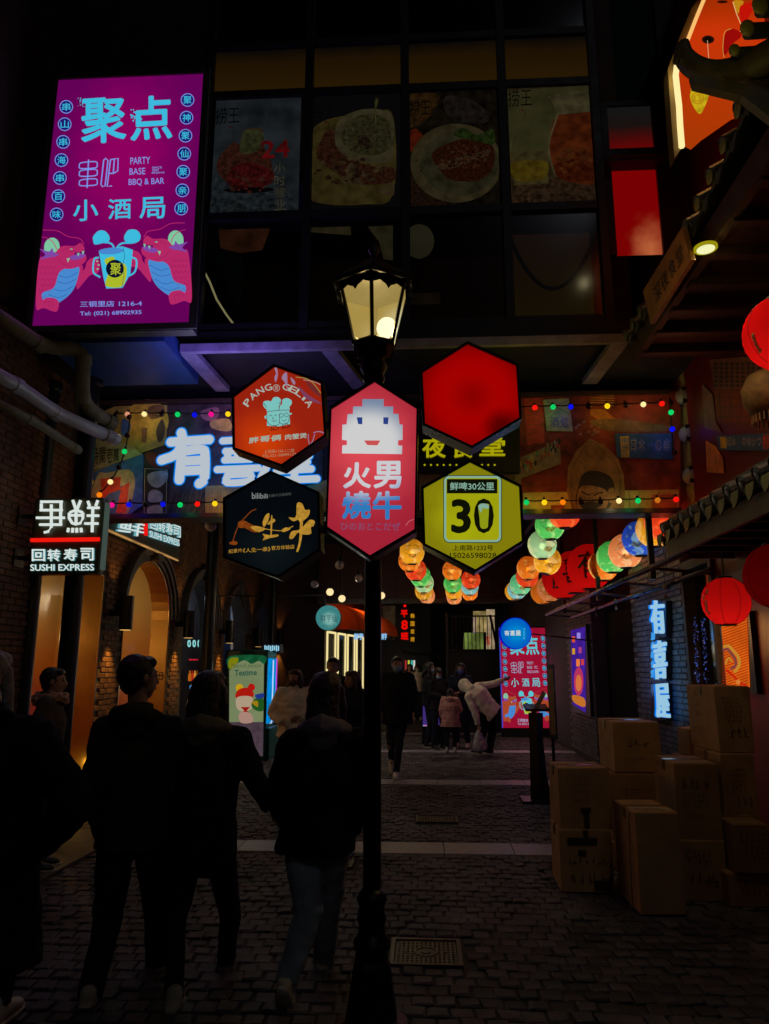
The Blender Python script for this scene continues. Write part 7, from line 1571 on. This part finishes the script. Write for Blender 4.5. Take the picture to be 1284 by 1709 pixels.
def person(label, loc, heading=0., Ht=1.7, top=None, top_kind='coat', hem=.82, puff=0., trousers=None, tw=1., shoes=None, hair=None, hstyle='short', mask=None, J={}, vox=.013, yaw=0., pitch=0., jf=1., glasses=False, hood=None, scarf=None, face_cam=True, lift=(0, 0), group=None, sleeve=1., feet=(0, 0)):
    t = thing('person', label, 'person', loc, group, rz=heading)
    s = Ht / 1.7; R = Matrix.Rotation(-heading, 3, 'Z'); Lc = Vector(loc)
    j = {k: Vector(v) * s for k, v in D0.items()}
    for k, v in J.items(): j[k] = (R @ (v - Lc)) if isinstance(v, Vector) else Vector(v) * s
    HR = Matrix.Rotation(yaw, 3, 'Z') @ Matrix.Rotation(pitch, 3, 'X'); hc = j['head']
    def hp(x, y, z): return hc + HR @ (Vector((x, y, z)) * s)
    side = (j['shR'] - j['shL']).normalized()
    # ---- body: one continuous surface
    b = MB(); q4 = HR.to_4x4()
    b.ell(hp(0, -.005, .025), (.077 * s, .095 * s, .098 * s), 18, 12, HR); b.ell(hp(0, .03, -.03), (.06 * s, .066 * s, .085 * s), 16, 10, HR); b.ell(hp(0, .055, -.085), (.03 * s, .028 * s, .028 * s), 10, 8, HR)
    b.cap(hp(0, .094, .01), .011 * s, hp(0, .11, -.022), .0165 * s, 8); b.cap(hp(-.03, .082, .03), .012 * s, hp(.03, .082, .03), .012 * s, 8); b.cap(hp(-.018, .09, -.055), .01 * s, hp(.018, .09, -.055), .01 * s, 8)
    for k in (-1, 1): b.ell(hp(.08 * k, -.005, .0), (.014 * s, .022 * s, .033 * s), 8, 6, HR)
    b.cap(j['neck'] - (j['neck'] - j['chest']) * .2, .056 * s, hp(0, -.01, -.05), .052 * s)
    b.loft([j['pelvis'] - Vector((0, 0, .06 * s)), j['pelvis'], j['pelvis'].lerp(j['chest'], .5), j['chest'], j['chest'].lerp(j['neck'], .6)], [(.12 * s, .09 * s), (.155 * s, .105 * s), (.13 * s, .095 * s), (.155 * s, .11 * s), (.13 * s, .08 * s)], side, 16)
    for S_ in 'LR':
        sh, el, wr = j['sh' + S_], j['el' + S_], j['wr' + S_]
        b.cap(j['chest'].lerp(j['neck'], .6), .07 * s, sh, .06 * s); b.cap(sh, .052 * s, el, .04 * s); b.cap(el, .04 * s, wr, .027 * s)
        hp_, kn, an = j['hip' + S_], j['kn' + S_], j['an' + S_]
        b.cap(hp_, .085 * s, kn, .055 * s); b.cap(kn, .053 * s, an, .036 * s); b.cap(an, .035 * s, an + Vector((0, .1, -.035)) * s, .028 * s)
        # hand
        d = (wr - el).normalized(); n_ = side if abs(d.dot(side)) < .9 else Vector((0, 0, 1)); n_ = (n_ - d * n_.dot(d)).normalized(); u_ = d.cross(n_)
        pc_ = wr + d * .05 * s; b.loft([wr, pc_, wr + d * .085 * s], [(.024 * s, .018 * s), (.036 * s, .017 * s), (.034 * s, .014 * s)], u_, 8)
        kk = 1 if S_ == 'L' else -1
        for f_i in range(4):
            o_ = u_ * (.027 - .018 * f_i) * s; l_ = (.07, .078, .073, .058)[f_i] * s; a_ = wr + d * .082 * s + o_; m_ = a_ + d * l_ * .55 - n_ * kk * .012 * s; b.cap(a_, .0095 * s, m_, .009 * s, 6); b.cap(m_, .009 * s, m_ + d * l_ * .35 - n_ * kk * .025 * s, .0078 * s, 6)
        a_ = wr + d * .03 * s + u_ * .028 * s; m_ = a_ + (d * .6 + u_ * .8).normalized() * .035 * s; b.cap(a_, .012 * s, m_, .0105 * s, 6); b.cap(m_, .0105 * s, m_ + d * .028 * s, .009 * s, 6)
    body = rem(obj('body', b, skin, t, local=True), vox * .9, 2)
    for k in (-1, 1):
        obj('eye', MB().ell(hp(.03 * k, .083, .012), (.012 * s, .007 * s, .006 * s), 8, 6, HR), mat('eye_dark', (.01, .008, .008), .2), t, local=True, smooth=True)
        obj('eyebrow', MB().cap(hp(.016 * k, .096, .035), .0035 * s, hp(.046 * k, .085, .038), .003 * s, 6), hair_k, t, local=True)
    if not mask: obj('lips', MB().ell(hp(0, .098, -.055), (.021 * s, .006 * s, .007 * s), 10, 6, HR), mat('lips', (.35, .1, .08), .5), t, local=True, smooth=True)
    # ---- trousers
    if trousers:
        m = MB(); m.loft([j['pelvis'] - Vector((0, 0, .1 * s)), j['pelvis'], j['pelvis'] + (j['chest'] - j['pelvis']) * .25], [(.15 * s, .115 * s), (.17 * s, .12 * s), (.15 * s, .11 * s)], side, 14)
        for S_ in 'LR':
            h_, k_, a_ = j['hip' + S_], j['kn' + S_], j['an' + S_]; k2 = k_.lerp(a_, .12); m.loft([h_ + Vector((0, 0, .03 * s)), h_.lerp(k_, .35), k_, k_.lerp(a_, .4), a_ + Vector((0, 0, .0))], [.095 * s * (tw * .5 + .5), .09 * s * (tw * .5 + .5), .07 * s * tw, .064 * s * tw, .056 * s * tw], side, 12)
        rem(obj('trousers', m, trousers, t, local=True), vox, 2, .02 * s, .1)
    # ---- shoes
    if shoes:
        for S_, lf, fd in (('L', lift[0], feet[0]), ('R', lift[1], feet[1])):
            a_ = j['an' + S_]; RX = Matrix.Rotation(fd, 3, 'Z') @ Matrix.Rotation(-lf, 3, 'X'); g = lambda x, y, z: a_ + RX @ (Vector((x, y, z)) * s)
            m = MB(); m.loft([g(0, -.07, -.02), g(0, -.055, -.03), g(0, .02, -.028), g(0, .1, -.045), g(0, .17, -.056), g(0, .2, -.062)], [(.025 * s, .025 * s), (.038 * s, .05 * s), (.041 * s, .052 * s), (.046 * s, .036 * s), (.038 * s, .026 * s), (.015 * s, .012 * s)], RX @ Vector((1, 0, 0)), 12); m.cap(g(0, -.01, -.01), .045 * s, g(0, -.015, .03), .045 * s)
            sh_ = rem(obj('shoe', m, shoes, t, local=True), .01 * s, 2)
            m = MB(); m.loft([g(0, -.078, -.078), g(0, -.03, -.078), g(0, .08, -.078), g(0, .17, -.078), g(0, .215, -.074)], [(.028 * s, .012 * s), (.042 * s, .014 * s), (.05 * s, .014 * s), (.042 * s, .013 * s), (.015 * s, .01 * s)], RX @ Vector((1, 0, 0)), 10); obj('sole', m, sole_m, sh_, local=True, smooth=True)
    # ---- top
    if top:
        m = MB(); bt = j['pelvis'] + Vector((0, 0, (hem - .95) * s)); 
        if 'hem' in J: bt = j['hem']
        pth = [bt, bt.lerp(j['pelvis'], .5) if hem < .8 else bt.lerp(j['pelvis'], .3), j['pelvis'].lerp(j['chest'], .35), j['chest'], j['chest'].lerp(j['neck'], .55), j['neck'] - (j['neck'] - j['chest']) * .05]
        rr = [(.195 * jf * (1.12 if hem < .7 else 1), .15 * jf), (.195 * jf, .15 * jf), (.18 * jf, .14 * jf), (.2 * jf, .15 * jf), (.17 * jf, .115 * jf), (.085, .08)]
        if puff:
            P2, R2 = [], []
            for i in range(len(pth) - 1):
                for k in range(4):
                    u = k / 4; P2.append(pth[i].lerp(pth[i + 1], u)); R2.append(tuple((rr[i][c] * (1 - u) + rr[i + 1][c] * u) * (1 + (.0 if k % 2 else puff)) for c in (0, 1)))
            pth, rr = P2 + [pth[-1]], R2 + [rr[-1]]
        m.loft(pth, [(a * s, c * s) for a, c in rr], side, 20)
        for S_ in 'LR':
            sh, el, wr = j['sh' + S_], j['el' + S_], j['wr' + S_]; m.cap(j['chest'].lerp(j['neck'], .62), .09 * s * jf, sh, .078 * s * jf)
            n_s = 8 if puff else 4; pts, rds = [], []
            for i in range(n_s + 1): pts.append(sh.lerp(el, i / n_s)); rds.append((.075 - .008 * i / n_s) * s * jf * sleeve * (1 + (puff if i % 2 == 0 else 0)))
            for i in range(1, n_s + 1): pts.append(el.lerp(wr, i / n_s)); rds.append((.067 - .019 * i / n_s) * s * jf * sleeve * (1 + (puff if i % 2 == 0 else 0)))
            m.loft(pts, rds, (.2, .9, .1), 14); m.ell(el, .067 * s * jf * sleeve, 12, 8)
        m.loft([j['neck'] - Vector((0, 0, .05 * s)), j['neck'] + Vector((0, -.005, .02)) * s, j['neck'] + Vector((0, 0, .06)) * s], [(.095 * s, .085 * s), (.085 * s, .082 * s), (.078 * s, .078 * s)], side, 16)
        rem(obj(top_kind, m, top, t, local=True), vox, 2, .028 * s, .09)
    if hood:
        m = MB(); m.loft([j['neck'] + Vector((-.13, -.02, -.02)) * s, j['neck'] + Vector((-.07, -.11, .0)) * s, j['neck'] + Vector((0, -.14, .01)) * s, j['neck'] + Vector((.07, -.11, .0)) * s, j['neck'] + Vector((.13, -.02, -.02)) * s], [.035 * s, .055 * s, .065 * s, .055 * s, .035 * s], (0, 0, 1), 12)
        m.ell(j['neck'] + Vector((0, -.12, -.05)) * s, (.09 * s, .05 * s, .08 * s), 14, 8)
        rem(obj('hood', m, hood, t, local=True), vox * .8, 2, .02 * s, .08)
    if scarf:
        m = MB(); pts = [j['neck'] + Vector((.12 * cos(a), .11 * sin(a), .015 * sin(2 * a))) * s for a in [2 * pi * k / 14 for k in range(15)]]; m.loft(pts, .05 * s, (0, 0, 1), 10); rem(obj('scarf', m, scarf, t, local=True), vox * .8, 1, .05 * s, .03)
    # ---- hair
    if hair:
        m = MB(); m.ell(hp(0, -.028, .035), (.093 * s, .1 * s, .1 * s), 18, 12, HR)
        if hstyle == 'short':
            m.ell(hp(0, .045, .085), (.07 * s, .045 * s, .036 * s), 12, 8, HR); m.ell(hp(0, -.05, -.02), (.08 * s, .06 * s, .07 * s), 12, 8, HR)
        else:
            m.ell(hp(0, .02, .08), (.085 * s, .075 * s, .05 * s), 14, 8, HR); dn = 1.0 if hstyle == 'long' else .4
            m.loft([hp(0, -.05, .04), hp(0, -.08, -.06), j['neck'] + Vector((0, -.11, .02)) * s, j['neck'] + Vector((0, -.14, -.16 * dn)) * s], [(.088 * s, .06 * s), (.095 * s, .05 * s), (.1 * s, .04 * s), (.07 * s, .02 * s)], side, 16)
            for k in (-1, 1): m.loft([hp(.075 * k, 0, .04), hp(.088 * k, .005, -.06), j['neck'] + Vector((.1 * k, -.0, -.02 - .1 * dn)) * s], [.03 * s, .032 * s, .018 * s], (0, 1, 0), 10)
        rem(obj('hair', m, hair, t, local=True), vox * .75, 1, .014 * s, .03)
    if hstyle == 'hooded':
        m = MB(); m.ell(hp(0, -.02, .03), (.115 * s, .125 * s, .13 * s), 18, 12, HR); m.cap(hp(0, -.04, -.03), .11 * s, j['neck'] + Vector((0, -.03, 0)) * s, .1 * s); rem(obj('hood', m, top, t, local=True), vox, 2, .02, .08)
    if mask:
        m = MB(); m.ell(hp(0, .06, -.048), (.066 * s, .052 * s, .052 * s), 16, 10, HR); obj('face_mask', m, mask, t, local=True, smooth=True)
    if glasses:
        g_ = mat('thin_glasses', (.2, .2, .22), .3, .7)
        m = MB()
        for k in (-1, 1): m.tube([hp(.034 * k + .024 * cos(a), .112, .012 + .02 * sin(a)) for a in [2 * pi * i / 12 for i in range(13)]], .003 * s, 5); m.tube([hp(.058 * k, .11, .015), hp(.084 * k, .02, .014), hp(.086 * k, -.01, .01)], .003 * s, 5)
        m.tube([hp(-.01, .114, .014), hp(.01, .114, .014)], .003 * s, 5); obj('glasses', m, g_, t, local=True)
    return t, j, s
cloth = lambda nm, c, r=.85, **k: mat(nm, c, r, bump=.3, bscale=120, noise=.2, nscale=9, spec=.2, **k)
blk = cloth('black_coat_cloth', (.018, .018, .024)); navy = cloth('dark_navy_cloth', (.018, .02, .045)); olive = cloth('dark_olive_cloth', (.05, .043, .03)); jeans = cloth('pale_blue_jeans', (.34, .42, .46)); dkj = cloth('dark_trousers', (.022, .025, .04)); white = cloth('cream_white_down_cloth', (.8, .7, .58), .55); pink = cloth('pink_down_cloth', (.55, .27, .25), .5); greyp = cloth('grey_pink_hoodie_cloth', (.28, .24, .28)); furm = mat('tan_fur', (.6, .34, .24), .9, noise=.5, nscale=40, bump=1, bscale=120); whs = mat('white_sneaker_leather', (.6, .57, .52), .5, noise=.1); drs = mat('beige_sneaker', (.6, .52, .36), .6, noise=.2); bks = mat('black_shoe', (.015, .015, .015), .4)
# foreground walkers, seen from behind
Y = 4.15; P = lambda x, y, Y_=None: PY(x, y, Y_ or Y)
person('man in dark coat and thin glasses seen from behind, left of the walking couple', (P(225, 1400).x, Y, 0), 0, 1.7, olive, 'coat', trousers=dkj, tw=1.1, shoes=drs, hair=hair_k, hstyle='short', glasses=True, yaw=radians(-42), vox=.011, scarf=None, hood=olive, hem=.86, lift=(0, .5),
       J=dict(head=P(233, 1132), neck=P(232, 1192), chest=P(226, 1262), pelvis=P(222, 1385), shL=P(176, 1217), shR=P(284, 1217), elL=P(152, 1318), elR=P(297, 1318), wrL=P(176, 1405, Y + .1), wrR=P(285, 1400, Y + .12), hipL=P(195, 1402), hipR=P(254, 1402), knL=P(180, 1535, Y + .05), knR=P(266, 1530, Y + .12), anL=P(150, 1668, 3.95), anR=P(262, 1622, 4.5)))
Y = 4.2
person('dark haired woman in a black coat with pale hood, middle of the three walkers', (P(345, 1400).x, Y, 0), 0, 1.62, blk, 'coat', trousers=dkj, tw=.85, shoes=drs, hair=hair_k, hstyle='long', vox=.011, hood=cloth('pale_inner_hood', (.2, .18, .13)), hem=.78, lift=(.1, .75), yaw=radians(-12), jf=1.05,
       J=dict(head=P(350, 1157), neck=P(346, 1210), chest=P(340, 1280), pelvis=P(338, 1400), shL=P(292, 1235), shR=P(398, 1235), elL=P(276, 1335), elR=P(425, 1300), wrL=P(300, 1410, 4.35), wrR=P(452, 1345, 4.3), hipL=P(312, 1415), hipR=P(366, 1415), knL=P(292, 1545, 4.15), knR=P(385, 1530, 4.35), anL=P(292, 1668, 3.95), anR=P(374, 1632, 4.55)))
Y = 4.1
person('woman in black coat with grey pink hood and pale jeans, left of the lamp post', (P(535, 1400).x, Y, 0), 0, 1.62, blk, 'coat', trousers=jeans, tw=1.15, shoes=drs, hair=hair_b, hstyle='mid', vox=.011, hood=greyp, hem=.84, lift=(.9, .5), jf=1.12, yaw=radians(-8),
       J=dict(head=P(545, 1160), neck=P(543, 1212), chest=P(538, 1285), pelvis=P(528, 1385), shL=P(488, 1243), shR=P(592, 1240), elL=P(462, 1330), elR=P(604, 1330), wrL=P(488, 1390, 4.25), wrR=P(585, 1385, 4.2), hipL=P(502, 1398), hipR=P(556, 1398), knL=P(516, 1520, 4.05), knR=P(546, 1515, 4.3), anL=P(478, 1640, 4.0), anR=P(540, 1606, 4.5)))
Y = 3.7
person('grey haired figure in a long black coat cut by the left edge, arm bent outwards', (P(-8, 1400).x, Y, 0), 0, 1.68, blk, 'long_coat', trousers=dkj, shoes=whs, hair=hair_w, hstyle='mid', vox=.012, hem=.42, jf=1.2, sleeve=1.25, hood=cloth('black_hood_cloth', (.008, .008, .009)),
       J=dict(head=P(-14, 1128), neck=P(-15, 1192), chest=P(-12, 1275), pelvis=P(-5, 1410), shL=P(-82, 1222), shR=P(52, 1225), elL=P(-110, 1330), elR=P(126, 1345, 3.7), wrL=P(-80, 1420), wrR=P(70, 1410, 3.95)))
Y = 6.3
person('dark haired person with pinkish tan fur collar, in front of the orange shop window', (P(72, 1300).x, Y, 0), radians(-75), 1.6, cloth('brown_grey_coat', (.09, .07, .06)), 'coat', trousers=blk, shoes=bks, hair=hair_k, hstyle='short', scarf=furm, vox=.013, hem=.75, J={})
# mid distance people facing the camera
Y = 9.6; x = P(492, 1150).x
person('woman in cream white down jacket facing the camera beside the vending machine', (x, Y, 0), radians(185), 1.58, white, 'down_jacket', trousers=blk, shoes=bks, hair=hair_b, hstyle='mid', puff=.07, vox=.014, hem=.8, jf=1.12, J=dict(elR=(.3, -.05, 1.12), elL=(-.25, .05, 1.12), wrR=(.14, .12, 1.0), wrL=(-.08, .17, 1.08)), mask=mat('dark_mask', (.08, .03, .04), .7), yaw=radians(-25))
Y = 10.6; x = P(556, 1130).x
person('smiling short haired man in dark clothes, face seen above the woman with the grey hood', (x, Y, 0), radians(178), 1.74, blk, 'jacket', trousers=dkj, shoes=bks, hair=hair_k, hstyle='short', vox=.014)
Y = 9.8; x = P(588, 1160).x
person('brown haired woman in a black coat raising a phone, beside the lamp post', (x, Y, 0), radians(150), 1.56, blk, 'coat', trousers=cloth('pale_skirt', (.3, .28, .25)), shoes=bks, hair=hair_b, hstyle='long', vox=.014, J=dict(elL=(-.2, .1, 1.15), elR=(.22, .08, 1.12), wrR=(.05, .24, 1.3), wrL=(-.05, .24, 1.26)), yaw=radians(-20))
Y = 11.6; p = PZ(665, 1297)
person('masked man in black walking toward the camera, just right of the lamp post', (PY(664, 1200, Y).x, Y, 0), radians(180), 1.77, blk, 'jacket', trousers=dkj, tw=.85, shoes=whs, hair=hair_k, hstyle='short', mask=maskm, vox=.014, hem=.74, jf=1.2, J=dict(knL=(-.03, .12, .52), anL=(.02, .12, .09), knR=(.1, .1, .48), anR=(.1, -.28, .22)), lift=(0, .9))
Y = 24.; 
person('distant person in a white jacket and dark trousers with a mask, far down the alley', (PY(697, 1150, Y).x, Y, 0), radians(180), 1.7, white, 'jacket', trousers=blk, shoes=whs, hair=hair_b, hstyle='mid', mask=mat('white_mask', (.6, .6, .62), .6), vox=.025, hem=.86)
person('distant person in tan coat beside the one in white, far down the alley', (PY(712, 1150, 25.).x, 25., 0), radians(170), 1.68, cloth('tan_coat_cloth', (.25, .15, .09)), 'coat', trousers=blk, shoes=bks, hair=hair_k, hstyle='mid', vox=.025)
person('distant person in pale pink coat hidden behind the masked man\'s shoulder', (PY(684, 1150, 24.).x, 24.5, 0), radians(180), 1.72, pink, 'coat', trousers=blk, shoes=bks, hair=hair_k, hstyle='mid', vox=.025)
Y = 15.9
person('person in black with a pale blue mask turned sideways, standing by the glowing screen', (PY(716, 1150, Y).x, Y, 0), radians(-100), 1.72, blk, 'jacket', trousers=navy, shoes=bks, hair=hair_k, hstyle='mid', mask=maskm, vox=.016)
Y = 15.4
person('dark clothed masked person looking down at a phone, left of the pink child', (PY(731, 1160, Y).x, Y, 0), radians(-150), 1.6, blk, 'jacket', trousers=navy, shoes=bks, hair=hair_k, hstyle='mid', mask=maskm, vox=.016, pitch=radians(-25), J=dict(elR=(.2, .05, 1.15), wrR=(.06, .25, 1.1), wrL=(-.2, .1, .9)))
Y = 15.9
person('tall person in a long dark blue coat and blue mask, behind the child in pink', (PY(770, 1160, Y).x, Y, 0), radians(175), 1.7, navy, 'long_coat', trousers=navy, shoes=whs, hair=hair_k, hstyle='mid', mask=cloth('bright_blue_mask', (.12, .2, .55)), vox=.016, hem=.5, J=dict(elL=(-.2, .08, 1.15), wrL=(.03, .2, 1.1)))
Y = 15.0
tch, jc, sc2 = person('small child in a pink padded coat seen from behind', (PY(752, 1200, Y).x, Y, 0), radians(-8), 1.2, pink, 'down_jacket', trousers=blk, shoes=whs, hair=hair_k, hstyle='long', hood=pink, puff=.06, vox=.013, hem=.68, jf=1.3, J=dict(wrR=(.2, .1, 1.05), elR=(.26, .02, 1.15)))
# the man bending and pointing
Y = 14.4; hx = PY(815, 1180, Y).x; W_ = lambda x, y, dy=0.: PY(x, y, Y + dy)
tb, jb, sb = person('man in a cream white hooded jacket bending over and pointing at the crimson banner', (hx, Y, 0), radians(40), 1.72, white, 'jacket', trousers=blk, tw=1.15, shoes=bks, hstyle='hooded', puff=.0, vox=.013, jf=1.05, pitch=radians(-45),
       J=dict(pelvis=W_(817, 1184, .05), hem=W_(826, 1192, .05), chest=W_(800, 1160, .1), neck=W_(785, 1151, .15), head=W_(776, 1147, .28), shL=W_(782, 1164, 0.), shR=W_(797, 1146, .25), elL=W_(793, 1188, -.08), wrL=W_(798, 1210, -.1), elR=W_(823, 1142, .3), wrR=W_(841, 1135, .3),
              hipL=W_(812, 1190), hipR=W_(822, 1188, .12), knL=W_(806, 1222, .1), knR=W_(822, 1222, .2), anL=W_(799, 1250, .0), anR=W_(818, 1250, .1)))
bp_ = W_(803, 1158, -.12)
bagp = PY(799, 1222, 14.3)
t = thing('plastic_bag', 'translucent white plastic bag of shopping held by the bending man', 'bag', bagp)
m = MB(); m.loft([bagp + Vector(v) for v in ((0, 0, .02), (.0, 0, -.06), (.01, 0, -.16), (.02, 0, -.27), (.03, 0, -.34))], [(.03, .03), (.07, .05), (.11, .08), (.14, .09), (.1, .07)], (1, 0, 0), 14)
rem(obj('sack', m, mat('thin_white_plastic', (.5, .45, .47), .3, noise=.3, nscale=20), t), .012, 1, .05, .05)
obj('handle', MB().tube([bagp + Vector((-.03, 0, .0)), bagp + Vector((-.01, 0, .1)), bagp + Vector((.02, 0, .0))], .008, 6), mat('thin_white_plastic', (.5, .45, .47), .3), t)
t = thing('phone', 'small dark phone held up by the brown haired woman', 'phone', PY(578, 1152, 9.55)); obj('case', MB().box(-.02, .02, -.005, .005, -.04, .04), BLACK, t, local=True, bevel=.003)
# bake the modelled clothes and bodies
dg = bpy.context.evaluated_depsgraph_get()
new = []
for o in todo:
    e = o.evaluated_get(dg); new.append((o, bpy.data.meshes.new_from_object(e, depsgraph=dg)))
for o, me in new:
    nm = o.name; old_ = o.data; o.modifiers.clear(); me.materials.clear(); me.materials.append(old_.materials[0])
    me.polygons.foreach_set('use_smooth', [True] * len(me.polygons)); o.data = me
